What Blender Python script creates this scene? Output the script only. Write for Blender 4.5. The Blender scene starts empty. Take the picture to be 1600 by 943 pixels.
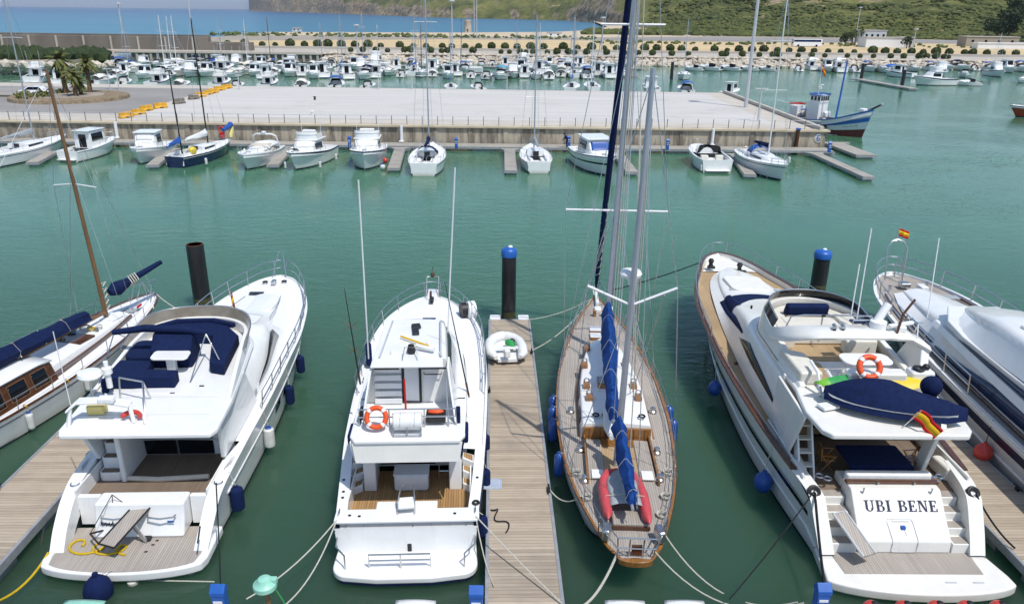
import bpy, math, random
import numpy as np
from mathutils import Vector, Matrix
random.seed(7)
R = math.radians
scene = bpy.context.scene
COL = scene.collection

# ------------------------------------------------------------------ camera
FPX, HC, YH, ROLL = 1200.0, 15.8, 19.0, 0.012
PITCH = math.atan((471.5 - YH) / FPX)
_f = np.array([0, math.cos(PITCH), -math.sin(PITCH)])
_u0 = np.array([0, math.sin(PITCH), math.cos(PITCH)])
_r0 = np.array([1.0, 0, 0])
_r = math.cos(ROLL) * _r0 + math.sin(ROLL) * _u0
_u = math.cos(ROLL) * _u0 - math.sin(ROLL) * _r0
cam = bpy.data.objects.new("camera", bpy.data.cameras.new("camera"))
COL.objects.link(cam)
cam.data.sensor_width = 36.0
cam.data.lens = FPX / 1600 * 36.0
cam.data.clip_start = 0.1
cam.data.clip_end = 60000
m = Matrix.Identity(4)
for i in range(3):
    m[i][0], m[i][1], m[i][2] = _r[i], _u[i], -_f[i]
m[2][3] = HC
cam.matrix_world = m
scene.camera = cam


def G(px, py, z=0.0):
    """survey point: where the sight line meets the level z"""
    d = _f + _r * (px - 800) / FPX - _u * (py - 471.5) / FPX
    t = (z - HC) / d[2]
    return (float(d[0] * t), float(d[1] * t), z)


def AY(px, py, Y):
    d = _f + _r * (px - 800) / FPX - _u * (py - 471.5) / FPX
    t = Y / d[1]
    return (float(d[0] * t), float(Y), float(HC + d[2] * t))


# ------------------------------------------------------------------ materials
def _new(name):
    mt = bpy.data.materials.new(name)
    mt.use_nodes = True
    nt = mt.node_tree
    return mt, nt, nt.nodes["Principled BSDF"]


def _mix(nt, fac, a, b):
    n = nt.nodes.new("ShaderNodeMix"); n.data_type = 'RGBA'
    for s, v in ((0, fac), (6, a), (7, b)):
        if hasattr(v, 'is_output'):
            nt.links.new(v, n.inputs[s])
        else:
            n.inputs[s].default_value = v if s == 0 else (*v, 1)
    return n.outputs[2]


def _math(nt, op, a, b=0.0, clamp=False):
    n = nt.nodes.new("ShaderNodeMath"); n.operation = op; n.use_clamp = clamp
    for i, v in enumerate((a, b)):
        if hasattr(v, 'is_output'):
            nt.links.new(v, n.inputs[i])
        else:
            n.inputs[i].default_value = v
    return n.outputs[0]


def _coord(nt, scale=(1, 1, 1), kind='Object'):
    tc = nt.nodes.new("ShaderNodeTexCoord")
    mp = nt.nodes.new("ShaderNodeMapping")
    mp.inputs['Scale'].default_value = scale
    nt.links.new(tc.outputs[kind], mp.inputs[0])
    return mp.outputs[0]


def _noise(nt, co, scale, detail=4, rough=.55):
    n = nt.nodes.new("ShaderNodeTexNoise")
    n.inputs['Scale'].default_value = scale
    n.inputs['Detail'].default_value = detail
    n.inputs['Roughness'].default_value = rough
    nt.links.new(co, n.inputs['Vector'])
    return n.outputs[0]


def _ramp(nt, fac, lo, hi):
    n = nt.nodes.new("ShaderNodeMapRange")
    nt.links.new(fac, n.inputs[0])
    n.inputs[1].default_value, n.inputs[2].default_value = lo, hi
    return n.outputs[0]


def mat(name, col, rough=.5, metal=0.0, var=.12, scale=3.0, stretch=(1, 1, 1), bump=0.0, bscale=20, col2=None, lo=.35, hi=.7, spec=.5, coat=0.0, grime=0.0):
    mt, nt, b = _new(name)
    co = _coord(nt, stretch)
    n = _noise(nt, co, scale, 6)
    c2 = col2 or tuple(x * (1 - var) for x in col)
    cc = _mix(nt, _ramp(nt, n, lo, hi), col, c2)
    if grime:    # brownish scum along the waterline and thin run-off streaks
        co2 = _coord(nt, (1, 1, .12)); st = _ramp(nt, _noise(nt, co2, 5, 5, .7), .55, .8)
        sz = nt.nodes.new("ShaderNodeSeparateXYZ"); tc2 = nt.nodes.new("ShaderNodeTexCoord"); nt.links.new(tc2.outputs['Object'], sz.inputs[0])
        low = _ramp(nt, _math(nt, 'ADD', sz.outputs[2], _math(nt, 'MULTIPLY', n, .5)), .62, .20)
        cc = _mix(nt, _math(nt, 'MULTIPLY', st, grime * .35, True), cc, (.50, .47, .40))
        cc = _mix(nt, _math(nt, 'MULTIPLY', low, grime, True), cc, (.36, .34, .25))
    nt.links.new(cc, b.inputs['Base Color'])
    b.inputs['Roughness'].default_value = rough
    b.inputs['Metallic'].default_value = metal
    b.inputs['Specular IOR Level'].default_value = spec if rough < .75 else .15
    b.inputs['Coat Weight'].default_value = coat
    if bump:
        bp = nt.nodes.new("ShaderNodeBump"); bp.inputs['Strength'].default_value = bump
        bp.inputs['Distance'].default_value = .05
        nt.links.new(_noise(nt, co, bscale, 3), bp.inputs['Height'])
        nt.links.new(bp.outputs[0], b.inputs['Normal'])
    return mt


def planks(name, c1, c2, seam, w=.07, axis='y', seamw=.12, rough=.6, streak=1.0, cross=None, stain=None):
    """boards running along axis, each with its own tone"""
    mt, nt, b = _new(name)
    tc = nt.nodes.new("ShaderNodeTexCoord")
    sp = nt.nodes.new("ShaderNodeSeparateXYZ")
    nt.links.new(tc.outputs['Object'], sp.inputs[0])
    u = sp.outputs[0] if axis == 'y' else sp.outputs[1]
    v = _math(nt, 'DIVIDE', u, w)
    wn = nt.nodes.new("ShaderNodeTexWhiteNoise"); wn.noise_dimensions = '1D'
    nt.links.new(_math(nt, 'FLOOR', v), wn.inputs['W'])
    st = (6, .35, 1) if axis == 'y' else (.35, 6, 1)
    n = _noise(nt, _coord(nt, st), 2.2 * streak, 6, .7)
    fac = _math(nt, 'ADD', _math(nt, 'MULTIPLY', wn.outputs[0], .45), _ramp(nt, n, .25, 1.25), True)
    col = _mix(nt, fac, c1, c2)
    big = _noise(nt, _coord(nt, (1, 1, 1)), .55, 5, .6)
    col = _mix(nt, _math(nt, 'MULTIPLY', _ramp(nt, big, .45, .75), .55, True), col, stain or tuple(x * .55 for x in c1))
    fr = _math(nt, 'FRACT', v)
    sm = _math(nt, 'LESS_THAN', fr, seamw)
    col = _mix(nt, sm, col, seam)
    nt.links.new(col, b.inputs['Base Color'])
    b.inputs['Roughness'].default_value = rough
    b.inputs['Specular IOR Level'].default_value = .25
    bp = nt.nodes.new("ShaderNodeBump"); bp.inputs['Strength'].default_value = .35; bp.inputs['Distance'].default_value = .02
    nt.links.new(_math(nt, 'SUBTRACT', n, sm), bp.inputs['Height'])
    nt.links.new(bp.outputs[0], b.inputs['Normal'])
    return mt


M = {}
M['gel'] = mat('white_gelcoat', (.80, .80, .78), .22, var=.07, scale=1.4, coat=.3, grime=.75)
M['gelmatte'] = mat('nonskid_gelcoat', (.76, .765, .76), .6, var=.06, scale=2.5, bump=.08, bscale=120)
M['cream'] = mat('cream_gelcoat', (.78, .765, .71), .24, var=.07, scale=1.4, coat=.3, grime=.75)
M['creammatte'] = mat('cream_deck', (.74, .725, .67), .6, var=.07, scale=2.5, bump=.08, bscale=120)
M['seat'] = mat('ivory_vinyl', (.70, .67, .58), .5, var=.1, scale=4)
M['white'] = mat('white_paint', (.78, .78, .77), .4, var=.08, scale=2, grime=.75)
M['greyhull'] = mat('pale_grey_gelcoat', (.70, .715, .73), .22, var=.07, scale=1.4, coat=.3, grime=.75)
M['navy'] = mat('navy_canvas', (.007, .0165, .066), .85, var=.35, scale=6, bump=.3, bscale=14)
M['blue'] = mat('royal_blue_canvas', (.010, .056, .235), .8, var=.35, scale=5, bump=.4, bscale=10)
M['bluepaint'] = mat('blue_paint', (.015, .11, .43), .4, var=.2, scale=3)
M['bluefender'] = mat('blue_fender_vinyl', (.02, .09, .36), .35, var=.3, scale=5)
M['navyfender'] = mat('navy_fender_cloth', (.008, .018, .075), .9, var=.3, scale=9, bump=.3, bscale=40)
M['whitefender'] = mat('white_fender_vinyl', (.68, .68, .64), .4, var=.2, scale=5)
M['navystripe'] = mat('navy_stripe', (.008, .014, .05), .25, var=.2, scale=2)
M['navyhull'] = mat('navy_hull_paint', (.008, .016, .075), .15, var=.25, scale=2, coat=.5)
M['glass'] = mat('dark_tinted_glass', (.004, .006, .009), .07, var=.3, scale=2, spec=.35)
M['blueglass'] = mat('blue_tinted_glass', (.010, .030, .10), .06, var=.3, scale=2, spec=.7)
M['steel'] = mat('stainless_steel', (.60, .60, .59), .32, 1.0, var=.1, scale=8)
M['alu'] = mat('aluminium_spar', (.46, .48, .52), .38, .55, var=.1, scale=2)
M['whitespar'] = mat('white_spar', (.72, .72, .72), .35, var=.06, scale=2)
M['black'] = mat('black_plastic', (.012, .012, .013), .5, var=.3, scale=6)
M['rubber'] = mat('black_pile_sleeve', (.012, .012, .014), .38, var=.5, scale=1.6, stretch=(1, 1, .3), col2=(.03, .03, .033))
M['darkwood'] = mat('varnished_mahogany', (.10, .036, .014), .22, var=.45, scale=3, stretch=(1, 1, 4), coat=.4)
M['teakv'] = mat('varnished_teak', (.30, .135, .035), .25, var=.4, scale=4, stretch=(3, 1, 1), coat=.4)
M['sparwood'] = mat('varnished_spruce', (.20, .105, .045), .35, var=.4, scale=2, stretch=(6, 6, .4), coat=.2)
M['teakgrey'] = planks('weathered_teak', (.45, .405, .355), (.31, .275, .24), (.13, .115, .10), .075, 'y', .12)
M['teaknew'] = planks('honey_teak', (.46, .28, .12), (.26, .145, .06), (.035, .024, .016), .085, 'y', .10, .5)
M['teakside'] = planks('side_deck_teak', (.50, .36, .20), (.38, .26, .14), (.08, .055, .035), .06, 'y', .12, .5)
M['teaktan'] = planks('cockpit_teak', (.27, .205, .15), (.16, .12, .09), (.03, .024, .02), .075, 'y', .12)
M['dock'] = planks('dock_boards', (.54, .455, .35), (.24, .19, .135), (.15, .12, .09), .145, 'x', .08, .75, 1.7, stain=(.22, .185, .15))
M['dockfar'] = planks('dock_boards_pale', (.42, .39, .34), (.32, .30, .26), (.15, .14, .12), .145, 'x', .09, .75)
M['galv'] = mat('galvanised_frame', (.42, .43, .44), .5, .4, var=.25, scale=3)
M['orange'] = mat('orange_lifebuoy', (.75, .085, .012), .5, var=.15, scale=6)
M['redball'] = mat('red_buoy_vinyl', (.62, .06, .045), .4, var=.25, scale=4)
M['redpvc'] = mat('red_dinghy_tube', (.58, .075, .085), .45, var=.25, scale=3)
M['greypvc'] = mat('grey_dinghy_floor', (.34, .37, .38), .6, var=.15, scale=4)
M['red'] = mat('red_cloth', (.55, .02, .02), .8, var=.2)
M['yellow'] = mat('yellow_cloth', (.72, .44, .02), .8, var=.2)
M['yellowblock'] = mat('yellow_barrier_paint', (.68, .36, .02), .6, var=.35, scale=2)
M['yellowrope'] = mat('yellow_rope', (.62, .42, .02), .8, var=.3, scale=20)
M['rope'] = mat('white_rope', (.60, .58, .50), .9, var=.3, scale=25, bump=.5, bscale=80)
M['darkrope'] = mat('dark_rope', (.02, .022, .025), .9, var=.3, scale=25)
M['green'] = mat('green_nylon', (.03, .33, .08), .6, var=.3, scale=5)
M['lime'] = mat('lime_board', (.18, .52, .03), .4, var=.3, scale=2)
M['yellowboard'] = mat('yellow_board', (.75, .55, .02), .4, var=.2, scale=2)
M['mint'] = mat('mint_plastic', (.30, .62, .48), .4, var=.15, scale=5)
M['yellowsponge'] = mat('pale_yellow_plastic', (.70, .58, .20), .6, var=.1)
M['cloth_cover'] = mat('white_canvas', (.74, .74, .72), .8, var=.08, scale=4, bump=.2, bscale=10)
M['beigecover'] = mat('beige_canvas', (.66, .60, .50), .8, var=.1, scale=4, bump=.2, bscale=10)
M['bronze'] = mat('smoked_acrylic_screen', (.25, .22, .175), .15, var=.25, scale=3, spec=.6)
M['cyan'] = mat('turquoise_cover', (.06, .34, .55), .7, var=.2, scale=4)
M['orangehull'] = mat('orange_hull_paint', (.42, .055, .02), .4, var=.2, scale=2)
M['antifoul'] = mat('red_antifouling', (.16, .035, .025), .7, var=.4, scale=2)
M['fishblue'] = mat('fishing_boat_blue', (.03, .16, .55), .45, var=.25, scale=2)
M['shipwhite'] = mat('ship_white_paint', (.72, .73, .74), .45, var=.14, scale=1.5, stretch=(1, 1, .4))
M['tyre'] = mat('tyre_rubber', (.015, .015, .015), .8)
M['carwhite'] = mat('white_car_paint', (.78, .79, .80), .2, var=.03, coat=.6)
M['cardark'] = mat('dark_car_paint', (.015, .017, .022), .2, var=.1, coat=.6)
M['lampgrey'] = mat('pale_grey_steel', (.55, .56, .57), .45, .2, var=.15)
M['rust'] = mat('rusty_steel', (.10, .045, .025), .8, var=.5, scale=4)

TH = []


def thing(name, label, cat, loc=(0, 0, 0), rz=0.0, group=None):
    o = bpy.data.objects.new(name, None)
    o.empty_display_size = .3
    COL.objects.link(o)
    o.location = loc
    o.rotation_euler = (0, 0, rz)
    return tag(o, label, cat, group)


def tag(o, label, cat, group=None):
    o['label'] = label
    o['category'] = cat
    if group:
        o['group'] = group
    return o


def struct(o, kind='structure'):
    o['kind'] = kind
    return o


# ------------------------------------------------------------------ mesh builder
class MB:
    def __init__(s):
        s.v = []; s.f = []; s.mi = []; s.cur = 0

    def add(s, vs, fs):
        o = len(s.v)
        s.v += [tuple(p) for p in vs]
        for f in fs:
            s.f.append([i + o for i in f]); s.mi.append(s.cur)
        return s

    def box(s, c, d, rz=0.0, taper=1.0, shear=0.0):
        x, y, z = d[0] / 2, d[1] / 2, d[2] / 2
        vs = []
        for dz in (-1, 1):
            k = taper if dz > 0 else 1
            for dx, dy in ((-1, -1), (1, -1), (1, 1), (-1, 1)):
                px, py = dx * x * k, dy * y * k + (shear if dz > 0 else 0)
                vs.append((c[0] + px * math.cos(rz) - py * math.sin(rz), c[1] + px * math.sin(rz) + py * math.cos(rz), c[2] + dz * z))
        return s.add(vs, [(3, 2, 1, 0), (4, 5, 6, 7), (0, 1, 5, 4), (1, 2, 6, 5), (2, 3, 7, 6), (3, 0, 4, 7)])

    def hexa(s, p):
        return s.add(p, [(3, 2, 1, 0), (4, 5, 6, 7), (0, 1, 5, 4), (1, 2, 6, 5), (2, 3, 7, 6), (3, 0, 4, 7)])

    def prism(s, poly, z0, z1, top=None):
        """poly of (x, y) counter-clockwise; z1 may be a function"""
        n = len(poly)
        t = top or poly
        vs = [(x, y, z0(x, y) if callable(z0) else z0) for x, y in poly] + [(x, y, z1(x, y) if callable(z1) else z1) for x, y in t]
        fs = [tuple(range(n - 1, -1, -1)), tuple(range(n, 2 * n))] + [(i, (i + 1) % n, n + (i + 1) % n, n + i) for i in range(n)]
        return s.add(vs, fs)

    def prismx(s, poly, x0, x1):
        """poly of (y, z), extruded along x"""
        n = len(poly)
        vs = [(x0, y, z) for y, z in poly] + [(x1, y, z) for y, z in poly]
        fs = [tuple(range(n)), tuple(range(2 * n - 1, n - 1, -1))] + [(i, n + i, n + (i + 1) % n, (i + 1) % n) for i in range(n)]
        return s.add(vs, fs)

    def loft(s, rings, closed=False, cap0=False, cap1=False):
        n = len(rings[0])
        vs = [p for r in rings for p in r]
        fs = []
        for i in range(len(rings) - 1):
            for j in range(n if closed else n - 1):
                a, b = i * n + j, i * n + (j + 1) % n
                fs.append((a, b, b + n, a + n))
        if cap0: fs.append(tuple(range(n - 1, -1, -1)))
        if cap1: fs.append(tuple(range((len(rings) - 1) * n, len(rings) * n)))
        return s.add(vs, fs)

    def tube(s, pts, r, n=8, cap=True):
        pts = [Vector(p) for p in pts]
        rr = r if hasattr(r, '__len__') else [r] * len(pts)
        rings = []
        up = Vector((0, 0, 1))
        prev = None
        for i, p in enumerate(pts):
            d = (pts[min(i + 1, len(pts) - 1)] - pts[max(i - 1, 0)])
            if d.length < 1e-9: d = Vector((0, 0, 1))
            d.normalize()
            if prev is None:
                a = d.cross(up if abs(d.z) < .95 else Vector((1, 0, 0))).normalized()
            else:
                a = (prev - d * prev.dot(d))
                a = a.normalized() if a.length > 1e-6 else d.orthogonal().normalized()
            prev = a
            b = d.cross(a)
            rings.append([p + (a * math.cos(2 * math.pi * k / n) + b * math.sin(2 * math.pi * k / n)) * rr[i] for k in range(n)])
        return s.loft(rings, True, cap, cap)

    def lathe(s, prof, c=(0, 0, 0), n=16):
        rings = [[(c[0] + r * math.cos(2 * math.pi * k / n), c[1] + r * math.sin(2 * math.pi * k / n), c[2] + z) for k in range(n)] for r, z in prof]
        return s.loft(rings, True, prof[0][0] > 1e-4, prof[-1][0] > 1e-4)

    def ball(s, c, r, nu=12, nv=8, jit=0.0):
        r = r if hasattr(r, '__len__') else (r, r, r)
        rings = []
        for i in range(nv + 1):
            t = math.pi * i / nv
            rings.append([(c[0] + r[0] * max(math.sin(t), 1e-3) * math.cos(2 * math.pi * k / nu) * (1 + random.uniform(-jit, jit)),
                           c[1] + r[1] * max(math.sin(t), 1e-3) * math.sin(2 * math.pi * k / nu) * (1 + random.uniform(-jit, jit)),
                           c[2] - r[2] * math.cos(t)) for k in range(nu)])
        return s.loft(rings, True, True, True)

    def torus(s, c, R_, r, n=24, k=10, tilt=0.0, rz=0.0, a0=0.0, a1=2 * math.pi):
        full = abs(a1 - a0 - 2 * math.pi) < 1e-6
        cnt = n if full else n + 1
        rings = []
        for i in range(cnt):
            a = a0 + (a1 - a0) * i / n
            ring = []
            for j in range(k):
                b = 2 * math.pi * j / k
                x, y, z = (R_ + r * math.cos(b)) * math.cos(a), (R_ + r * math.cos(b)) * math.sin(a), r * math.sin(b)
                y, z = y * math.cos(tilt) - z * math.sin(tilt), y * math.sin(tilt) + z * math.cos(tilt)
                x, y = x * math.cos(rz) - y * math.sin(rz), x * math.sin(rz) + y * math.cos(rz)
                ring.append((c[0] + x, c[1] + y, c[2] + z))
            rings.append(ring)
        if full: rings.append(rings[0])
        return s.loft(rings, True, not full, not full)

    def patch(s, fn, a, b):
        """fn(i, j) on a grid of parameter lists"""
        n = len(b)
        vs = [fn(x, y) for x in a for y in b]
        fs = [(i * n + j, i * n + j + 1, (i + 1) * n + j + 1, (i + 1) * n + j) for i in range(len(a) - 1) for j in range(n - 1)]
        return s.add(vs, fs)

    def build(s, name, mt, parent=None, smooth=True, ang=40, bevel=0.0, solid=0.0, loc=None):
        me = bpy.data.meshes.new(name)
        me.from_pydata(s.v, [], s.f)
        mts = mt if isinstance(mt, (list, tuple)) else [mt]
        for q in mts:
            me.materials.append(M[q] if isinstance(q, str) else q)
        if len(mts) > 1:
            me.polygons.foreach_set('material_index', s.mi)
        me.validate()
        import bmesh
        bm = bmesh.new(); bm.from_mesh(me)
        bmesh.ops.remove_doubles(bm, verts=bm.verts, dist=1e-5)
        bmesh.ops.recalc_face_normals(bm, faces=bm.faces)
        bm.to_mesh(me); bm.free()
        if smooth:
            me.polygons.foreach_set('use_smooth', [True] * len(me.polygons))
            me.set_sharp_from_angle(angle=R(ang))
        o = bpy.data.objects.new(name, me)
        COL.objects.link(o)
        if loc: o.location = loc
        if parent: o.parent = parent
        if solid:
            q = o.modifiers.new('s', 'SOLIDIFY'); q.thickness = solid; q.offset = 0
        if bevel:
            q = o.modifiers.new('b', 'BEVEL'); q.width = bevel; q.segments = 2; q.limit_method = 'ANGLE'; q.angle_limit = R(35)
            q.harden_normals = True
        return o


def copy_tree(o, parent=None, loc=None, rz=None, scale=None):
    c = o.copy(); COL.objects.link(c)
    if parent: c.parent = parent
    if loc is not None: c.location = loc
    if rz is not None: c.rotation_euler = (0, 0, rz)
    if scale is not None: c.scale = scale
    for ch in list(o.children):
        copy_tree(ch, c)
    return c


def lerp(a, b, t): return a + (b - a) * t


def interp(tab, y, k):
    """monotone cubic through tab rows (y first)"""
    if y <= tab[0][0]: return tab[0][k]
    if y >= tab[-1][0]: return tab[-1][k]
    i = 0
    while tab[i + 1][0] < y: i += 1
    def sl(j):
        if j <= 0 or j >= len(tab) - 1: 
            j0, j1 = (0, 1) if j <= 0 else (len(tab) - 2, len(tab) - 1)
            return (tab[j1][k] - tab[j0][k]) / (tab[j1][0] - tab[j0][0])
        d0 = (tab[j][k] - tab[j - 1][k]) / (tab[j][0] - tab[j - 1][0])
        d1 = (tab[j + 1][k] - tab[j][k]) / (tab[j + 1][0] - tab[j][0])
        return 0 if d0 * d1 <= 0 else 2 * d0 * d1 / (d0 + d1)
    h = tab[i + 1][0] - tab[i][0]
    t = (y - tab[i][0]) / h
    m0, m1 = sl(i) * h, sl(i + 1) * h
    t2, t3 = t * t, t * t * t
    return (2 * t3 - 3 * t2 + 1) * tab[i][k] + (t3 - 2 * t2 + t) * m0 + (-2 * t3 + 3 * t2) * tab[i + 1][k] + (t3 - t2) * m1


def span(a, b, n): return [a + (b - a) * i / n for i in range(n + 1)]


class Hull:
    """rows: y, half breadth at sheer, sheer height, half breadth at waterline"""
    def __init__(s, rows, rake=1.5, draft=.6):
        s.t = rows; s.y0, s.y1 = rows[0][0], rows[-1][0]; s.rake = rake; s.draft = draft

    def b(s, y): return interp(s.t, y, 1)
    def z(s, y): return interp(s.t, y, 2)
    def w(s, y): return interp(s.t, y, 3)

    def p(s, y, v, sg, off=0.0):
        z0 = s.z(y)
        b, w = s.b(y), s.w(y)
        k = max(0, (y - s.y0) / (s.y1 - s.y0) - .55) / .45
        if v <= 1:
            z = z0 * (1 - v)
            x = w + (b - w) * (1 - v) ** 1.25
        else:
            z = -s.draft * (v - 1)
            x = w * (1 - (v - 1) ** 1.5)
        yy = y - s.rake * (1 - z / max(z0, .1)) * k ** 2.2
        if getattr(s, 'counter', 0):      # overhanging stern
            j = max(0, 1 - (y - s.y0) / 3.2)
            yy += s.counter * (1 - z / max(z0, .1)) ** .8 * j ** 1.5
        return (sg * (max(x, 0) + off), yy, z)

    def ys(s, n=34):
        r = []
        for i in range(n + 1):
            t = i / n
            t = 1 - (1 - t) ** 1.35
            r.append(s.y0 + (s.y1 - s.y0) * t)
        return r

    def build(s, parent, mt='gel', name='hull', n=34):
        mb = MB()
        vs = [0, .18, .36, .54, .72, .88, 1, 1.3, 1.65, 2]
        rings = []
        for y in s.ys(n):
            rings.append([s.p(y, v, -1) for v in vs] + [s.p(y, v, 1) for v in reversed(vs[:-1])])
        mb.loft(rings, False, True, True)
        return mb.build(name, mt, parent, ang=50)

    def band(s, parent, name, mt, v0, v1, ya=None, yb=None, off=.012, n=30, sides=(-1, 1)):
        ya = s.y0 if ya is None else ya; yb = s.y1 if yb is None else yb
        f0 = v0 if callable(v0) else (lambda y: v0)
        f1 = v1 if callable(v1) else (lambda y: v1)
        for sg in sides:
            mb = MB(); mb.patch(lambda y, q: s.p(y, lerp(f0(y), f1(y), q), sg, off), span(ya, yb, n), [0, .5, 1])
            o = mb.build(name, mt, parent)
        return o

    def rub(s, parent, name, mt, v=.0, r=.05, ya=None, yb=None, n=36, dz=0.0, off=.0):
        ya = s.y0 if ya is None else ya; yb = s.y1 if yb is None else yb
        mb = MB()
        ys = [ya + (yb - ya) * (1 - (1 - i / n) ** 1.35) for i in range(n + 1)]
        q = []
        for sg in (-1, 1):
            pt = [s.p(y, v, sg, off) for y in ys]
            q.append([(a, b, c + dz) for a, b, c in pt])
        mb.tube(q[0] + q[1][::-1] if yb >= s.y1 - .01 else q[0], r, 8)
        if yb < s.y1 - .01: mb.tube(q[1], r, 8)
        return mb.build(name, mt, parent)

    def deck(s, parent, name, mt, ya, yb, inset=.08, drop=.1, crown=.06, hole=None, n=30):
        """hole(y) -> half width left open in the middle"""
        mb = MB()
        ys = [ya + (yb - ya) * (1 - (1 - i / n) ** 1.3) for i in range(n + 1)]
        if hole is None:
            mb.patch(lambda y, q: (q * max(s.b(y) - inset, .01), y - .02, s.z(y) - drop + crown * (1 - q * q)), ys, span(-1, 1, 8))
        else:
            for sg in (-1, 1):
                mb.patch(lambda y, q: (sg * lerp(min(hole(y), s.b(y) - inset), s.b(y) - inset, q), y, s.z(y) - drop), ys, [0, .5, 1])
        return mb.build(name, mt, parent)

    def bulwark(s, parent, name, mt, ya, yb, th=.08, drop=.12, n=34, h=0.0):
        """capped gunwale with an inner face"""
        mb = MB()
        ys = [ya + (yb - ya) * (1 - (1 - i / n) ** 1.3) for i in range(n + 1)]
        tf = th if callable(th) else (lambda y: th)
        for sg in (-1, 1):
            mb = MB(); rings = []
            for y in ys:
                b, z = s.b(y), s.z(y)
                i = max(b - tf(y), .005)
                rings.append([(sg * b, y, z - .02), (sg * b, y, z + h + .012), (sg * i, y, z + h + .012), (sg * i, y, z - drop)])
            mb.loft(rings, False, False, False)
            o = mb.build(name, mt, parent)
        return o

    def rail(s, parent, name, ya, yb, h=.7, r=.022, step=1.4, inset=.12, mid=True, mt='steel', lean=.08, drop=.02, over=0.0, n=30):
        mb = MB()
        def pt(y, sg, hh):
            return (sg * max(s.b(y) - inset + lean * hh, .02), y + over * hh * max(0, (y - yb + 3) / 3), s.z(y) - drop + hh)
        ys = [ya + (yb - ya) * (1 - (1 - i / n) ** 1.4) for i in range(n + 1)]
        full = yb >= s.y1 - .4
        for hh in ([h, h * .5] if mid else [h]):
            A = [pt(y, -1, hh) for y in ys]; B = [pt(y, 1, hh) for y in ys]
            if full: mb.tube(A + B[::-1], r, 6)
            else: mb.tube(A, r, 6); mb.tube(B, r, 6)
        k = max(2, int((yb - ya) / step))
        for i in range(k + 1):
            y = lerp(ya, yb - (.15 if full else 0), i / k)
            for sg in (-1, 1):
                mb.tube([pt(y, sg, -.02), pt(y, sg, h)], r, 6)
        return mb.build(name, mt, parent)


class House:
    """superstructure: rows y, half width foot, half width shoulder, z foot, z roof; r = shoulder radius"""
    def __init__(s, rows, r=.18, crown=.06):
        s.t = rows; s.r = r; s.crown = crown; s.y0, s.y1 = rows[0][0], rows[-1][0]

    def g(s, y): return [interp(s.t, y, k) for k in (1, 2, 3, 4)]

    def ring(s, y):
        wb, wt, zb, zt = s.g(y)
        r = min(s.r, (zt - zb) * .45, wt * .5)
        half = [(wb, zb), (wt, zt - r)]
        for k in (1, 2, 3): 
            a = math.pi / 2 * k / 3
            half.append((wt - r + r * math.cos(a), zt - r + r * math.sin(a)))
        half.append((wt * .45, zt + s.crown * .8))
        pts = [(-x, y, z) for x, z in half] + [(0, y, zt + s.crown)] + [(x, y, z) for x, z in reversed(half)]
        return pts

    def build(s, parent, name, mt, n=16, ys=None, bevel=0):
        mb = MB()
        mb.loft([s.ring(y) for y in (ys or span(s.y0, s.y1, n))], False, True, True)
        return mb.build(name, mt, parent, ang=38, bevel=bevel)

    def side(s, y, v, sg, off=.012):
        wb, wt, zb, zt = s.g(y)
        r = min(s.r, (zt - zb) * .45, wt * .5)
        return (sg * (lerp(wb, wt, v) + off), y, lerp(zb, zt - r, v))

    def arc(s, y, a, sg, off=.02):
        wb, wt, zb, zt = s.g(y)
        r = min(s.r, (zt - zb) * .45, wt * .5)
        return (sg * (wt - r + (r + off) * math.cos(a)), y, zt - r + (r + off) * math.sin(a))

    def top(s, y, q, off=.012):
        wb, wt, zb, zt = s.g(y)
        e = .02
        z1 = interp(s.t, y + e, 4); z0 = interp(s.t, y - e, 4)
        sl = (z1 - z0) / (2 * e)
        l = math.sqrt(1 + sl * sl)
        r = min(s.r, (zt - zb) * .45, wt * .5)
        return (q * (wt - r), y - sl / l * off, zt + s.crown * (1 - q * q) + off / l + .004)

    def pane(s, parent, mt, y0, y1, v0, v1, sides=(-1, 1), n=8, name='window', off=.022):
        f0 = v0 if callable(v0) else (lambda y: v0)
        f1 = v1 if callable(v1) else (lambda y: v1)
        out = []
        for sg in sides:
            mb = MB()
            mb.patch(lambda y, q: s.side(y, lerp(f0(y), f1(y), q), sg, off), span(y0, y1, max(n, 14)), [0, .5, 1])
            out.append(mb.build(name, mt, parent, solid=.01))
        return out

    def toppane(s, parent, mt, y0, y1, q0, q1, name='windscreen', n=10, off=.02):
        f0 = y0 if callable(y0) else (lambda q: y0)
        f1 = y1 if callable(y1) else (lambda q: y1)
        mb = MB()
        mb.patch(lambda q, t: s.top(lerp(f0(q), f1(q), t), q, off), span(q0, q1, 8), span(0, 1, n))
        return mb.build(name, mt, parent, solid=.008)


def rope_pts(p0, p1, sag=.3, n=14):
    return [(lerp(p0[0], p1[0], t), lerp(p0[1], p1[1], t), lerp(p0[2], p1[2], t) - sag * 4 * t * (1 - t)) for t in span(0, 1, n)]


def rope(label, p0, p1, sag=.3, r=.022, mt='rope', name='mooring_line'):
    mb = MB(); mb.tube(rope_pts(p0, p1, sag), r, 6)
    return tag(mb.build(name, mt), label, 'rope')


def W(o, p):
    """local boat point -> world"""
    a = o.rotation_euler[2]
    return (o.location[0] + p[0] * math.cos(a) - p[1] * math.sin(a), o.location[1] + p[0] * math.sin(a) + p[1] * math.cos(a), o.location[2] + p[2])


def L_(o, p):
    """world point -> local boat point"""
    a = o.rotation_euler[2]; dx, dy = p[0] - o.location[0], p[1] - o.location[1]
    return (dx * math.cos(a) + dy * math.sin(a), -dx * math.sin(a) + dy * math.cos(a), p[2] - o.location[2])


def heading(p, q):
    """rotation about z so local +y points from p to q"""
    return math.atan2(-(q[0] - p[0]), q[1] - p[1])


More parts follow.
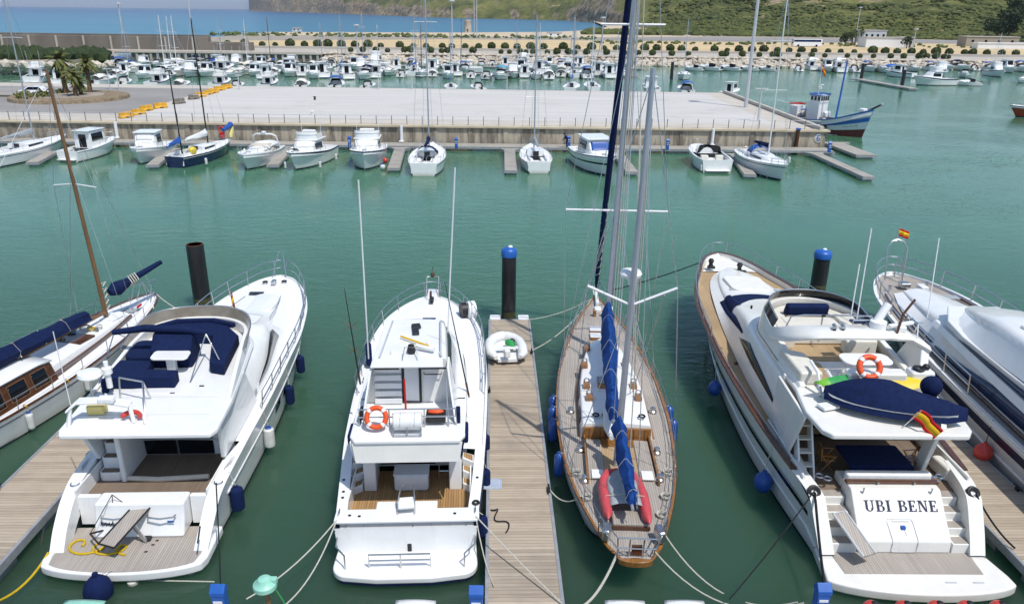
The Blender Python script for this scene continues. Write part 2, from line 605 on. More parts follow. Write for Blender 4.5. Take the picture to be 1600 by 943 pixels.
def fender(kind, pos, label, size=(.13, .7), top=None, group=None):
    """hanging fender with its lanyard; pos = centre"""
    t = thing('fender', label, 'fender', pos, 0, group)
    r, h = size
    mt = {'blue': 'bluefender', 'navy': 'navyfender', 'white': 'whitefender', 'red': 'redball'}[kind]
    mb = MB()
    if h < r * 2.6:
        mb.lathe([(.01, -h * .55), (r * .55, -h * .46), (r * .92, -h * .2), (r, h * .05), (r * .85, h * .3), (r * .5, h * .47), (r * .22, h * .56), (r * .2, h * .66), (.01, h * .67)], n=18)
    else:
        mb.lathe([(.01, -h / 2), (r * .6, -h * .47), (r * .95, -h * .4), (r, -h * .3), (r, h * .3), (r * .95, h * .4), (r * .6, h * .47), (r * .3, h * .5), (r * .28, h * .56), (.01, h * .57)], n=16)
    mb.build('fender_body', mt, t)
    if top:
        mb = MB(); mb.tube([(0, 0, h * .55), (top[0] - pos[0], top[1] - pos[1], top[2] - pos[2])], .014, 5)
        mb.build('lanyard', 'rope' if kind != 'red' else 'darkrope', t)
    if kind == 'white' or kind == 'blue':
        mb = MB(); mb.lathe([(r * .62, h * .47), (r * .32, h * .52), (r * .3, h * .58), (.01, h * .59)] if h >= r * 2.6 else [(r * .55, h * .47), (r * .25, h * .57), (r * .22, h * .68), (.01, h * .69)], n=14)
        mb.build('end_cap', 'bluefender' if kind == 'white' else 'bluefender', t)
    return t


def flagmesh(mb, p, dx, h, n=8, wave=.08, rows=3):
    pass


def lifebuoy(parent, c, Rr=.33, r=.085, tilt=R(65), rz=0.0, name='lifebuoy', top=None):
    if top:
        t = thing('lifebuoy', top, 'lifebuoy', c, rz)
        par = t; cc = (0, 0, 0); rz2 = 0
    else:
        par = parent; cc = c; rz2 = rz
    mb = MB(); mb.torus(cc, Rr, r, 28, 10, tilt, rz2)
    o = mb.build('ring_body' if top else name, 'orange', par)
    for k in range(4):
        a = math.pi / 4 + k * math.pi / 2
        mb = MB(); mb.torus(cc, Rr, r * 1.06, 3, 10, tilt, rz2, a - .16, a + .16); mb.build('white_band', 'white', o if not top else par)
    return o
def rrect(x0, x1, y0, y1, r, n=5, aft=None, fwd=None):
    """rounded rectangle; r or (aft, fwd) radii"""
    ra = aft if aft is not None else r; rf = fwd if fwd is not None else r
    p = []
    for cx, cy, a0, q in ((x1 - ra, y0 + ra, -90, ra), (x1 - rf, y1 - rf, 0, rf), (x0 + rf, y1 - rf, 90, rf), (x0 + ra, y0 + ra, 180, ra)):
        for i in range(n + 1):
            a = R(a0 + 90 * i / n)
            p.append((cx + q * math.cos(a), cy + q * math.sin(a)))
    return p


def off2(path, d):
    """offset an open 2-D path to its left"""
    out = []
    for i, p in enumerate(path):
        a = path[max(i - 1, 0)]; b = path[min(i + 1, len(path) - 1)]
        tx, ty = b[0] - a[0], b[1] - a[1]
        l = math.hypot(tx, ty) or 1
        dd = d(i) if callable(d) else d
        out.append((p[0] - ty / l * dd, p[1] + tx / l * dd))
    return out


def wall(mb, path, z0, z1, th, lean=0.0):
    """upright wall along a plan path; z0, z1 functions of the index or numbers; inside lies to the left"""
    f0 = z0 if callable(z0) else (lambda i: z0)
    f1 = z1 if callable(z1) else (lambda i: z1)
    top = off2(path, lean); inn = off2(path, th); int_ = off2(path, th + lean)
    rings = [[(path[i][0], path[i][1], f0(i)), (top[i][0], top[i][1], f1(i)), (int_[i][0], int_[i][1], f1(i)), (inn[i][0], inn[i][1], f0(i))] for i in range(len(path))]
    mb.loft(rings, True, True, True)
    return mb


def upath(w, ya, yf, n=10, flat=1.0, p=2.0, wf=None):
    """U-shaped plan path open aft: starboard aft -> round the front -> port aft (inside to the left)"""
    wf = wf or w
    pts = [(lerp(w, wf, t), lerp(ya, yf - flat, t)) for t in span(0, 1, 8)]
    for i in range(1, 2 * n):
        a = math.pi * i / (2 * n)
        c, s_ = math.cos(a), math.sin(a)
        pts.append((wf * math.copysign(abs(c) ** (2 / p), c), yf - flat + flat * s_ ** (2 / p)))
    pts += [(-lerp(wf, w, t), lerp(yf - flat, ya, t)) for t in span(0, 1, 8)]
    return pts


def cushion(t, name, mt, poly, z0, z1, bevel=.06):
    mb = MB(); mb.prism(poly, z0, z1)
    return mb.build(name, mt, t, bevel=bevel)


def bx(t, name, mt, c, d, rz=0.0, bevel=.03, taper=1.0, shear=0.0):
    mb = MB(); mb.box(c, d, rz, taper, shear)
    return mb.build(name, mt, t, bevel=bevel)


def tubes(t, name, mt, lines, r=.02, n=6):
    mb = MB()
    for l in lines: mb.tube(l, r, n)
    return mb.build(name, mt, t)


def cleats(t, pts, mt='steel', s=1.0):
    for x, y, z in pts:
        mb = MB(); mb.box((x, y, z + .03), (.05 * s, .1 * s, .06)); mb.tube([(x, y - .14 * s, z + .07), (x, y + .14 * s, z + .07)], .018 * s, 6)
        mb.build('cleat', mt, t)


def stair(t, x0, x1, pts, tread='teaktan', riser='gel', name='step'):
    """pts: (y, z) of each tread's near edge, going away and up"""
    for i in range(len(pts) - 1):
        y, z = pts[i]
        mb = MB(); mb.box(((x0 + x1) / 2, y + .3, z - .15), (x1 - x0, .6, .3))
        mb.build('step', riser, t, bevel=.03)
        mb = MB(); mb.box(((x0 + x1) / 2, y + .14, z + .006), (x1 - x0 - .14, .2, .012))
        mb.build('tread', tread, t)


# ============================================================ B  motor yacht with the navy flybridge cushions
def boat_B():
    t = thing('motor_yacht', 'white flybridge yacht with navy cushions and a bare teak stern platform', 'motor yacht', (-11.45, 18.6, 0), R(2.5))
    h = Hull([(.35, 2.34, .43, 2.2), (.9, 2.4, .95, 2.22), (1.7, 2.44, 1.5, 2.25), (2.5, 2.5, 1.72, 2.28), (4.5, 2.56, 1.86, 2.35), (8, 2.66, 2.05, 2.4), (12, 2.66, 2.25, 2.2), (15, 2.42, 2.38, 1.7), (17, 2.0, 2.46, 1.15), (18.8, 1.3, 2.52, .55), (19.6, .8, 2.56, .2), (20.15, .08, 2.58, .02)], 1.9)
    h.build(t)
    h.band(t, 'boot_stripe', 'navystripe', .93, 1.03, n=40)
    h.band(t, 'sheer_stripe', 'steel', .30, .335, 3.0, 19.6, n=40)
    h.rub(t, 'rub_rail', 'gel', .34, .045, 2.4)
    h.band(t, 'hull_port', 'glass', .45, .62, 8.2, 9.0, n=3); h.band(t, 'hull_port', 'glass', .45, .62, 9.6, 10.4, n=3)
    h.bulwark(t, 'gunwale', 'gel', .36, 4.6, lambda y: .42 if y < 3.4 else lerp(.42, .2, min(1, (y - 3.4) / 1.2)), .7)
    h.bulwark(t, 'toe_rail', 'gel', 4.6, 20.1, .1, .12)
    h.deck(t, 'side_deck', 'gelmatte', 4.5, 20.05, .05, .09, .10)
    # swim platform
    pl = [(-2.42, 1.6), (-2.42, .1)] + [(2.5 * math.sin(a) * 1.0, -.62 + 1.1 * (1 - math.cos(a)) * .62) for a in span(-1.2, 1.2, 14)] + [(2.42, .1), (2.42, 1.6)]
    mb = MB(); mb.prism(pl, .16, .45); mb.build('swim_platform', 'gel', t, bevel=.06)
    mb = MB(); mb.prism([(x * .9, y * .9 + (.1 if y > 0 else -.0) + .02) for x, y in pl], .45, .462); mb.build('platform_teak', 'teakgrey', t)
    mb = MB(); mb.prismx([(1.0, .46), (1.28, 1.1), (1.34, 1.5), (2.0, 1.5), (2.0, .46)], -1.32, 1.42); mb.build('transom_locker', 'gel', t, bevel=.08)
    for x0, x1 in ((-2.02, -1.34), (1.44, 2.02)):
        mb = MB(); mb.prismx([(1.72, .46), (1.78, 1.46), (1.96, 1.46), (1.96, .46)], x0, x1); mb.build('transom_gate', 'gel', t, bevel=.03)
    for x0 in (-1.05, .35):
        tubes(t, 'grab_rail', 'steel', [[(x0, 1.2, 1.16), (x0 + .03, 1.08, 1.16), (x0 + .42, 1.02, 1.14), (x0 + .8, 1.08, 1.16), (x0 + .83, 1.2, 1.16)]], .03)
    bx(t, 'sunpad_hinge', 'gelmatte', (.05, 1.66, 1.506), (.8, .35, .02), 0, .005)
    # little script on the transom
    mb = MB()
    for k in range(5):
        x = -1.1 + k * .11
        mb.tube([(x, 1.14, .86), (x + .03, 1.17, .98 if k in (0, 3) else .93), (x + .06, 1.13, .84), (x + .1, 1.15, .91)], .018, 5)
    mb.build('name_script', 'navystripe', t)
    bx(t, 'badge', 'bluepaint', (1.05, 1.10, .99), (.2, .012, .06), 0, 0)
    # cockpit
    mb = MB(); mb.box((0, 3.3, 1.1), (4.1, 2.75, .2)); mb.build('cockpit_sole', 'teaktan', t)
    for sg in (-1, 1):
        mb = MB(); mb.box((sg * 2.02, 3.2, 1.35), (.06, 2.9, .7)); mb.build('cockpit_side', 'gel', t)
    mb = MB(); mb.tube([(-1.0, 3.05, 1.29), (.0, 2.98, 1.28), (1.6, 3.1, 1.29)], .085, 8); mb.build('rolled_mat', 'beigecover', t)
    bx(t, 'aft_bulkhead', 'gel', (0, 4.72, 2.3), (4.05, .14, 2.4), 0, .02)
    for x in (-.55, .7):
        bx(t, 'saloon_door', 'glass', (x, 4.63, 2.18), (1.2, .04, 1.9), 0, .005)
    tubes(t, 'door_frame', 'steel', [[(.07, 4.6, 1.22), (.07, 4.6, 3.1)]], .02)
    # curved stair to the flybridge
    for i in range(5):
        y = 3.05 + i * .3; z = 1.5 + i * .38
        mb = MB(); mb.prism(rrect(-1.95, -1.2, y, y + .75, .16), z - .4, z); mb.build('step', 'gel', t, bevel=.04)
        mb = MB(); mb.prism(rrect(-1.87, -1.28, y + .03, y + .27, .06), z, z + .012); mb.build('tread', 'teaktan', t)
    mb = MB(); mb.prism(rrect(-1.2, -1.02, 2.95, 4.65, .08), 1.2, 3.2); mb.build('stair_wall', 'gel', t, bevel=.03)
    # saloon house
    H1 = House([(4.7, 2.12, 1.98, 1.75, 3.5), (9, 2.14, 1.95, 2.0, 3.5), (10.6, 2.05, 1.75, 2.1, 3.45), (12.6, 1.9, 1.4, 2.2, 3.0), (14.6, 1.65, 1.0, 2.32, 2.66), (17.2, 1.05, .6, 2.42, 2.5)], .3, .1)
    H1.build(t, 'saloon', 'gel', 26)
    H1.pane(t, 'glass', 7.8, 12.3, lambda y: lerp(.34, .40, (y - 7.8) / 4.5), lambda y: lerp(.38, .95, min(1, (y - 7.8) / 3.6)), n=30, off=.05)
    H1.pane(t, 'lampgrey', 5.1, 7.4, .2, lambda y: lerp(.5, .36, (y - 5.1) / 2.3), n=14, off=.03, name='side_panel')
    for q in (-.82, -.02):
        H1.toppane(t, 'gelmatte', 11.4, 13.6, q, q + .84, 'windscreen_cover')
    mb = MB(); mb.prism(rrect(-.85, .85, 14.6, 16.8, .3), lambda x, y: 2.5, lambda x, y: 2.74 - (y - 14.6) * .07); mb.build('sun_pad', 'gelmatte', t, bevel=.05)
    # side wings carrying the flybridge
    for sg in (-1, 1):
        mb = MB(); mb.hexa([(sg * 1.95, 3.4, 1.8), (sg * 2.12, 3.4, 1.8), (sg * 2.18, 7.2, 1.95), (sg * 1.98, 7.2, 1.95), (sg * 2.2, 2.9, 3.5), (sg * 2.36, 2.9, 3.5), (sg * 2.36, 6.6, 3.5), (sg * 2.1, 6.6, 3.5)][::1])
        mb.build('side_wing', 'gel', t, bevel=.05)
    # flybridge
    fp = upath(2.45, 4.2, 10.7, 10, 2.2, 2.3, 2.15)
    slab = [(2.28, 1.95), (2.42, 2.25)] + fp + [(-2.42, 2.25), (-2.28, 1.95)]
    mb = MB(); mb.prism(slab, 3.4, 3.56); mb.build('flybridge_deck', 'gel', t, bevel=.05)
    n = len(fp)
    def top(i):
        k = min(i, n - 1 - i) / (n / 2)
        return 3.6 + .42 * min(1, k * 2.6)
    mb = MB(); wall(mb, fp, 3.5, top, .16, .06); mb.build('flybridge_coaming', 'gel', t, bevel=.03)
    i0 = 6
    sp = fp[i0:n - i0]
    mb = MB(); wall(mb, off2(sp, .05), lambda i: top(i + i0) - .01, lambda i: top(i + i0) + .40 * min(1, min(i, len(sp) - 1 - i) / 6 + .1), .03, -.10)
    mb.build('windscreen', 'bronze', t)
    tubes(t, 'windscreen_frame', 'steel', [[(p[0], p[1], top(i + i0) + .40 * min(1, min(i, len(sp) - 1 - i) / 6 + .1)) for i, p in enumerate(off2(sp, -.07))]], .022)
    # flybridge furniture
    cushion(t, 'bow_settee', 'navy', [(-1.5, 8.75), (.75, 8.75), (1.25, 6.2), (1.8, 6.0), (1.75, 8.7), (1.1, 9.7), (.3, 10.05), (-.9, 9.95), (-1.6, 9.4)], 3.56, 4.0)
    cushion(t, 'settee_back', 'navy', [(1.3, 9.55), (.4, 10.0), (-.9, 9.9), (-1.5, 9.4), (-1.65, 9.5), (-1.0, 10.15), (.5, 10.22), (1.45, 9.7)], 3.9, 4.12)
    cushion(t, 'lounger', 'navy', rrect(-1.95, -.95, 6.7, 8.3, .3), 3.56, 3.98)
    mb = MB(); mb.prismx([(6.6, 3.56), (6.6, 4.25), (7.2, 4.75), (7.8, 4.6), (7.95, 3.56)], -.95, .52); mb.build('helm_cover', 'navy', t, bevel=.12)
    cushion(t, 'table_top', 'gel', rrect(-.75, .55, 5.95, 6.7, .2), 4.18, 4.26, .03)
    bx(t, 'table_leg', 'gel', (-.1, 6.3, 3.85), (.3, .3, .62))
    cushion(t, 'aft_settee', 'navy', [(-2.0, 5.0), (.35, 5.0), (.35, 5.6), (-.75, 5.65), (-.75, 6.35), (-1.95, 6.45)], 3.56, 4.02)
    bx(t, 'settee_flap', 'navy', (-1.92, 4.86, 3.75), (.2, .3, .5), .2)
    # folded awning on its poles
    mb = MB(); mb.tube([(-2.35, 7.2, 4.75), (-1.2, 7.22, 4.9), (.2, 7.2, 4.86), (1.0, 7.25, 4.68)], [.10, .14, .14, .09], 10); mb.build('folded_awning', 'navy', t)
    tubes(t, 'awning_pole', 'steel', [[(-2.3, 7.2, 4.75), (-2.25, 5.0, 3.62)], [(-2.3, 7.2, 4.75), (-2.28, 8.2, 4.1)]], .022)
    tubes(t, 'awning_pole', 'steel', [[(.98, 7.2, 4.7), (1.6, 6.3, 4.05)], [(.98, 7.2, 4.7), (.75, 5.4, 3.6)]], .022)
    for x, y in ((.45, 5.3), (.35, 4.7), (1.2, 5.2)):
        bx(t, 'deck_fitting', 'black', (x, y, 3.57), (.16, .07, .02), 0, 0)
    for y in (3.2, 4.4):
        bx(t, 'deck_seam', 'lampgrey', (-.1, y, 3.562), (4.2, .012, .006), 0, 0)
    # mast, radar and aerials on the port quarter
    ra = [(-2.15, 2.55, 4.1), (-1.95, 2.9, 4.22), (-1.1, 2.95, 4.22), (-.35, 2.9, 4.1)]
    mb = MB()
    mb.loft([[(x, y - .2, z - .04), (x, y + .2, z - .06), (x, y + .2, z + .05), (x, y - .2, z + .05)] for x, y, z in ra], True, True, True)
    mb.build('radar_arch', 'gel', t, bevel=.03)
    tubes(t, 'arch_leg', 'gel', [[(-2.1, 2.6, 4.1), (-2.2, 2.5, 3.56)], [(-.4, 2.9, 4.1), (-.25, 2.7, 3.56)]], .07)
    mb = MB(); mb.lathe([(.1, 0), (.34, .03), (.4, .1), (.36, .2), (.02, .24)], (-1.95, 4.0, 4.5), 20); mb.build('satellite_dome', 'gel', t)
    tubes(t, 'dome_mast', 'steel', [[(-1.95, 4.0, 4.5), (-2.0, 3.9, 3.56)]], .04)
    mb = MB(); mb.lathe([(.02, 0), (.1, 0), (.1, .5), (.17, .52), (.17, .72), (.08, .76), (.08, .95), (.02, .97)], (-1.6, 4.5, 3.9), 12); mb.build('horn_mast', 'gel', t)
    tubes(t, 'frame', 'steel', [[(-1.2, 4.4, 4.3), (-.3, 4.0, 4.35), (.05, 3.0, 4.1), (.1, 2.6, 3.58)], [(-1.2, 4.4, 4.3), (-1.25, 4.3, 3.58)], [(-.3, 4.0, 4.35), (-.25, 4.3, 3.58)]], .032)
    bx(t, 'locker', 'yellowsponge', (-1.62, 3.35, 3.72), (.55, .35, .3))
    bx(t, 'searchlight', 'gel', (-1.0, 2.75, 4.36), (.5, .3, .2), 0, .06)
    mb = MB(); mb.torus((-.35, 2.72, 3.72), .28, .08, 20, 8, R(12), 0, .2, math.pi - .2); mb.build('horseshoe_buoy', 'redball', t)
    tubes(t, 'aerial', 'whitespar', [[(-2.1, 2.7, 4.2), (-2.25, 2.9, 6.6)]], .014)
    # foredeck
    h.rail(t, 'bow_rail', 6.5, 20.1, .74, .022, 1.35, .1, True, over=.5)
    tubes(t, 'pulpit', 'steel', [[(-.35, 19.8, 2.6), (-.12, 20.5, 3.75), (.12, 20.5, 3.75), (.35, 19.8, 2.6)]], .026)
    for x, y in ((-.5, 18.9), (.45, 19.0)):
        mb = MB(); mb.torus((x, y, 2.62), .11, .035, 14, 6); mb.build('deck_light', 'black', t)
    bx(t, 'windlass', 'steel', (0, 18.7, 2.68), (.22, .4, .2), 0, .05)
    bx(t, 'hatch', 'glass', (-.55, 17.4, 2.56), (.7, .3, .03), 0, .01)
    tubes(t, 'handrail', 'steel', [[(sg * 1.25, 13.0, 2.98), (sg * 1.1, 14.6, 2.78), (sg * .85, 16.6, 2.68)] for sg in (-1, 1)], .02)
    # gear on the quarters
    for sg in (-1, 1):
        for k in range(3):
            bx(t, 'vent_slot', 'lampgrey', (sg * (2.3 + .05 * k), 3.15 + .12 * k, 1.80), (.03, .8, .03), sg * -.06, .01)
        bx(t, 'corner_light', 'black', (sg * 2.27, .95, .80), (.05, .5, .03), 0, .01, shear=.0).rotation_euler = (R(45), 0, 0)
        mb = MB(); mb.torus((sg * 2.24, 2.2, 1.66), .13, .03, 14, 6); mb.build('fairlead', 'steel', t)
        mb = MB(); mb.tube([(sg * 2.02, 1.1, .75), (sg * 2.05, 1.7, 1.2), (sg * 2.06, 2.4, 1.52)], .03, 6); mb.build('quarter_rail', 'black', t)
    # passerelle
    a, b = Vector((.14, 1.50, 1.36)), Vector((-.43, .03, .95))
    d = (b - a); side = Vector((-d.y, d.x, 0)).normalized() * .29
    mb = MB(); mb.hexa([a - side + Vector((0, 0, -.03)), a + side + Vector((0, 0, -.03)), b + side + Vector((0, 0, -.03)), b - side + Vector((0, 0, -.03)), a - side, a + side, b + side, b - side])
    mb.build('gangway_board', 'teakgrey', t)
    tubes(t, 'gangway_frame', 'black', [[a - side, b - side], [a + side, b + side], [a - side, a + side], [b - side, b + side], [b - side, (-1.25, .75, .85)], [(-1.25, .75, .85), (-.95, 1.3, .6)]], .03)
    tubes(t, 'gangway_ram', 'steel', [[(.34, .8, .5), (.1, .75, 1.1)]], .06)
    bx(t, 'gangway_base', 'black', (.32, .92, .5), (.26, .2, .12))
    tubes(t, 'gangway_stay', 'darkrope', [[(-.75, 1.45, 1.75), (-1.25, .75, .85)], [(-.75, 1.45, 1.75), (-.75, 1.2, .5)], [(-.75, 1.45, 1.75), (-.3, 1.4, 1.35)]], .012)
    for x in (.55, .5, .42):
        bx(t, 'deck_fitting', 'black', (x + .1, .35 + (x - .42) * 4, .468), (.09, .06, .014), 0, 0)
    for x in (-1.95, .4, 1.9):
        mb = MB(); mb.lathe([(.02, -.04), (.16, -.03), (.17, .1), (.05, .16)], (x, -.45 if abs(x) < 1 else .0, -.02), 12); mb.build('exhaust_outlet', 'gel', t)
    # rope coil on the platform and ensign forward
    pts = []
    random.seed(3)
    for i in range(90):
        s = i / 89
        a_ = s * 17
        pts.append((-1.85 + 1.9 * s + .36 * math.cos(a_) * (1 - .3 * s), .62 - .25 * s + .33 * math.sin(a_) * (1 - .4 * s), .50))
    mb = MB(); mb.tube(pts, .035, 6); c = mb.build('coiled_rope', 'yellowrope', None)
    c.parent = None
    c.location = t.location; c.rotation_euler = t.rotation_euler
    for q in t.children:      # the flybridge sits a little askew on its deckhouse
        if q.type == 'MESH':
            for v in q.data.vertices:
                k = min(1, max(0, (v.co.z - 3.1) / .4))
                if v.co.y < 11.5: v.co.x -= .075 * max(0, v.co.y - 2) * k * min(1, max(0, (11.5 - v.co.y)))
    tag(c, 'loose yellow rope coiled on the teak stern platform under the gangway', 'rope')
    return t, h


# ============================================================ C  sport-fishing boat
def boat_C():
    t = thing('fishing_cruiser', 'white sport fishing boat with lifebuoy, life raft canister and tall outrigger poles', 'motor boat', (-3.05, 18.2, 0), R(3.0))
    h = Hull([(1.0, 2.14, 1.3, 2.05), (1.8, 2.2, 1.36, 2.1), (3.2, 2.32, 1.45, 2.15), (4.6, 2.42, 1.66, 2.2), (5.6, 2.48, 1.8, 2.2), (10, 2.6, 1.95, 2.15), (13, 2.5, 2.1, 1.75), (15, 2.2, 2.2, 1.3), (16.6, 1.6, 2.28, .8), (17.8, .8, 2.33, .3), (18.3, .12, 2.36, .03)], 1.5)
    h.build(t)
    h.band(t, 'boot_stripe', 'navystripe', .92, 1.03, n=36)
    h.rub(t, 'rub_rail', 'navystripe', .1, .045, 1.0)
    pl = [(-2.1, 1.5), (-2.14, .5)] + [(-2.14 + .5 - .5 * math.cos(a), .42 - .5 * math.sin(a)) for a in span(0, 1.3, 5)] + [(-.8, -.2), (.8, -.2)] + [(2.14 - .5 + .5 * math.cos(a), .42 - .5 * math.sin(a)) for a in span(1.3, 0, 5)] + [(2.14, .5), (2.1, 1.5)]
    mb = MB(); mb.prism(pl, .2, .42); mb.build('swim_platform', 'gel', t, bevel=.06)
    mb = MB(); mb.prism([(x * .985, y * .985) for x, y in pl], .15, .2); mb.build('platform_fender', 'navystripe', t)
    tubes(t, 'platform_rail', 'steel', [[(-1.05, .3, .43), (-1.05, .2, .95), (.75, .2, .95), (.75, .3, .43)], [(-1.05, .25, .7), (.75, .25, .7)], [(-.12, .25, .43), (-.12, .2, .95)]], .028)
    tubes(t, 'corner_rail', 'steel', [[(-1.75, .25, .43), (-1.75, .25, .9), (-2.05, .6, .95), (-2.08, 1.3, 1.0)]], .028)
    tubes(t, 'corner_rail', 'steel', [[(1.75, .25, .43), (1.75, .25, .9), (2.05, .6, .95), (2.08, 1.3, 1.0)]], .028)
    # transom with cap
    mb = MB(); mb.prismx([(1.12, .42), (1.3, 1.3), (1.75, 1.3), (1.75, .42)], -2.04, 2.04); mb.build('transom', 'gel', t, bevel=.03)
    for x in (-1.3, -.75, .75, 1.3):
        mb = MB(); mb.hexa([(x - .006, 1.12, .5), (x + .006, 1.12, .5), (x + .006, 1.2, .5), (x - .006, 1.2, .5), (x - .006, 1.275, 1.25), (x + .006, 1.275, 1.25), (x + .006, 1.35, 1.25), (x - .006, 1.35, 1.25)])
        mb.build('transom_seam', 'lampgrey', t)
    mb = MB(); mb.prism(rrect(-2.2, 2.2, 1.18, 1.82, .12), 1.3, 1.39); mb.build('transom_cap', 'gel', t, bevel=.03)
    h.bulwark(t, 'gunwale', 'gel', 1.2, 4.9, .34, .75)
    h.bulwark(t, 'toe_rail', 'gel', 4.9, 18.25, .1, .1)
    h.deck(t, 'foredeck', 'gelmatte', 4.8, 18.2, .05, .07, .12)
    mb = MB(); mb.box((0, 3.3, .65), (4.0, 3.2, .2)); mb.build('cockpit_sole', 'teaknew', t)
    for sg in (-1, 1):
        mb = MB(); mb.box((sg * 1.93, 3.2, 1.0), (.05, 3.0, .7)); mb.build('cockpit_side', 'gel', t)
        bx(t, 'cockpit_locker', 'gel', (sg * 1.42, 4.2, 1.35), (.42, 1.0, 1.25), 0, .05)
        for k in range(3):
            mb = MB(); mb.prism([(sg * 1.66, 3.7 + .35 * k), (sg * 2.05, 3.4 + .35 * k), (sg * 2.05, 3.9 + .35 * k), (sg * 1.66, 4.1 + .35 * k)][::sg], .7, 1.0 + .27 * k); mb.build('step', 'gel', t, bevel=.03)
            mb = MB(); mb.prism([(sg * 1.70, 3.75 + .35 * k), (sg * 2.0, 3.5 + .35 * k), (sg * 2.0, 3.85 + .35 * k), (sg * 1.70, 4.02 + .35 * k)][::sg], 1.0 + .27 * k, 1.012 + .27 * k); mb.build('tread', 'teaknew', t)
    bx(t, 'bait_box', 'greyhull', (-.05, 3.95, 1.05), (1.15, .65, .62), 0, .1)
    bx(t, 'bait_box_lid', 'greyhull', (-.05, 3.95, 1.385), (1.18, .68, .05), 0, .02)
    bx(t, 'aft_bulkhead', 'gel', (0, 5.02, 2.2), (3.6, .12, 2.6), 0, .02)
    bx(t, 'saloon_door', 'glass', (-.25, 4.94, 1.75), (1.9, .04, 1.5), 0, 0)
    tubes(t, 'ladder', 'steel', [[(.85, 4.3, .76), (.85, 4.75, 3.4)], [(1.2, 4.3, .76), (1.2, 4.75, 3.4)]] + [[(.85, 4.3 + .07 * k, 1.1 + .4 * k), (1.2, 4.3 + .07 * k, 1.1 + .4 * k)] for k in range(6)], .022)
    # gear at the transom: folded tackle station
    bx(t, 'bait_station', 'gel', (-.05, 2.05, 1.3), (1.9, .4, .12), 0, .03)
    bx(t, 'folded_chair_seat', 'cloth_cover', (-.05, 1.75, 1.62), (.5, .55, .1), .1, .04)
    tubes(t, 'chair_frame', 'steel', [[(-.3, 1.5, 1.4), (-.28, 1.9, 1.75), (-.25, 2.35, 1.85), (.15, 2.35, 1.85), (.2, 1.9, 1.75), (.22, 1.5, 1.4)], [(-.35, 1.35, 1.3), (-.3, 1.3, .9), (.0, 1.15, .7)], [(.2, 1.35, 1.3), (.1, 1.0, .55)]], .025)
    bx(t, 'engine_bracket', 'black', (.08, 1.08, .55), (.14, .2, .3))
    cleats(t, [(-2.08, 1.6, 1.4), (2.08, 1.6, 1.4), (-2.35, 9.5, 2.0), (2.4, 9.5, 2.0)])
    for x, y in ((-1.75, 1.5), (-1.45, 1.45), (1.45, 1.5), (-2.1, 2.4), (-2.12, 2.7), (-2.2, 3.3), (2.15, 3.3)):
        mb = MB(); mb.lathe([(.05, 0), (.05, .012), (.03, .013)], (x, y, h.z(y) + .014 if abs(x) > 2 else 1.39), 10); mb.build('rod_holder', 'black', t)
    mb = MB(); mb.torus((2.1, 2.0, 1.42), .09, .04, 12, 6); mb.build('hawse', 'black', t)
    # house
    H1 = House([(5.0, 1.86, 1.7, 1.6, 3.42), (9.5, 1.85, 1.6, 1.9, 3.4), (11.5, 1.65, 1.3, 2.0, 3.1), (13.2, 1.35, .9, 2.1, 2.6), (14.4, 1.05, .6, 2.15, 2.35)], .25, .08)
    H1.build(t, 'deck_house', 'gel', 20)
    H1.pane(t, 'glass', 5.8, 11.2, lambda y: .42, lambda y: lerp(.85, .6, max(0, (y - 9.5) / 1.7)) if y > 9.5 else .85, n=10)
    # fly bridge
    fb = [(1.62, 2.3), (1.78, 2.6), (1.82, 6), (1.6, 9.5), (0, 10.2), (-1.6, 9.5), (-1.82, 6), (-1.78, 2.6), (-1.62, 2.3)]
    mb = MB(); mb.prism(fb, 3.36, 3.5); mb.build('flybridge_deck', 'gel', t, bevel=.05)
    mb = MB(); mb.hexa([(-1.60, 2.30, 2.72), (1.60, 2.30, 2.72), (1.60, 2.34, 2.72), (-1.60, 2.34, 2.72), (-1.70, 2.36, 3.38), (1.70, 2.36, 3.38), (1.70, 2.40, 3.38), (-1.70, 2.40, 3.38)])
    mb.build('aft_skirt', 'cream', t, bevel=.01)
    for sg in (-1, 1):
        mb = MB(); mb.hexa([(sg * 1.62, 2.4, 2.75), (sg * 1.66, 2.4, 2.75), (sg * 1.75, 4.9, 2.75), (sg * 1.7, 4.9, 2.75), (sg * 1.72, 2.4, 3.38), (sg * 1.76, 2.4, 3.38), (sg * 1.8, 4.9, 3.38), (sg * 1.76, 4.9, 3.38)])
        mb.build('side_skirt', 'navy' if sg > 0 else 'gel', t)
        bx(t, 'skirt_bag', 'navy', (sg * 1.8, 3.1, 3.3), (.16, .8, .36), 0, .06)
    H2 = House([(4.05, 1.5, 1.22, 3.5, 5.12), (8.0, 1.5, 1.02, 3.5, 5.12), (9.0, 1.4, .9, 3.5, 4.5), (10.0, 1.2, .75, 3.5, 3.75)], .14, .06)
    mb = MB(); mb.loft([H2.ring(y) for y in span(4.75, 10.0, 12)], False, True, True); mb.build('bridge_cabin', 'gel', t)
    mb = MB(); mb.prism([(1.08, 4.0), (.88, 8.0), (-1.12, 8.0), (-1.24, 4.0)], 5.13, 5.2); mb.build('hard_top', 'gel', t, bevel=.025)
    for sg in (-1, 1):   # side panels of the open bridge end
        mb = MB(); mb.hexa([(sg * 1.46, 3.2, 3.5), (sg * 1.52, 3.2, 3.5), (sg * 1.52, 4.9, 3.5), (sg * 1.46, 4.9, 3.5), (sg * 1.2, 4.1, 5.1), (sg * 1.26, 4.1, 5.1), (sg * 1.26, 4.9, 5.1), (sg * 1.2, 4.9, 5.1)])
        mb.build('side_panel', 'gel', t)
    H2.pane(t, 'glass', 5.2, 8.4, .3, lambda y: .92, n=6)
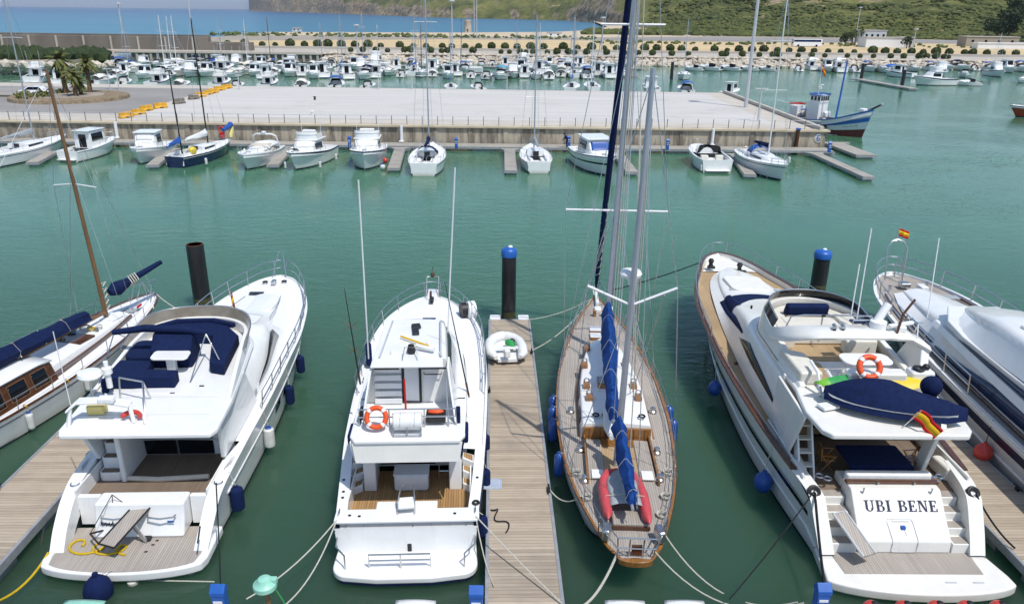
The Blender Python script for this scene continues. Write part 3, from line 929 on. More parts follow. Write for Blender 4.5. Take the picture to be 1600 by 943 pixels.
    tubes(t, 'door_frame', 'black', [[(-.28, 4.72, 3.55), (-.28, 4.72, 4.98), (.28, 4.72, 4.98), (.28, 4.72, 3.55), (-.28, 4.72, 3.55)]], .05)
    bx(t, 'bridge_door', 'greyhull', (0, 4.73, 4.26), (.5, .03, 1.4), 0, 0)
    for k in range(5):
        bx(t, 'louvre', 'greyhull', (-.78, 4.70 - .02 * k, 4.75 - .28 * k), (.9, .06, .2), 0, .02)
    tubes(t, 'grab_rail', 'black', [[(.42, 4.68, 4.65), (.42, 4.63, 4.6), (1.0, 4.63, 4.6), (1.0, 4.68, 4.65)]], .018)
    for x, w in ((-.72, .8), (.75, .85)):
        bx(t, 'shadow_gap', 'black', (x, 4.04, 5.1), (w, .04, .05), 0, 0)
    for sg in (-1, 1):
        tubes(t, 'roof_rail', 'lampgrey', [[(sg * 1.02, 4.6, 5.26), (sg * .98, 4.65, 5.3), (sg * .86, 7.6, 5.3), (sg * .86, 7.7, 5.26)]], .03)
    # roof clutter
    tubes(t, 'boat_hook', 'yellow', [[(-.45, 6.2, 5.3), (.55, 5.35, 5.3)]], .035)
    mb = MB(); mb.tube([(.15, 5.25, 5.36), (.75, 4.95, 5.34)], .075, 10); mb.build('loudhailer', 'gel', t)
    for x, y, s in ((-.6, 4.95, .1), (.55, 5.6, .12), (.95, 4.9, .07)):
        mb = MB(); mb.lathe([(s, 0), (s * .9, s * .8), (s * .4, s * 1.3), (.01, s * 1.35)], (x, y, 5.2), 14); mb.build('roof_lamp', 'gel', t)
    mb = MB(); mb.lathe([(.12, 0), (.15, .1), (.1, .3), (.02, .34)], (0, 5.0, 5.2), 14); mb.build('compass', 'black', t)
    tubes(t, 'roof_frame', 'steel', [[(-.25, 4.4, 5.22), (-.2, 4.8, 5.5), (.2, 4.8, 5.5), (.25, 4.4, 5.22)]], .018)
    mb = MB(); mb.box((.0, 6.9, 5.26), (.24, .9, .05), .12); mb.box((.02, 7.2, 5.27), (.3, .4, .05), .2); mb.build('wet_towel', 'black', t, bevel=.02)
    # aft rail of the bridge with buoy, raft and cushion
    tubes(t, 'bridge_rail', 'steel', [[(-1.55, 3.2, 3.5), (-1.55, 3.1, 4.15), (1.5, 3.1, 4.15), (1.5, 3.2, 3.5)], [(-1.55, 3.15, 3.85), (1.5, 3.15, 3.85)], [(-.6, 3.1, 4.15), (-.6, 3.1, 3.5)], [(.5, 3.1, 4.15), (.5, 3.1, 3.5)], [(1.2, 3.6, 4.9), (1.25, 3.1, 3.5)]], .022)
    lifebuoy(t, (-.98, 2.95, 3.95), .30, .08, R(62))
    mb = MB(); mb.tube([(-.45, 2.85, 3.86), (-.42, 2.85, 3.86), (.42, 2.85, 3.86), (.45, 2.85, 3.86)], [.2, .27, .27, .2], 18); mb.build('life_raft', 'gel', t)
    tubes(t, 'raft_strap', 'lampgrey', [[(x, 2.57, 3.86), (x, 2.66, 4.06), (x, 2.85, 4.14), (x, 3.04, 4.06)] for x in (-.22, .22)] + [[(-.45, 2.55, 3.56), (.45, 2.55, 3.56)]], .018)
    tubes(t, 'raft_cradle', 'steel', [[(x, 2.5, 3.52), (x, 2.56, 3.8), (x, 2.9, 3.55)] for x in (-.42, 0, .42)] + [[(-.42, 2.5, 3.53), (.42, 2.5, 3.53)]], .022)
    tubes(t, 'flag_staff', 'red', [[(-.06, 3.0, 4.2), (-.1, 3.3, 5.1)]], .03)
    bx(t, 'basket', 'black', (.85, 3.35, 3.75), (.62, .4, .3), 0, .04)
    mb = MB(); mb.ball((.85, 3.35, 3.92), (.26, .12, .08)); mb.build('basket_content', 'orange', t)
    bx(t, 'rod_box', 'black', (-1.5, 3.5, 3.75), (.14, .4, .45), 0, .03)
    bx(t, 'rod_box', 'navy', (1.55, 3.5, 3.7), (.14, .4, .45), 0, .03)
    # outriggers
    def outrigger(b, tp):
        b, tp = L_(t, b), L_(t, tp)
        tubes(t, 'outrigger', 'whitespar', [[b, tuple(lerp(b[k], tp[k], .5) for k in range(3)), tp]], .028)
    outrigger(AY(576, 560, 26.0), AY(560, 281, 26.4)); outrigger(AY(697, 578, 25.8), AY(711, 262, 26.2))
    # foredeck
    h.rail(t, 'bow_rail', 8.5, 18.2, .72, .022, 1.5, .12, True, over=.25)
    bx(t, 'hatch', 'blueglass', (-.02, 15.0, 2.36), (.62, .42, .05), 0, .02)
    bx(t, 'bow_roller', 'gel', (0, 18.2, 2.42), (.55, 1.3, .14), 0, .05)
    tubes(t, 'pulpit', 'steel', [[(-.3, 17.8, 2.5), (-.3, 18.75, 3.2), (.3, 18.75, 3.2), (.3, 17.8, 2.5)]], .026)
    bx(t, 'anchor_windlass', 'black', (0, 17.2, 2.52), (.2, .5, .2), 0, .05)
    mb = MB(); mb.tube([(-.1, 18.3, 2.55), (-.05, 17.4, 2.62)], .05, 6); mb.build('anchor_shank', 'rust', t)
    mb = MB(); mb.ball((0, 18.6, 3.35), (.1, .08, .16)); mb.tube([(0, 18.7, 3.2), (0, 18.7, 3.75)], .015, 5); mb.build('bow_light', 'darkwood', t)
    for sg, y in ((-1, 11.0),):
        bx(t, 'rail_bag', 'navyfender', (-2.3, y, 2.45), (.25, .8, .8), .15, .1)
    mb = MB(); mb.tube([(1.75, 15.8, 2.5), (1.78, 15.8, 2.5), (2.1, 15.9, 2.5), (2.12, 15.9, 2.5)], [.3, .44, .44, .3], 18); o = mb.build('spare_raft', 'gel', t)
    mb = MB(); mb.tube([(1.45, 15.7, 2.55), (1.7, 15.78, 2.55)], [.36, .36], 14); mb.build('raft_hose', 'black', t)
    return t, h


# ============================================================ E  classic ketch
def spar(t, name, mt, a, b, r0, r1, n=12):
    mb = MB(); mb.tube([tuple(lerp(a[k], b[k], s) for k in range(3)) for s in span(0, 1, 6)], [lerp(r0, r1, s) for s in span(0, 1, 6)], n)
    return mb.build(name, mt, t)


def sailcover(t, a, b, h0, h1, mt, name='sail_cover', w=.2, seed=1, n=22):
    """stacked sail under its cover on a boom from a (mast) to b"""
    rnd = random.Random(seed)
    mb = MB(); rings = []
    for i in range(n + 1):
        s = i / n
        h = lerp(h0, h1, s ** .7) * (1 + rnd.uniform(-.035, .035))
        ww = w * (1 - .3 * s) * (1 + rnd.uniform(-.10, .10))
        if s > .95: h *= .6; ww *= .6
        cx, cy, cz = (lerp(a[k], b[k], s) for k in range(3))
        dx, dy = b[0] - a[0], b[1] - a[1]; l = math.hypot(dx, dy)
        nx, ny = -dy / l, dx / l
        ring = []
        sway = rnd.uniform(-.05, .05)
        for k in range(10):
            q = 2 * math.pi * k / 10
            v = math.sin(q); fold = 1 + .22 * math.sin(k * 2.3 + s * 9 + seed) * abs(math.cos(q))
            u = math.cos(q) * ww * (1 - .42 * v) * fold + sway * (v > 0)
            ring.append((cx + nx * u, cy + ny * u, cz - .1 + (v + 1) / 2 * h))
        rings.append(ring)
    mb.loft(rings, True, True, True)
    if n >= 16:      # lacing round the cover
        for i in range(3, n, 6):
            q = [tuple(c + (rc - c) * 1.04 for rc, c in zip(p, [sum(z[k] for z in rings[i]) / 10 for k in range(3)])) for p in rings[i]]
            tb = MB(); tb.tube(q + q[:1], .008, 4); tb.build('cover_lacing', 'rope', t)
    return mb.build(name, mt, t, ang=30)


def boat_E():
    t = thing('ketch', 'two-masted classic yacht with grey teak decks, blue sail covers and red dinghy', 'sailing yacht', (3.62, 17.9, 0), R(-2.3))
    h = Hull([(0, .5, 1.28, .42), (.5, .78, 1.24, .35), (1.3, 1.06, 1.2, .7), (3.6, 1.68, 1.16, 1.35), (6, 2.05, 1.15, 1.85), (8.6, 2.2, 1.16, 2.05), (11.5, 2.12, 1.22, 1.9), (14, 1.82, 1.32, 1.45), (16, 1.45, 1.44, 1.0), (18, .92, 1.58, .5), (19.6, .38, 1.72, .12), (20.4, .06, 1.8, .02)], 1.7)
    h.counter = 2.6
    h.build(t, 'white')
    h.band(t, 'varnished_topside', 'teakv', .0, .09, n=40)
    h.band(t, 'boot_stripe', 'navystripe', .9, 1.04, n=36)
    h.deck(t, 'teak_deck', 'teakgrey', .05, 20.3, .06, .05, .07, n=40)
    h.bulwark(t, 'cap_rail', 'teakv', .02, 20.35, .1, .09, n=40)
    mb = MB(); mb.prism([(-.5, .06)] + [(-.5 * math.cos(a), .06 - .2 * math.sin(a)) for a in span(.15, math.pi - .15, 12)] + [(.5, .06)], 1.08, 1.29, [(-.5, .03)] + [(-.5 * math.cos(a), .03 - .2 * math.sin(a)) for a in span(.15, math.pi - .15, 12)] + [(.5, .03)]); mb.build('taffrail_board', 'teakv', t, bevel=.03)
    # coachroof
    H1 = House([(6.85, 1.34, 1.26, 1.1, 1.72), (9.5, 1.32, 1.24, 1.12, 1.76), (12, 1.12, 1.04, 1.2, 1.76), (13.6, .86, .78, 1.26, 1.74), (14.5, .55, .47, 1.3, 1.72), (14.85, .22, .16, 1.32, 1.68)], .09, .06)
    H1.build(t, 'coachroof', 'gel', 24)
    H1.pane(t, 'glass', 7.6, 8.6, .35, .8); H1.pane(t, 'glass', 9.4, 10.4, .35, .8)
    mb = MB()
    for sg in (-1, 1):
        mb.tube([H1.side(y, 0, sg, .05)[:2] + (H1.side(y, 0, sg)[2] + .03,) for y in span(6.9, 14.8, 20)], .05, 6)
    mb.build('coachroof_coaming', 'teakv', t)
    bx(t, 'bulkhead', 'teakv', (0, 6.78, 1.15), (2.5, .1, .95), 0, .01)
    for x in (-1.0, -.6, .62, 1.02):
        bx(t, 'panel_seam', 'darkwood', (x, 6.72, 1.2), (.02, .02, .8), 0, 0)
    bx(t, 'companionway', 'darkwood', (-.15, 6.71, 1.2), (.6, .04, .85), 0, .01)
    # cockpit well
    for sg in (-1, 1):
        bx(t, 'cockpit_seat', 'teakgrey', (sg * .86, 5.35, .98), (.55, 2.5, .5), 0, .03)
        bx(t, 'seat_box', 'gel', (sg * .84, 4.3, 1.26), (.4, .5, .06), 0, .02)
        mb = MB(); mb.box((sg * 1.18, 5.3, 1.22), (.07, 2.9, .3)); mb.build('coaming', 'teakv', t, bevel=.015)
    mb = MB(); mb.box((0, 5.4, 1.16), (1.2, 2.6, .03)); mb.build('cockpit_grating', 'teakside', t)
    bx(t, 'bridge_deck', 'teakv', (0, 6.45, 1.19), (1.2, .5, .06), 0, .01)
    for x, y in ((-1.36, 5.9), (1.36, 5.9), (-1.28, 4.0), (1.24, 4.2), (-1.62, 8.7), (1.6, 8.9)):
        mb = MB(); mb.lathe([(.16, 0), (.15, .08), (.1, .12), (.11, .22), (.06, .24), (.01, .25)], (x, y, 1.15), 14); mb.build('winch', 'steel', t)
    # coachroof fittings: mushroom vents in wooden boxes
    for x, y in ((-.78, 13.4), (-.98, 11.6), (-.98, 9.7), (-.92, 8.7), (.9, 9.8), (.98, 8.8), (.75, 11.8)):
        bx(t, 'vent_box', 'teakv', (x, y, 1.86), (.26, .4, .16), .0, .02)
        mb = MB(); mb.torus((x, y + .1, 2.02), .1, .03, 12, 6, R(90)); mb.build('vent_cowl', 'steel', t)
    for x in (-.75, -.4, .95):
        mb = MB(); mb.torus((x, 7.3, 1.86), .11, .035, 12, 6); mb.build('deck_cleat', 'black', t)
    bx(t, 'skylight', 'teakv', (-.3, 9.9, 1.9), (.5, .75, .18), 0, .02)
    bx(t, 'skylight_glass', 'greypvc', (-.3, 9.95, 2.0), (.42, .6, .03), 0, .01)
    mb = MB(); mb.tube([(-.35, 7.9, 1.95), (-.3, 7.2, 1.9), (-.32, 6.5, 1.8), (-.25, 5.9, 1.72)], [.12, .2, .2, .1], 10); mb.build('furled_bag', 'cloth_cover', t)
    for y, w in ((15.6, .62), (16.4, .6)):
        bx(t, 'foredeck_hatch', 'greyhull', (-.22, y, 1.5), (w, .55, .14), 0, .03); bx(t, 'hatch_trim', 'teakv', (-.22, y - .3, 1.47), (w, .07, .14), 0, .01)
    for x in (-.2, .25):
        mb = MB(); mb.lathe([(.09, 0), (.08, .25), (.12, .28), (.02, .32)], (x, 17.9, 1.6), 12); mb.build('bollard', 'teakv', t)
    bx(t, 'windlass', 'gel', (0, 18.5, 1.72), (.35, .5, .22), 0, .05)
    spar(t, 'bowsprit', 'gel', (0, 18.9, 1.85), (0, 21.0, 2.05), .1, .08)
    tubes(t, 'pulpit', 'steel', [[(-.75, 18.6, 1.65), (-.6, 19.2, 2.3), (-.25, 20.6, 2.45), (.25, 20.6, 2.45), (.6, 19.2, 2.3), (.75, 18.6, 1.65)], [(-.25, 20.6, 2.45), (-.1, 20.2, 1.85)], [(.25, 20.6, 2.45), (.1, 20.2, 1.85)]], .024)
    # guard rails
    mb = MB()
    for sg in (-1, 1):
        for hh in (.32, .62):
            mb.tube([(sg * (h.b(y) - .08), y, h.z(y) + hh) for y in span(1.0, 18.6, 22)], .012, 5)
        for y in span(1.0, 18.6, 11):
            mb.tube([(sg * (h.b(y) - .08), y, h.z(y)), (sg * (h.b(y) - .08), y, h.z(y) + .64)], .016, 5)
    mb.build('guard_rail', 'steel', t)
    tubes(t, 'pushpit', 'steel', [[(-1.0, 1.2, 1.25), (-1.0, 1.1, 1.9), (-.55, .05, 1.95), (.55, .05, 1.95), (1.0, 1.1, 1.9), (1.0, 1.2, 1.25)], [(-1.0, 1.1, 1.58), (-.55, .05, 1.6), (.55, .05, 1.6), (1.0, 1.1, 1.58)], [(-.55, .05, 1.95), (-.5, .1, 1.25)], [(.55, .05, 1.95), (.5, .1, 1.25)], [(-.2, .02, 1.95), (-.2, .1, 1.25)], [(.2, .02, 1.95), (.2, .1, 1.25)]], .024)
    bx(t, 'stern_board', 'darkwood', (.02, .12, 1.5), (.3, .06, .34), 0, .01)
    bx(t, 'stern_locker', 'teakgrey', (0, 1.75, 1.32), (1.1, .7, .22), 0, .03)
    bx(t, 'locker_trim', 'darkwood', (0, 1.38, 1.3), (1.14, .06, .12), 0, .01)
    for sg in (-1, 1):
        bx(t, 'outboard_bracket', 'steel', (sg * .78, .9, 1.5), (.25, .5, .4), .2 * sg, .08)
    # masts and rigging
    mx, my = .06, 13.95
    spar(t, 'main_mast', 'alu', (mx, my, 1.2), (mx + .5, my - .2, 23.5), .14, .10, 14)
    zx, zy = -.15, 5.0
    spar(t, 'mizzen_mast', 'alu', (zx, zy, 1.1), (zx + .28, zy - .05, 14.35), .115, .08, 14)
    def crosstree(bx_, by, z, half, up=0.0, aft=0.0):
        tubes(t, 'crosstree', 'whitespar', [[(bx_ - half, by - aft, z + up), (bx_, by, z), (bx_ + half, by - aft, z + up)]], .05)
    crosstree(mx + .14, my - .05, 8.0, 2.15); crosstree(mx + .34, my - .1, 15.4, 1.25)
    crosstree(zx + .13, zy, 7.1, 1.42, .62)
    mb = MB(); mb.lathe([(.06, -.3), (.1, -.05), (.33, 0), (.36, .1), (.3, .2), (.02, .26)], (zx + .1, zy + .38, 7.95), 18); mb.build('radar_dome', 'gel', t)
    tubes(t, 'radar_bracket', 'alu', [[(zx + .13, zy, 7.4), (zx + .1, zy + .38, 7.7)]], .04)
    sailcover(t, (mx + .02, my - .25, 2.75), (zx - .12, 5.75, 2.55), 1.35, .6, 'blue', 'main_sail_cover', .30, 4)
    spar(t, 'main_boom', 'alu', (mx, my - .15, 2.7), (zx - .12, 5.6, 2.5), .08, .07)
    sailcover(t, (zx + .02, zy - .15, 2.35), (zx + .12, 1.35, 2.2), .95, .42, 'blue', 'mizzen_sail_cover', .24, 9, 16)
    spar(t, 'mizzen_boom', 'alu', (zx, zy - .1, 2.3), (zx + .12, 1.15, 2.12), .06, .05)
    # furled jib on the forestay
    a, b = Vector((0, 20.6, 2.1)), Vector((mx + .5, my - .05, 23.2))
    mb = MB()
    pts = [a.lerp(b, s) for s in span(0, 1, 30)]
    mb.tube(pts, [.05 if i < 1 else (.10 + .05 * math.sin(min(1, i / 24) * math.pi * .9)) for i in range(31)], 8)
    mb.build('furled_jib', 'navy', t)
    mb = MB()
    pp = []
    for i in range(90):
        s = .03 + i / 89 * .22
        c = a.lerp(b, s); q = i * .75
        pp.append(c + Vector((math.cos(q) * .135, math.sin(q) * .10, math.sin(q) * .03)))
    mb.tube(pp, .018, 4); mb.build('jib_lashing', 'rope', t)
    sh = []
    for sg in (-1, 1):
        ct = (mx + .14 + sg * 2.15, my - .05, 8.0)
        dk = (sg * (h.b(my) - .06), my, 1.35)
        sh += [[dk, ct, (mx + .5, my - .2, 23.0)], [(dk[0], my - .5, 1.35), (mx + .14, my - .05, 8.2)], [(dk[0], my + .5, 1.35), (mx + .14, my - .05, 8.2)], [(sg * (h.b(my - 2.2) - .06), my - 2.2, 1.3), (mx + .34, my - .12, 15.4)]]
        ct = (zx + .13 + sg * 1.42, zy, 7.72)
        dk = (sg * (h.b(zy) - .06), zy, 1.2)
        sh += [[dk, ct, (zx + .28, zy - .05, 14.2)], [(dk[0], zy - .6, 1.2), (zx + .14, zy, 7.2)]]
    sh += [[(0, 19.4, 1.8), (mx + .36, my, 16.5)], [(zx - .1, 5.7, 2.6), (mx + .5, my - .25, 23.0)], [(.1, 1.2, 2.1), (zx + .28, zy - .1, 14.2)]]
    tubes(t, 'standing_rigging', 'steel', sh, .014, 4)
    hl = [[(mx + .2 + .12 * k, my - .22 - .1 * k, 2.0), (mx + .45 + .02 * k, my - .25, 22.5 - 2.0 * k)] for k in range(4)] + [[(.95 + .1 * k, 10.8, 1.8), (mx + .55, my - .2, 20 - k)] for k in range(2)] + [[(zx + .55, zy + .8, 1.3), (zx + .3, zy, 13.9)], [(zx + .85, 9.2, 1.7), (zx + .32, zy + .1, 13.2)], [(zx + .95, 9.4, 1.7), (zx + 1.2, zy + .2, 7.4)]]
    tubes(t, 'running_rigging', 'rope', hl, .018, 4)
    for sg, y in ((-1, 3.0), (-1, 4.4), (1, 3.2), (1, 4.6), (1, 2.2)):
        mb = MB()
        for k in range(3): mb.torus((sg * (h.b(y) - .3), y, 1.2 + .03 * k), .14 + .01 * k, .02, 14, 5)
        mb.build('rope_coil', 'rope', t)
    # inflatable dinghy lashed over the after deck
    d = thing('inflatable_dinghy', 'red inflatable dinghy with grey floor lashed upside down on the ketch stern', 'dinghy', W(t, (-.10, 1.45, 1.4)), R(-2.3) + R(2))
    d.scale = (.74, .82, .85)
    for sg, y0 in ((-1, .0), (1, -.25)):
        mb = MB()
        rr = [.03, .12, .2, .225, .23, .23, .22, .2, .17, .14]
        path = [(sg * .82, y0 - .05), (sg * .81, y0 + .12), (sg * .79, y0 + .35), (sg * .80, y0 + .8), (sg * .82, 1.3), (sg * .80, 1.9), (sg * .72, 2.4), (sg * .52, 2.85), (sg * .25, 3.05), (0, 3.1)]
        mb.tube([(x, y, .22 + .05 * math.sin(i * 2.1)) for i, (x, y) in enumerate(path)], rr, 14)
        mb.build('side_tube', 'redpvc', d)
    mb = MB(); mb.patch(lambda y, q: (q * (.66 - .45 * max(0, (y - 2.0) / 1.0) ** 2), y, .38 + .12 * (1 - q * q) - .1 * max(0, (y - 2.2))), span(.55, 2.85, 10), span(-1, 1, 8))
    mb.build('floor', 'greypvc', d, solid=.02)
    tubes(d, 'lashing', 'rope', [[(-1.02, 1.0, .2), (-.8, 1.02, .48), (0, 1.05, .55), (.8, 1.02, .48), (1.02, 1.0, .2)]], .015)
    return t, h
# letters with serifs, drawn as flat plates standing on a plane given by origin, right and up
def letter_polys(ch):
    P = []
    def rect(x0, y0, x1, y1): P.append([(x0, y0), (x1, y0), (x1, y1), (x0, y1)])
    def arc(cx, cy, rx, ry, a0, a1, w0, w1, n=10):
        for i in range(n):
            A, B = a0 + (a1 - a0) * i / n, a0 + (a1 - a0) * (i + 1) / n
            def wd(a): return w0 + (w1 - w0) * abs(math.cos(a))
            P.append([(cx + (rx - wd(A)) * math.cos(A), cy + (ry - w0) * math.sin(A)), (cx + rx * math.cos(A), cy + ry * math.sin(A)),
                      (cx + rx * math.cos(B), cy + ry * math.sin(B)), (cx + (rx - wd(B)) * math.cos(B), cy + (ry - w0) * math.sin(B))])
    s = .07
    if ch == 'U':
        rect(.10, .3, .28, 1); rect(0, .93, .40, 1); rect(.66, .3, .75, 1); rect(.54, .93, .88, 1)
        arc(.425, .32, .325, .32, math.pi, 2 * math.pi, .08, .17)
        return P, .9
    if ch == 'B':
        rect(.08, 0, .27, 1); rect(0, 0, .45, s); rect(0, .93, .42, 1); rect(.2, .48, .42, .55)
        arc(.40, .755, .26, .245, -math.pi / 2, math.pi / 2, .06, .17); arc(.42, .265, .32, .265, -math.pi / 2, math.pi / 2, .06, .18)
        return P, .78
    if ch == 'I':
        rect(.1, 0, .29, 1); rect(0, 0, .39, s); rect(0, .93, .39, 1)
        return P, .42
    if ch == 'E':
        rect(.08, 0, .27, 1); rect(0, 0, .66, s); rect(0, .93, .62, 1); rect(.2, .47, .46, .54); rect(.59, .0, .66, .27); rect(.55, .75, .62, 1); rect(.42, .38, .48, .63)
        return P, .72
    if ch == 'N':
        rect(.1, 0, .17, 1); rect(0, 0, .28, s); rect(0, .93, .2, 1); rect(.68, 0, .75, 1); rect(.58, .93, .86, 1)
        P.append([(.1, 1), (.32, 1), (.75, 0), (.62, 0)])
        return P, .9
    if ch == '6':
        arc(.30, .30, .28, .30, 0, 2 * math.pi, .12, .15, 20); arc(.42, .45, .40, .55, R(75), math.pi, .12, .15)
        return P, .6
    return P, .45


def lettering(text, parent, o, right, up, hgt, mt, name='lettering', sx=1.0):
    mb = MB(); o = Vector(o); right = Vector(right).normalized(); up = Vector(up).normalized()
    nrm = right.cross(up)
    x = 0
    lift = 0
    for ch in text:
        ps, w = letter_polys(ch)
        for k, p in enumerate(ps):
            l = .008 + .0006 * (k % 3)
            a = [o + right * ((x + u) * hgt * sx) + up * (v * hgt) + nrm * l for u, v in p]
            b = [q - nrm * (l + .004) for q in a]
            n = len(p)
            mb.add(b + a, [tuple(range(n, 2 * n))] + [(i, (i + 1) % n, n + (i + 1) % n, n + i) for i in range(n)])
        x += w + .1
    return mb.build(name, mt, parent, smooth=False)


def text_width(text, hgt, sx=1.0):
    return sum(letter_polys(c)[1] + .1 for c in text) * hgt * sx


def flag(label, base, tip, drop, wid, cols, dirv, group=None, curl=.25):
    """ensign: staff from base to tip, cloth of coloured bands hanging from it"""
    t = thing('flag', label, 'flag', base, 0, group)
    b = Vector(tip) - Vector(base)
    mb = MB(); mb.tube([(0, 0, 0), b], .018, 6); mb.build('flagstaff', 'steel', t)
    d = Vector(dirv)
    tot = sum(w for _, w in cols)
    acc = 0
    for mt, w in cols:
        a0, a1 = acc / tot, (acc + w) / tot; acc += w
        mb = MB()
        def fn(u, v):
            p = b * (1 - .02) - b.normalized() * (lerp(a0, a1, v) * drop)
            q = p + d * (u * wid) + Vector((0, 0, -curl * u * u)) + Vector((.05 * math.sin(u * 7), .07 * math.sin(u * 9 + 1), .0))
            return q
        mb.patch(fn, span(0, 1, 12), [0, .5, 1])
        mb.build('stripe', mt, t, solid=.008)
    return t


# ============================================================ F  the large cream yacht
def boat_F():
    t = thing('motor_yacht', 'large cream yacht UBI BENE with covered tender and brown caprail', 'motor yacht', (11.95, 18.35, 0), R(.5))
    h = Hull([(.75, 2.52, .44, 2.35), (1.25, 2.6, 1.2, 2.4), (1.9, 2.68, 1.95, 2.45), (2.6, 2.78, 2.06, 2.5), (4, 2.92, 2.12, 2.6), (7, 3.1, 2.24, 2.75), (11, 3.2, 2.47, 2.6), (15.5, 3.02, 2.76, 2.0), (18.3, 2.55, 2.9, 1.4), (20.2, 1.95, 2.98, .9), (21.8, 1.45, 3.03, .5), (23.1, .85, 3.06, .2), (23.75, .12, 3.08, .03)], 2.2)
    h.build(t, 'cream')
    h.band(t, 'boot_stripe', 'navystripe', .95, 1.04, n=40)
    h.band(t, 'window_band', 'glass', .335, .43, 1.9, 17.5, n=40)
    h.band(t, 'pin_stripe', 'navystripe', .29, .305, 2.0, 22.5, n=40)
    h.rub(t, 'spray_rail', 'cream', .66, .05, 1.3, 21)
    h.bulwark(t, 'gunwale', 'cream', .8, 3.6, lambda y: .46, .9)
    h.bulwark(t, 'bulwark', 'cream', 3.6, 23.7, .14, .28, h=.0)
    # brown cap rail
    mb = MB()
    ys = [3.0 + (23.72 - 3.0) * (1 - (1 - i / 44) ** 1.35) for i in range(45)]
    for sg in (-1, 1):
        mb.loft([[(sg * (h.b(y) + .05), y, h.z(y) + .015), (sg * (h.b(y) + .04), y, h.z(y) + .075), (sg * max(h.b(y) - .15, .0), y, h.z(y) + .075), (sg * max(h.b(y) - .16, .0), y, h.z(y) + .015)] for y in ys], True, True, True)
    mb.build('cap_rail', 'darkwood', t, ang=30)
    h.deck(t, 'side_deck', 'teakside', 5.6, 23.3, .14, .27, .0)
    h.deck(t, 'foredeck', 'creammatte', 21.2, 23.5, .2, .23, .03)
    # platform
    pl = [(-2.5, 1.3), (-2.62, .2)] + [(2.74 * math.sin(a) / math.sin(1.25) + .06, -.8 - .1 * math.sin(a) + 1.5 * (1 - math.cos(a)) * .5) for a in span(-1.25, 1.25, 14)] + [(2.78, .0), (2.5, 1.3)]
    mb = MB(); mb.prism(pl, .12, .45); mb.build('swim_platform', 'cream', t, bevel=.07)
    mb = MB(); mb.prism([(-2.15, 1.2), (-2.05, .05), (2.05, .05), (2.15, 1.2)], .45, .462); mb.build('platform_teak', 'teakgrey', t)
    for x in (.9, 1.7):
        bx(t, 'platform_slot', 'lampgrey', (x, -.3, .455), (.32, .06, .012), 0, 0)
    # transom moulding
    x0, x1 = -1.28, 1.55
    prof = [(.98, .46), (1.0, .86), (1.5, 1.35), (2.1, 2.0), (2.75, 2.02), (2.75, .46)]
    mb = MB(); mb.prismx(prof, x0, x1); mb.build('transom', 'cream', t, bevel=.05)
    sl = Vector((0, .6, .65)).normalized()
    w = text_width('UBI BENE', .34, 1.05)
    lettering('UBI BENE', t, ((x0 + x1) / 2 - w / 2 + .08, 1.63, 1.505), (1, 0, 0), sl, .34, 'navystripe', sx=1.05)
    def onT(x, s):   # point on the sloping transom face, s metres up the slope from its lower edge
        a = Vector((0, .5, .49)).normalized()
        return Vector((x, 1.0, .86)) + a * s + Vector((0, -.7, .7)) * .012
    tubes(t, 'hatch_outline', 'lampgrey', [[(-.28, .985, .55), (-.26, .985, .8), onT(-.26, .08), onT(-.32, .60), onT(-.28, .68), onT(.42, .68), onT(.47, .60), onT(.52, .08), (.52, .985, .8), (.5, .985, .55), (.44, .985, .5), (-.22, .985, .5), (-.28, .985, .55)]], .018, 5)
    mb = MB(); c = onT(.13, .42); mb.box(tuple(c), (.13, .1, .1)); mb.build('emblem', 'bluepaint', t)
    mb = MB()
    for k in range(9): 
        c = onT(-.16 + k * .06, .60); mb.box(tuple(c), (.035, .012, .03))
    for k in range(5):
        c = onT(.17 + .008 * k, .33 - .035 * k); mb.box(tuple(c), (.02, .014, .02))
    mb.build('small_lettering', 'lampgrey', t)
    for x in (x0 + .35, x1 - .35):
        tubes(t, 'flag_socket', 'steel', [[(x, 2.0, 1.93), (x, 1.98, 2.1)]], .03)
    # settee back and caprail over the transom
    mb = MB(); mb.box(((x0 + x1) / 2, 2.42, 2.06), (x1 - x0 + .1, .2, .09)); mb.build('transom_caprail', 'darkwood', t, bevel=.03)
    mb = MB(); mb.prism(rrect(x0 + .05, x1 - .05, 2.55, 2.85, .1), 1.9, 2.22); mb.build('settee_back', 'cloth_cover', t, bevel=.06)
    bx(t, 'settee_seat', 'seat', ((x0 + x1) / 2, 3.05, 1.75), (x1 - x0, .55, .3), 0, .06)
    for x in (-.35, .8):
        bx(t, 'rail_hook', 'steel', (x, 2.32, 2.1), (.05, .1, .05), 0, 0)
    # stairs each side of the transom
    for sg, xa, xb in ((1, 1.6, 2.25), (-1, -2.25, -1.33)):
        for k in range(4):
            y, z = 1.0 + .42 * k, .78 + .27 * k
            mb = MB(); mb.box(((xa + xb) / 2, y + .5, z - .2), (xb - xa, 1.0, .4)); mb.build('step', 'cream', t, bevel=.02)
            mb = MB(); mb.box(((xa + xb) / 2, y + .2, z + .006), (xb - xa - .12, .32, .012)); mb.build('tread', 'teakgrey', t)
        mb = MB()
        mb.torus((sg * 1.75, 2.75, 1.95), .12, .03, 12, 6); mb.torus((sg * 1.95, 2.9, 1.95), .12, .03, 12, 6); mb.build('mooring_winch', 'steel', t)
    for sg in (-1, 1):
        mb = MB(); mb.torus((sg * 2.48, 1.95, 1.98), .15, .07, 14, 8, R(50)); mb.build('hawse_pipe', 'black', t)
    # cockpit
    mb = MB(); mb.box((0, 4.4, 1.5), (5.2, 3.6, .2)); mb.build('cockpit_sole', 'teaktan', t)
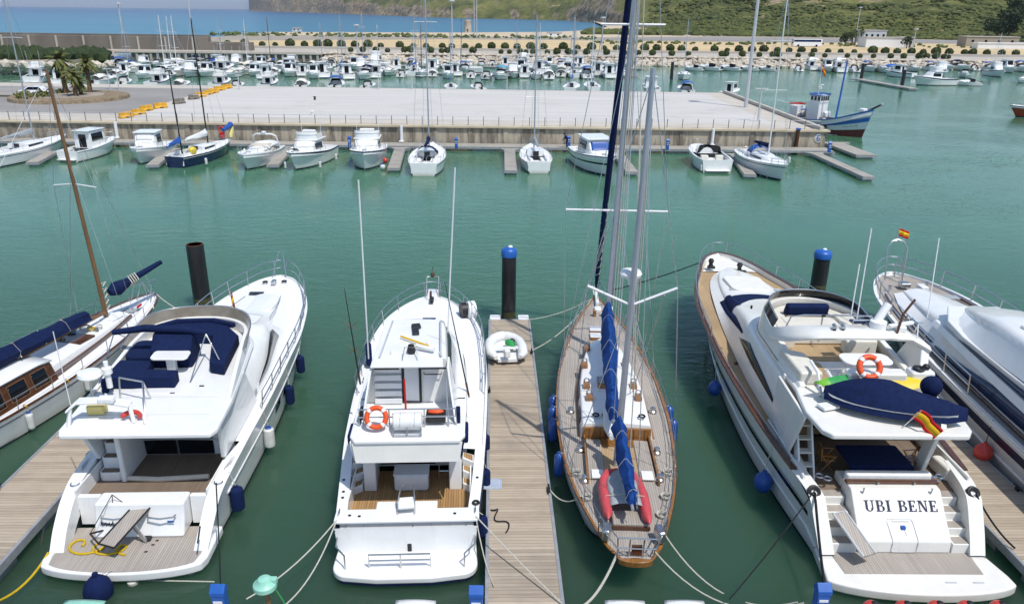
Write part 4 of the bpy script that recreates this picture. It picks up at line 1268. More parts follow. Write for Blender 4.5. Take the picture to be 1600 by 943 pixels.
    for sg in (-1, 1):
        mb = MB(); mb.box((sg * 2.62, 4.3, 1.85), (.06, 3.6, .7)); mb.build('cockpit_side', 'cream', t)
        bx(t, 'wing_cushion', 'seat', (sg * 2.4, 3.55, 1.85), (.35, .9, .5), sg * .1, .1)
    bx(t, 'aft_bulkhead', 'cream', (0, 6.1, 2.75), (4.6, .14, 2.5), 0, .02)
    bx(t, 'saloon_door', 'glass', (.1, 6.01, 2.6), (3.2, .04, 2.0), 0, 0)
    mb = MB(); mb.prism(rrect(-.95, 1.1, 3.0, 4.3, .08), 2.18, 2.26); mb.build('table_top', 'navy', t, bevel=.03)
    mb = MB(); mb.hexa([(-.97, 2.96, 2.0), (1.12, 2.96, 2.0), (1.12, 3.0, 2.0), (-.97, 3.0, 2.0), (-.95, 2.99, 2.25), (1.1, 2.99, 2.25), (1.1, 3.03, 2.25), (-.95, 3.03, 2.25)]); mb.build('table_cover_flap', 'navy', t)
    bx(t, 'table_leg', 'darkwood', (.05, 3.9, 1.9), (.8, .4, .6))
    def chair(x, y, rz):
        c = thing('deck_chair', 'folding teak deck chair at the %s end of the navy cockpit table' % ('port' if x < 0 else 'starboard'), 'chair', W(t, (x, y, 1.6)), R(.5) + rz)
        bx(c, 'seat', 'teakv', (0, 0, .45), (.5, .45, .04)); bx(c, 'backrest', 'teakv', (0, .24, .75), (.5, .04, .22))
        for sx in (-1, 1):
            tubes(c, 'leg', 'teakv', [[(sx * .24, -.22, 0), (sx * .24, .22, .62)], [(sx * .24, .22, 0), (sx * .24, -.2, .62)]], .02)
            bx(c, 'armrest', 'teakv', (sx * .27, 0, .64), (.05, .5, .03))
            tubes(c, 'back_post', 'teakv', [[(sx * .24, .22, .4), (sx * .24, .26, .88)]], .018)
    chair(-1.35, 3.85, R(80)); chair(1.5, 3.75, R(-80))
    # overhang post and ladder
    bx(t, 'overhang_post', 'cream', (1.55, 3.5, 2.85), (.16, .5, 2.2), 0, .05, shear=-.6)
    for sx in (-2.42, -1.95):
        mb = MB(); mb.hexa([(sx - .03, 3.2, 1.6), (sx + .03, 3.2, 1.6), (sx + .03, 3.6, 1.6), (sx - .03, 3.6, 1.6), (sx - .03, 4.4, 3.8), (sx + .03, 4.4, 3.8), (sx + .03, 4.8, 3.8), (sx - .03, 4.8, 3.8)]); mb.build('ladder_side', 'cream', t)
    mb = MB(); mb.hexa([(-2.66, 4.0, 2.05), (-2.56, 4.0, 2.05), (-2.40, 6.3, 2.05), (-2.5, 6.3, 2.05), (-2.56, 3.3, 3.85), (-2.46, 3.3, 3.85), (-2.32, 6.3, 3.85), (-2.42, 6.3, 3.85)]); mb.build('side_wing', 'cream', t, bevel=.03)
    for k in range(5):
        bx(t, 'ladder_step', 'seat', (-2.18, 3.55 + .22 * k, 1.95 + .38 * k), (.46, .28, .06), 0, .01)
    # house
    H1 = House([(6.0, 2.42, 2.25, 1.95, 3.85), (9, 2.44, 2.25, 2.1, 3.9), (11.2, 2.38, 2.1, 2.25, 3.9), (13.2, 2.28, 1.85, 2.4, 3.62), (15.4, 2.1, 1.6, 2.55, 3.25), (17.2, 1.9, 1.45, 2.68, 3.08), (19.2, 1.55, 1.15, 2.72, 3.02), (20.6, 1.05, .75, 2.76, 2.98), (21.3, .5, .3, 2.8, 2.92)], .35, .10)
    H1.build(t, 'saloon', 'cream', 28)
    H1.pane(t, 'glass', 6.6, 11.6, lambda y: lerp(.42, .58, (y - 6.6) / 5), lambda y: lerp(.5, .90, min(1, ((y - 6.6) / 3.6) ** .8)) if y < 10.2 else lerp(.90, .6, (y - 10.2) / 1.4), n=14, name='side_window')
    # navy covered windscreen: V-shaped band over the roof and down the sides
    H1.pane(t, 'navy', 11.5, 16.5, lambda y: lerp(.78, .55, (y - 11.5) / 5), lambda y: lerp(.84, 1.0, min(1, (y - 11.5) / 2.2)), n=12, name='window_cover', off=.02)
    H1.toppane(t, 'navy', lambda q: 14.75 + .8 * (1 - q * q), lambda q: 16.3 + .3 * (1 - q * q) - .25 * (q + 1), -1.12, 1.12, 'windscreen_cover', off=.02)
    for sg in (-1, 1):
        mb = MB(); mb.patch(lambda y, a: H1.arc(y, a, sg, .03), span(14.6, 16.5, 12), span(-.05, math.pi / 2 + .05, 6)); mb.build('cover_corner', 'navy', t, solid=.008)
    mb = MB(); mb.prism(rrect(-.95, .95, 17.1, 19.4, .35), lambda x, y: 2.9, lambda x, y: 3.24 - (y - 17.0) * .03); mb.build('sun_pad', 'creammatte', t, bevel=.05)
    for x, y in ((-.9, 17.4), (1.3, 17.4)):
        bx(t, 'speaker', 'lampgrey', (x, y, 3.14), (.3, .2, .02), 0, 0)
    # flybridge moulding
    fp = upath(2.28, 5.0, 11.9, 10, 2.6, 2.2, 2.1)
    slab = [(1.95, 1.95), (2.18, 2.25), (2.4, 3.4)] + fp + [(-2.52, 3.4), (-2.42, 2.25), (-2.2, 1.95)]
    mb = MB(); mb.prism(slab, 3.82, 4.02); mb.build('flybridge_deck', 'cream', t, bevel=.07)
    n = len(fp)
    def top(i):
        k = min(i, n - 1 - i) / (n / 2)
        return 4.12 + .75 * min(1, k * 2.0)
    mb = MB(); wall(mb, fp, 3.9, top, .22, .16); mb.build('flybridge_coaming', 'cream', t, bevel=.04)
    i0 = 7; sp = fp[i0:n - i0]
    pth = off2(sp, .17)
    for a, b, nm, mt in ((0, 9, 'windscreen', 'glass'), (8, len(pth) - 8, 'windscreen', 'glass'), (len(pth) - 9, len(pth), 'windscreen', 'glass')):
        mb = MB(); q = pth[a:b]
        wall(mb, q, lambda i: top(i + a + i0) - .02, lambda i: top(i + a + i0) + .34, .03, .16); mb.build(nm, mt if nm else mt, t)
    tubes(t, 'windscreen_frame', 'steel', [[(p[0], p[1], top(i + i0) + .36) for i, p in enumerate(off2(sp, .33))]], .03)
    mb = MB(); mb.prism([(x, y) for x, y in fp[4:-4]], 4.02, 4.035); mb.build('flybridge_sole', 'teakside', t)
    # inner lounge
    mb = MB(); wall(mb, off2(fp[6:-6], .36), 4.03, 4.62, .55, .1); mb.build('lounge_seat', 'seat', t, bevel=.06)
    mb = MB(); mb.prismx([(10.15, 4.6), (10.05, 5.05), (10.35, 5.12), (10.6, 4.6)], -.95, .75); mb.build('helm_seat_cover', 'navy', t, bevel=.1)
    bx(t, 'sun_lounge', 'seat', (-.2, 9.3, 4.35), (2.1, 1.4, .62), 0, .08)
    bx(t, 'sun_lounge', 'seat', (1.25, 9.2, 4.4), (.75, 1.9, .7), 0, .1)
    bx(t, 'dash', 'seat', (1.1, 8.0, 4.3), (1.2, .5, .6), 0, .1)
    tubes(t, 'lounge_rail', 'steel', [[(-1.7, 8.2, 4.8), (-1.4, 8.45, 5.25), (-.9, 8.5, 5.3), (1.6, 8.45, 5.3), (1.75, 8.3, 5.1)], [(-.2, 8.5, 5.3), (-.3, 8.3, 4.3)]], .03)
    bx(t, 'grab_post', 'black', (-.18, 8.5, 5.28), (.16, .1, .1), 0, .02)
    # radar arch across
    arch = [(-2.2, 8.6, 4.55), (-2.05, 7.5, 4.95), (-1.7, 6.75, 5.32), (-1.1, 6.5, 5.45), (0, 6.42, 5.5), (1.2, 6.5, 5.46), (2.0, 6.6, 5.36), (2.55, 6.3, 5.1)]
    mb = MB()
    mb.loft([[(x, y - .42, z - .13), (x, y - .5, z - .02), (x, y - .35, z + .08), (x, y + .4, z + .1), (x, y + .5, z), (x, y + .35, z - .12)] for x, y, z in arch], True, True, True)
    mb.build('radar_arch', 'cream', t, ang=50)
    mb = MB(); mb.hexa([(2.0, 5.2, 4.0), (2.3, 5.2, 4.0), (2.35, 7.3, 4.1), (2.05, 7.3, 4.1), (2.3, 6.0, 5.1), (2.6, 6.0, 5.1), (2.6, 6.9, 5.1), (2.3, 6.9, 5.1)]); mb.build('arch_leg', 'cream', t, bevel=.05)
    # arch equipment
    mb = MB(); mb.tube([(.95, 6.75, 5.75), (1.35, 6.95, 6.35)], .15, 10); mb.lathe([(.3, 0), (.28, .25), (.12, .3)], (1.0, 6.7, 5.55), 14); mb.build('searchlight', 'gel', t)
    bx(t, 'open_array_radar', 'gel', (1.75, 6.6, 5.72), (1.1, .16, .14), R(20), .05)
    bx(t, 'radar_base', 'gel', (1.75, 6.6, 5.58), (.34, .34, .22), 0, .06)
    bx(t, 'chart_pod', 'blueglass', (.45, 7.1, 5.62), (.5, .3, .1), .1, .03)
    tubes(t, 'light_mast', 'darkwood', [[(1.5, 6.3, 5.5), (1.75, 6.6, 6.1), (2.15, 6.75, 6.6)]], .045)
    tubes(t, 'arch_rail', 'steel', [[(.2, 6.9, 5.5), (.2, 6.9, 5.75), (.8, 6.9, 5.75)], [(2.2, 6.2, 5.3), (2.3, 6.5, 5.75), (2.45, 6.9, 5.3)]], .025)
    for x in (-.65, -.35):
        mb = MB(); mb.tube([(x, 6.35, 5.66), (x + .04, 6.6, 5.68)], .07, 10); mb.build('horn', 'steel', t)
        bx(t, 'horn_foot', 'black', (x, 6.4, 5.6), (.1, .12, .1))
    mb = MB(); mb.lathe([(.04, 0), (.05, .12), (.02, .14)], (-2.0, 11.2, 4.5), 10); mb.build('nav_light', 'black', t)
    tubes(t, 'whip_aerial', 'whitespar', [[(1.35, 9.0, 4.9), (1.72, 9.9, 8.3)], [(1.05, 8.9, 4.9), (1.32, 9.5, 7.0)]], .022)
    # aft lounge behind the arch
    mb = MB(); mb.prism(rrect(-.55, 1.15, 5.3, 6.2, .3), 4.72, 4.80); mb.build('dining_table', 'gel', t, bevel=.03)
    bx(t, 'dining_settee', 'seat', (.3, 4.95, 4.35), (2.2, .5, .65), 0, .12)
    mb = MB(); mb.prism([(-1.3, 5.2), (-1.35, 6.9), (-2.1, 7.4), (-2.1, 5.2)], 4.02, 4.5); mb.build('corner_settee', 'seat', t, bevel=.1)
    mb = MB(); mb.prism(rrect(-1.3, -.75, 5.0, 7.0, .1), 4.03, 4.05); mb.build('stair_opening_teak', 'teakside', t)
    bx(t, 'wet_bar', 'cream', (.05, 4.45, 4.5), (1.9, .5, .9), 0, .08)
    bx(t, 'barbecue', 'gel', (1.6, 4.6, 4.55), (.8, .5, .8), 0, .1)
    mb = MB(); mb.torus((1.5, 4.55, 5.0), .16, .05, 12, 6); mb.ball((1.75, 4.6, 5.02), .12); mb.build('barbecue_lid', 'black', t)
    tubes(t, 'stair_rail', 'gel', [[(-1.65, 4.4, 4.05), (-1.7, 4.8, 4.7), (-1.65, 5.6, 4.75)], [(-1.3, 3.9, 4.05), (-1.35, 4.3, 4.6), (-1.3, 5.0, 4.65)]], .06)
    bx(t, 'folded_chair', 'gel', (-1.75, 3.55, 4.12), (.6, .4, .1), .3, .03)
    lifebuoy(t, (-.35, 4.15, 5.22), .33, .10, R(60))
    # rails
    h.rail(t, 'bow_rail', 12.5, 23.65, .62, .022, 1.8, .05, False, over=.2)
    mb = MB()
    for y in span(4.6, 20, 12):
        mb.tube([(-(h.b(y) - .14), y, h.z(y) - .02), (-(h.b(y) - .14), y, h.z(y) + .14)], .02, 5)
    mb.tube([(-(h.b(y) - .14), y, h.z(y) + .16) for y in span(4.6, 20, 20)], .018, 5); mb.build('side_rail', 'steel', t)
    for x, y in ((-1.0, 21.3), (.35, 20.6)):
        bx(t, 'windlass', 'black', (x, y, 3.0), (.7 if x > 0 else .4, .25, .12), 0, .03)
        mb = MB(); mb.lathe([(.14, 0), (.1, .15), (.16, .3), (.1, .42)], (x, y + .1, 3.03), 12); mb.build('windlass_drum', 'black', t)
    bx(t, 'vent', 'black', (-2.65, 10.3, 2.45), (.14, .14, .14), 0, .03)
    # gangway on the port stair
    a, b = Vector((-1.76, 1.6, 1.48)), Vector((-1.28, .33, .9)); d = b - a; sd = Vector((-d.y, d.x, 0)).normalized() * .23
    dz = Vector((0, 0, -.05))
    mb = MB(); mb.hexa([a - sd + dz, a + sd + dz, b + sd + dz, b - sd + dz, a - sd, a + sd, b + sd, b - sd]); mb.build('gangway_board', 'teakgrey', t)
    tubes(t, 'gangway_frame', 'lampgrey', [[a - sd, b - sd, b + sd, a + sd, a - sd]], .04)
    # covered tender on the boat deck
    d = thing('tender', 'rigid tender under a navy fitted cover on the yacht boat deck', 'tender', W(t, (.05, 3.35, 4.05)), R(71))
    hh = [(-2.15, .18, .5), (-1.7, .5, .62), (-.9, .72, .8), (.1, .8, 1.05), (.9, .72, .95), (1.45, .5, .8), (1.85, .14, .6)]
    mb = MB(); mb.loft([[(-interp(hh, y, 1), y, .42), (-interp(hh, y, 1) * .75, y, .12), (0, y, .02), (interp(hh, y, 1) * .75, y, .12), (interp(hh, y, 1), y, .42)] for y in span(-1.9, 1.85, 14)], False, True, True); mb.build('tender_hull', 'gel', d)
    mb = MB()
    rnd = random.Random(5)
    mb.patch(lambda y, q: (q * (interp(hh, y, 1) + .06), y, .20 + (interp(hh, y, 2) - .20) * (1 - abs(q) ** 1.9) * (1.0 + .05 * math.sin(y * 2.4)) + rnd.uniform(-.012, .012)), span(-2.2, 1.92, 24), span(-1, 1, 16)); mb.build('fitted_cover', 'navy', d)
    mb = MB(); mb.ball((.55, -1.2, .85), (.27, .33, .34), 14, 10); mb.build('outboard_cover', 'navy', d)
    bx(d, 'outboard_leg', 'black', (.5, -1.25, .45), (.2, .3, .5), 0, .04)
    bx(d, 'cover_patch', 'white', (-.5, -1.5, .52), (.14, .14, .012), 0, 0).rotation_euler = (0, R(-35), 0)
    # paddle board behind the tender
    p = thing('surfboard', 'long green and yellow board lying behind the covered tender', 'surfboard', W(t, (-.1, 4.2, 4.62)), R(91))
    def brd(y): return .36 * (1 - abs(y / 1.95) ** 2.6)
    for nm, mt, a, b in (('green_nose', 'lime', 1.45, 1.95), ('green_panel', 'green', .75, 1.45), ('yellow_panel', 'yellowboard', -1.95, .75)):
        mb = MB(); mb.loft([[(-brd(y) - .001, y, .02), (0, y, .1), (brd(y) + .001, y, .02), (0, y, -.02)] for y in span(a, b, 10)], True, True, True); o = mb.build(nm, mt, p)
        o.rotation_euler = (0, R(-28), 0)
    flag('Spanish red and yellow ensign hanging over the overhang of the cream yacht', W(t, (.06, 2.35, 4.05)), W(t, (.42, 2.15, 4.75)), .42, .8, [('red', 1), ('yellow', 2), ('red', 1)], (.72, -.35, -.18), curl=.35)
    return t, h


# ============================================================ G  white yacht with blue windows
def boat_G():
    t = thing('motor_yacht', 'white yacht with blue tinted windows and a dark hull stripe beyond the board walkway', 'motor yacht', (20.2, 15.0, 0), R(-1.0))
    h = Hull([(.5, 2.6, 1.7, 2.2), (4, 2.8, 1.95, 2.4), (9, 2.9, 2.1, 2.4), (14, 2.88, 2.3, 2.1), (18, 2.72, 2.5, 1.7), (21, 2.35, 2.64, 1.0), (23, 1.7, 2.72, .5), (24.3, .9, 2.78, .2), (24.9, .12, 2.8, .03)], 2.0)
    h.build(t, 'greyhull')
    h.band(t, 'window_band', 'navystripe', .17, .36, 1.5, 20.5, n=40)
    h.band(t, 'boot_stripe', 'navystripe', .93, 1.03, n=40)
    h.rub(t, 'rub_rail', 'gel', .07, .06, 1)
    h.rub(t, 'spray_rail', 'gel', .62, .06, 1, 17)
    h.bulwark(t, 'bulwark', 'gel', .6, 24.8, .16, .12)
    h.deck(t, 'side_deck', 'teakgrey', .6, 24.5, .14, .10, .0)
    mb = MB()
    for sg in (-1, 1):
        mb.tube([(sg * (h.b(y) - .52), y, h.z(y) + .02) for y in span(1, 21.5, 24)], .06, 6)
    mb.build('inner_cap_rail', 'darkwood', t)
    H1 = House([(2.5, 2.35, 2.2, 1.9, 3.7), (9, 2.35, 2.15, 2.05, 3.75), (13.5, 2.3, 1.95, 2.2, 3.7), (16.5, 2.1, 1.6, 2.4, 3.35), (19.5, 1.75, 1.15, 2.55, 3.0), (21.8, 1.15, .7, 2.62, 2.8)], .3, .12)
    H1.build(t, 'saloon', 'gel', 28)
    H1.pane(t, 'blueglass', 3.5, 15.5, .16, lambda y: lerp(.60, .24, max(0, (y - 10.5) / 5.0)) if y > 10.5 else .60, n=24, off=.05, name='side_window')
    H1.pane(t, 'blueglass', 15.9, 18.5, .15, lambda y: .34, n=12, name='lower_window', off=.04)
    H2 = House([(2.0, 2.3, 2.0, 3.85, 4.8), (8, 2.35, 2.0, 3.85, 5.0), (12, 2.28, 1.8, 3.8, 4.9), (14.5, 2.0, 1.3, 3.72, 4.45), (16.8, 1.2, .5, 3.6, 3.8)], .35, .1)
    H2.build(t, 'flybridge', 'gel', 22)
    mb = MB(); mb.prism([(2.36, 2.0), (2.4, 10), (2.28, 13.5), (2.0, 15.2), (1.1, 17.0), (-1.1, 17.0), (-2.0, 15.2), (-2.28, 13.5), (-2.4, 10), (-2.36, 2.0)], 3.68, 3.8); mb.build('flybridge_brow', 'gel', t, bevel=.05)
    H1.pane(t, 'blueglass', 4.5, 14.2, lambda y: lerp(.76, .97, max(0, (y - 8) / 6.2)) if y > 8 else .76, lambda y: 1.0, n=24, name='upper_window', off=.05)
    # sweeping lower brow
    mb = MB()
    for sg in (-1, 1):
        mb.loft([[(sg * (2.42 - .5 * s ** 2), lerp(4.0, 16.4, s), 2.72 + .40 * s), (sg * (2.54 - .55 * s ** 2), lerp(4.0, 16.4, s), 2.76 + .40 * s), (sg * (2.42 - .55 * s ** 2), lerp(4.0, 16.4, s), 2.94 + .40 * s + .12 * math.sin(s * 3)), (sg * (2.2 - .5 * s ** 2), lerp(4.0, 16.4, s), 2.92 + .40 * s + .12 * math.sin(s * 3))] for s in span(0, 1, 14)], True, True, True)
    mb.build('side_brow', 'gel', t)
    mb = MB(); mb.patch(lambda y, q: H2.top(y, q, .03), span(7.2, 11.6, 10), span(-.8, .8, 8)); mb.build('windscreen', 'glass', t, solid=.01)
    tubes(t, 'screen_frame', 'gel', [[H2.top(7.1, -.84, .03), H2.top(9.5, -.84, .03), H2.top(11.7, -.84, .03), H2.top(11.7, -.4, .03), H2.top(11.7, 0, .03), H2.top(11.7, .4, .03), H2.top(11.7, .84, .03), H2.top(7.1, .84, .03)]], .07)
    bx(t, 'roof_hatch', 'black', (-1.0, 11.0, 4.86), (.2, .2, .08), 0, .02)
    h.rail(t, 'bow_rail', 11.5, 24.8, .85, .03, 1.7, .12, True, over=.2)
    tubes(t, 'pulpit_hoop', 'steel', [[(-.95, 23.4, 2.8), (-1.0, 23.6, 4.5), (-.8, 23.7, 4.85), (-.5, 23.75, 4.92), (-.2, 23.7, 4.85), (0, 23.6, 4.5), (-.05, 23.4, 2.8)], [(-.2, 24.0, 2.8), (-.2, 24.1, 3.6)], [(.2, 24.0, 2.8), (.2, 24.1, 3.6)]], .04)
    bx(t, 'windlass', 'steel', (-.3, 22.6, 2.85), (.5, .5, .25), 0, .06)
    bx(t, 'windlass', 'gel', (.5, 22.3, 2.82), (.4, .6, .2), 0, .05)
    bx(t, 'hatch', 'greypvc', (1.2, 21.0, 2.78), (.9, .5, .05), 0, .02)
    for x, y in ((-1.2, 22.2), (1.0, 22.9), (.2, 21.9)):
        mb = MB(); mb.lathe([(.08, 0), (.06, .15), (.12, .2), (.02, .24)], (x, y, 2.7), 10); mb.build('bollard', 'steel', t)
    tubes(t, 'handrail', 'steel', [[(-.6, 16.9, 3.4), (-.6, 17.0, 3.6), (.5, 17.2, 3.6), (.5, 17.1, 3.4)]], .03)
    tubes(t, 'whip_aerial', 'whitespar', [[(-1.6, 17.5, 3.0), (-.9, 19.2, 6.3)]], .022)
    return t, h


# ============================================================ A  wooden-masted yacht at the left
def boat_A():
    t = thing('sailing_yacht', 'white sailing yacht with a varnished wood cabin and tall brown mast', 'sailing yacht', (-22.1, 20.4, 0), R(-10.0))
    h = Hull([(0, .7, 1.35, .2), (1, 1.15, 1.28, .6), (3, 1.7, 1.2, 1.3), (6, 2.05, 1.16, 1.8), (9, 2.15, 1.2, 1.95), (12, 1.98, 1.3, 1.65), (14.5, 1.6, 1.42, 1.1), (16.5, 1.05, 1.55, .5), (17.6, .55, 1.64, .15), (18.1, .08, 1.68, .02)], 1.5)
    h.build(t, 'white')
    h.band(t, 'cove_stripe', 'navystripe', .17, .21, .3, 17.6, n=40)
    h.band(t, 'boot_stripe', 'navystripe', .95, 1.05, n=36)
    h.deck(t, 'deck', 'gelmatte', .05, 18.0, .06, .06, .08, n=40)
    h.bulwark(t, 'cap_rail', 'darkwood', .02, 18.05, .13, .1, n=40)
    for y in (4.2, 6.6, 8.8, 9.8):
        mb = MB(); mb.torus((h.b(y) - .06, y, h.z(y) + .02), .085, .02, 10, 6, R(90)); mb.build('rope_wrap', 'yellowrope', t)
    # deckhouse
    H1 = House([(2.5, 1.62, 1.42, 1.12, 2.2), (8.5, 1.60, 1.38, 1.15, 2.1), (9.0, 1.56, 1.3, 1.15, 1.95)], .08, .08)
    H1.build(t, 'deckhouse', 'darkwood', 10)
    mb = MB(); mb.patch(lambda y, q: (q * (H1.g(y)[1] + .05), y, H1.g(y)[3] + .03 + .09 * (1 - q * q)), span(2.4, 9.05, 8), span(-1, 1, 8)); mb.build('deckhouse_roof', 'gelmatte', t, solid=.05)
    for a, b in ((3.6, 4.6), (5.2, 6.2), (6.55, 7.4), (7.75, 8.5)):
        H1.pane(t, 'glass', a, b, .22, .86, n=2)
        mb = MB()
        for sg in (-1, 1):
            mb.tube([H1.side(a - .03, .18, sg, .012), H1.side(b + .03, .18, sg, .012), H1.side(b + .03, .9, sg, .012), H1.side(a - .03, .9, sg, .012), H1.side(a - .03, .18, sg, .012)], .022, 5)
        mb.build('window_frame', 'sparwood', t)
    H2 = House([(9.0, 1.4, 1.3, 1.2, 1.72), (13, 1.0, .9, 1.3, 1.7), (15.2, .65, .55, 1.4, 1.66)], .06, .06)
    H2.build(t, 'coachroof', 'gelmatte', 10)
    mb = MB()
    for sg in (-1, 1):
        mb.loft([[(sg * (H2.g(y)[0] + .03), y, H2.g(y)[2] - .05), (sg * (H2.g(y)[0] + .03), y, H2.g(y)[2] + .2), (sg * (H2.g(y)[0] - .05), y, H2.g(y)[2] + .22), (sg * (H2.g(y)[0] - .05), y, H2.g(y)[2] - .05)] for y in span(9.0, 15.2, 8)], True, True, True)
    mb.build('coachroof_trim', 'darkwood', t)
    bx(t, 'bridge_deck', 'darkwood', (0, 11.7, 1.74), (1.9, 1.0, .12), 0, .02)
    bx(t, 'hatch', 'greypvc', (.15, 15.8, 1.56), (.7, .55, .06), 0, .02)
    bx(t, 'hatch', 'gelmatte', (.1, 14.3, 1.74), (1.0, .8, .08), 0, .02)
    for k in range(9):
        mb = MB(); rnd = random.Random(k)
        mb.torus((rnd.uniform(-.7, .6), 11.3 + rnd.uniform(0, 1.8), 1.84 + rnd.uniform(0, .08)), .13 + rnd.uniform(0, .08), .035, 12, 5, rnd.uniform(-.5, .5)); mb.build('rope_coil', 'rope' if k % 3 else 'yellowrope', t)
    bx(t, 'folded_cover', 'cyan', (-.25, 12.2, 1.86), (.35, .35, .1), .4, .03)
    for x in (-.6, .65):
        mb = MB(); mb.lathe([(.1, 0), (.08, .15), (.02, .18)], (x, 12.7, 1.75), 10); mb.build('winch', 'steel', t)
    # spars
    mx, my = 0.0, 14.3
    spar(t, 'mast', 'sparwood', (mx, my, 1.35), (mx - .45, my - .3, 13.3), .105, .07, 14)
    tubes(t, 'crosstree', 'whitespar', [[(mx - 1.3, my - .2, 8.2), (mx - .25, my - .16, 8.3), (mx + .85, my - .2, 8.2)]], .03)
    sailcover(t, (mx + .25, my - 1.7, 2.35), (mx + .55, 2.0, 2.55), .5, .85, 'navy', 'main_sail_cover', .34, 11)
    spar(t, 'main_boom', 'sparwood', (mx + .1, my - .2, 2.1), (mx + .55, 1.8, 2.3), .08, .08)
    tubes(t, 'cover_tie', 'rope', [[(mx + .25 + .03 * k - .36, my - 1.7 - 1.4 * k, 2.4), (mx + .25 + .03 * k, my - 1.75 - 1.4 * k, 2.84 + .05 * k), (mx + .6 + .03 * k, my - 1.8 - 1.4 * k, 2.4)] for k in range(1, 7)], .025)
    # staysail bundle on its boom
    mb = MB()
    a, b = Vector((mx + .1, my + .35, 2.9)), Vector((mx + 1.0, my + 3.3, 3.6))
    mb.tube([a, a.lerp(b, .12), a.lerp(b, .25), a.lerp(b, .4), a.lerp(b, .7), b], [.18, .36, .27, .17, .14, .11], 12); mb.build('staysail_cover', 'navy', t)
    tubes(t, 'staysail_lashing', 'rope', [[a.lerp(b, s) + Vector((.05, 0, .3)), a.lerp(b, s) + Vector((.3, -.06, 0)), a.lerp(b, s + .01) + Vector((0, 0, -.3))] for s in (.34, .38, .42, .46)], .03)
    tubes(t, 'mast_lashing', 'rope', [[(mx - .15, my + .1, 2.2 + .3 * k), (mx + .1, my + .22, 2.3 + .3 * k), (mx + .17, my - .1, 2.2 + .3 * k)] for k in range(5)], .03)
    tubes(t, 'bow_frame', 'steel', [[(-.3, 17.0, 1.65), (.0, 17.2, 2.6)], [(.3, 17.1, 1.65), (.05, 17.2, 2.6)], [(0, 17.8, 1.7), (.05, 17.2, 2.6)]], .025)
    sh = []
    for sg in (-1, 1):
        sh += [[(sg * (h.b(my) - .06), my, 1.45), (mx - .25 + sg * 1.05, my - .2, 8.2), (mx - .43, my - .28, 13.0)], [(sg * (h.b(my) - .06), my - .6, 1.45), (mx - .25, my - .2, 9.2)]]
    sh += [[(0, 18, 1.75), (mx - .43, my - .28, 13.0)], [(mx + .5, 2.0, 2.6), (mx - .43, my - .3, 13.2)]]
    tubes(t, 'standing_rigging', 'steel', sh, .012, 4)
    mb = MB()
    for sg in (-1, 1):
        mb.tube([(sg * (h.b(y) - .1), y, h.z(y) + .58) for y in span(1, 17, 20)], .012, 5)
        for y in span(1, 17, 9): mb.tube([(sg * (h.b(y) - .1), y, h.z(y)), (sg * (h.b(y) - .1), y, h.z(y) + .6)], .018, 5)
    mb.build('guard_rail', 'steel', t)
    tubes(t, 'pulpit', 'steel', [[(-.55, 16.9, 1.62), (-.5, 17.2, 2.3), (0, 18.3, 2.35), (.5, 17.2, 2.3), (.55, 16.9, 1.62)]], .022)
    bx(t, 'red_flag', 'red', (.55, 16.0, 1.75), (.06, .5, .12), .2, .02)
    return t, h
# ------------------------------------------------------------------ pontoons, piles, fenders, lines around the near boats
def pontoon(label, org, rz, w, L, z=.6, mt='dock', th=.45, step=.145):
    t = thing('pontoon', label, 'pontoon', org, rz)
    mb = MB(); mb.box((0, L / 2, z - .02), (w - .2, L - .1, .04)); mb.build('deck_boards', mt, t)
    mb = MB()
    for sg in (-1, 1):
        mb.box((sg * (w / 2 - .05), L / 2, z - .13), (.10, L, .30))
    mb.box((0, L - .05, z - .13), (w - .2, .10, .30)); mb.box((0, .05, z - .13), (w - .2, .10, .30))
    mb.build('frame', 'galv', t, bevel=.012)
    k = max(2, int(L / 3.2))
    for i in range(k):
        mb = MB(); mb.box((0, (i + .5) * L / k, (z - .28) / 2 - .12), (w - .3, L / k * .6, z - .28 + .24)); mb.build('float', 'galv', t)
    return t


M['weed'] = mat('tidal_weed', (.05, .055, .02), .9, var=.6, scale=6, col2=(.11, .10, .06), bump=.5, bscale=25)


def pile(base, top_z, r, label, capmt=None):
    t = thing('mooring_pile', label, 'mooring pile', (base[0], base[1], 0))
    mb = MB(); mb.lathe([(r, -3), (r, .3), (r * 1.01, 1.5), (r, top_z)], n=24); mb.build('sleeve', 'rubber', t)
    mb = MB(); mb.lathe([(r * 1.012, -.2), (r * 1.02, .2), (r * 1.012, .55), (r * 1.005, .7)], n=24); mb.build('weed_band', 'weed', t)
    if capmt:
        mb = MB(); mb.lathe([(r * 1.09, -.28), (r * 1.10, 0), (r * .95, .12), (r * .5, .2), (.01, .23)], (0, 0, top_z), 24); mb.build('cap', capmt, t)
        mb = MB(); mb.ball((.06, 0, top_z + .22), (.13, .1, .09)); mb.build('bird_dropping', 'white', t)
    else:
        mb = MB(); mb.lathe([(r * .97, 0), (r * .97, .02), (r * .82, .03), (r * .82, -.3), (.01, -.3)], (0, 0, top_z), 24); mb.build('rim', 'rust', t)
    return t


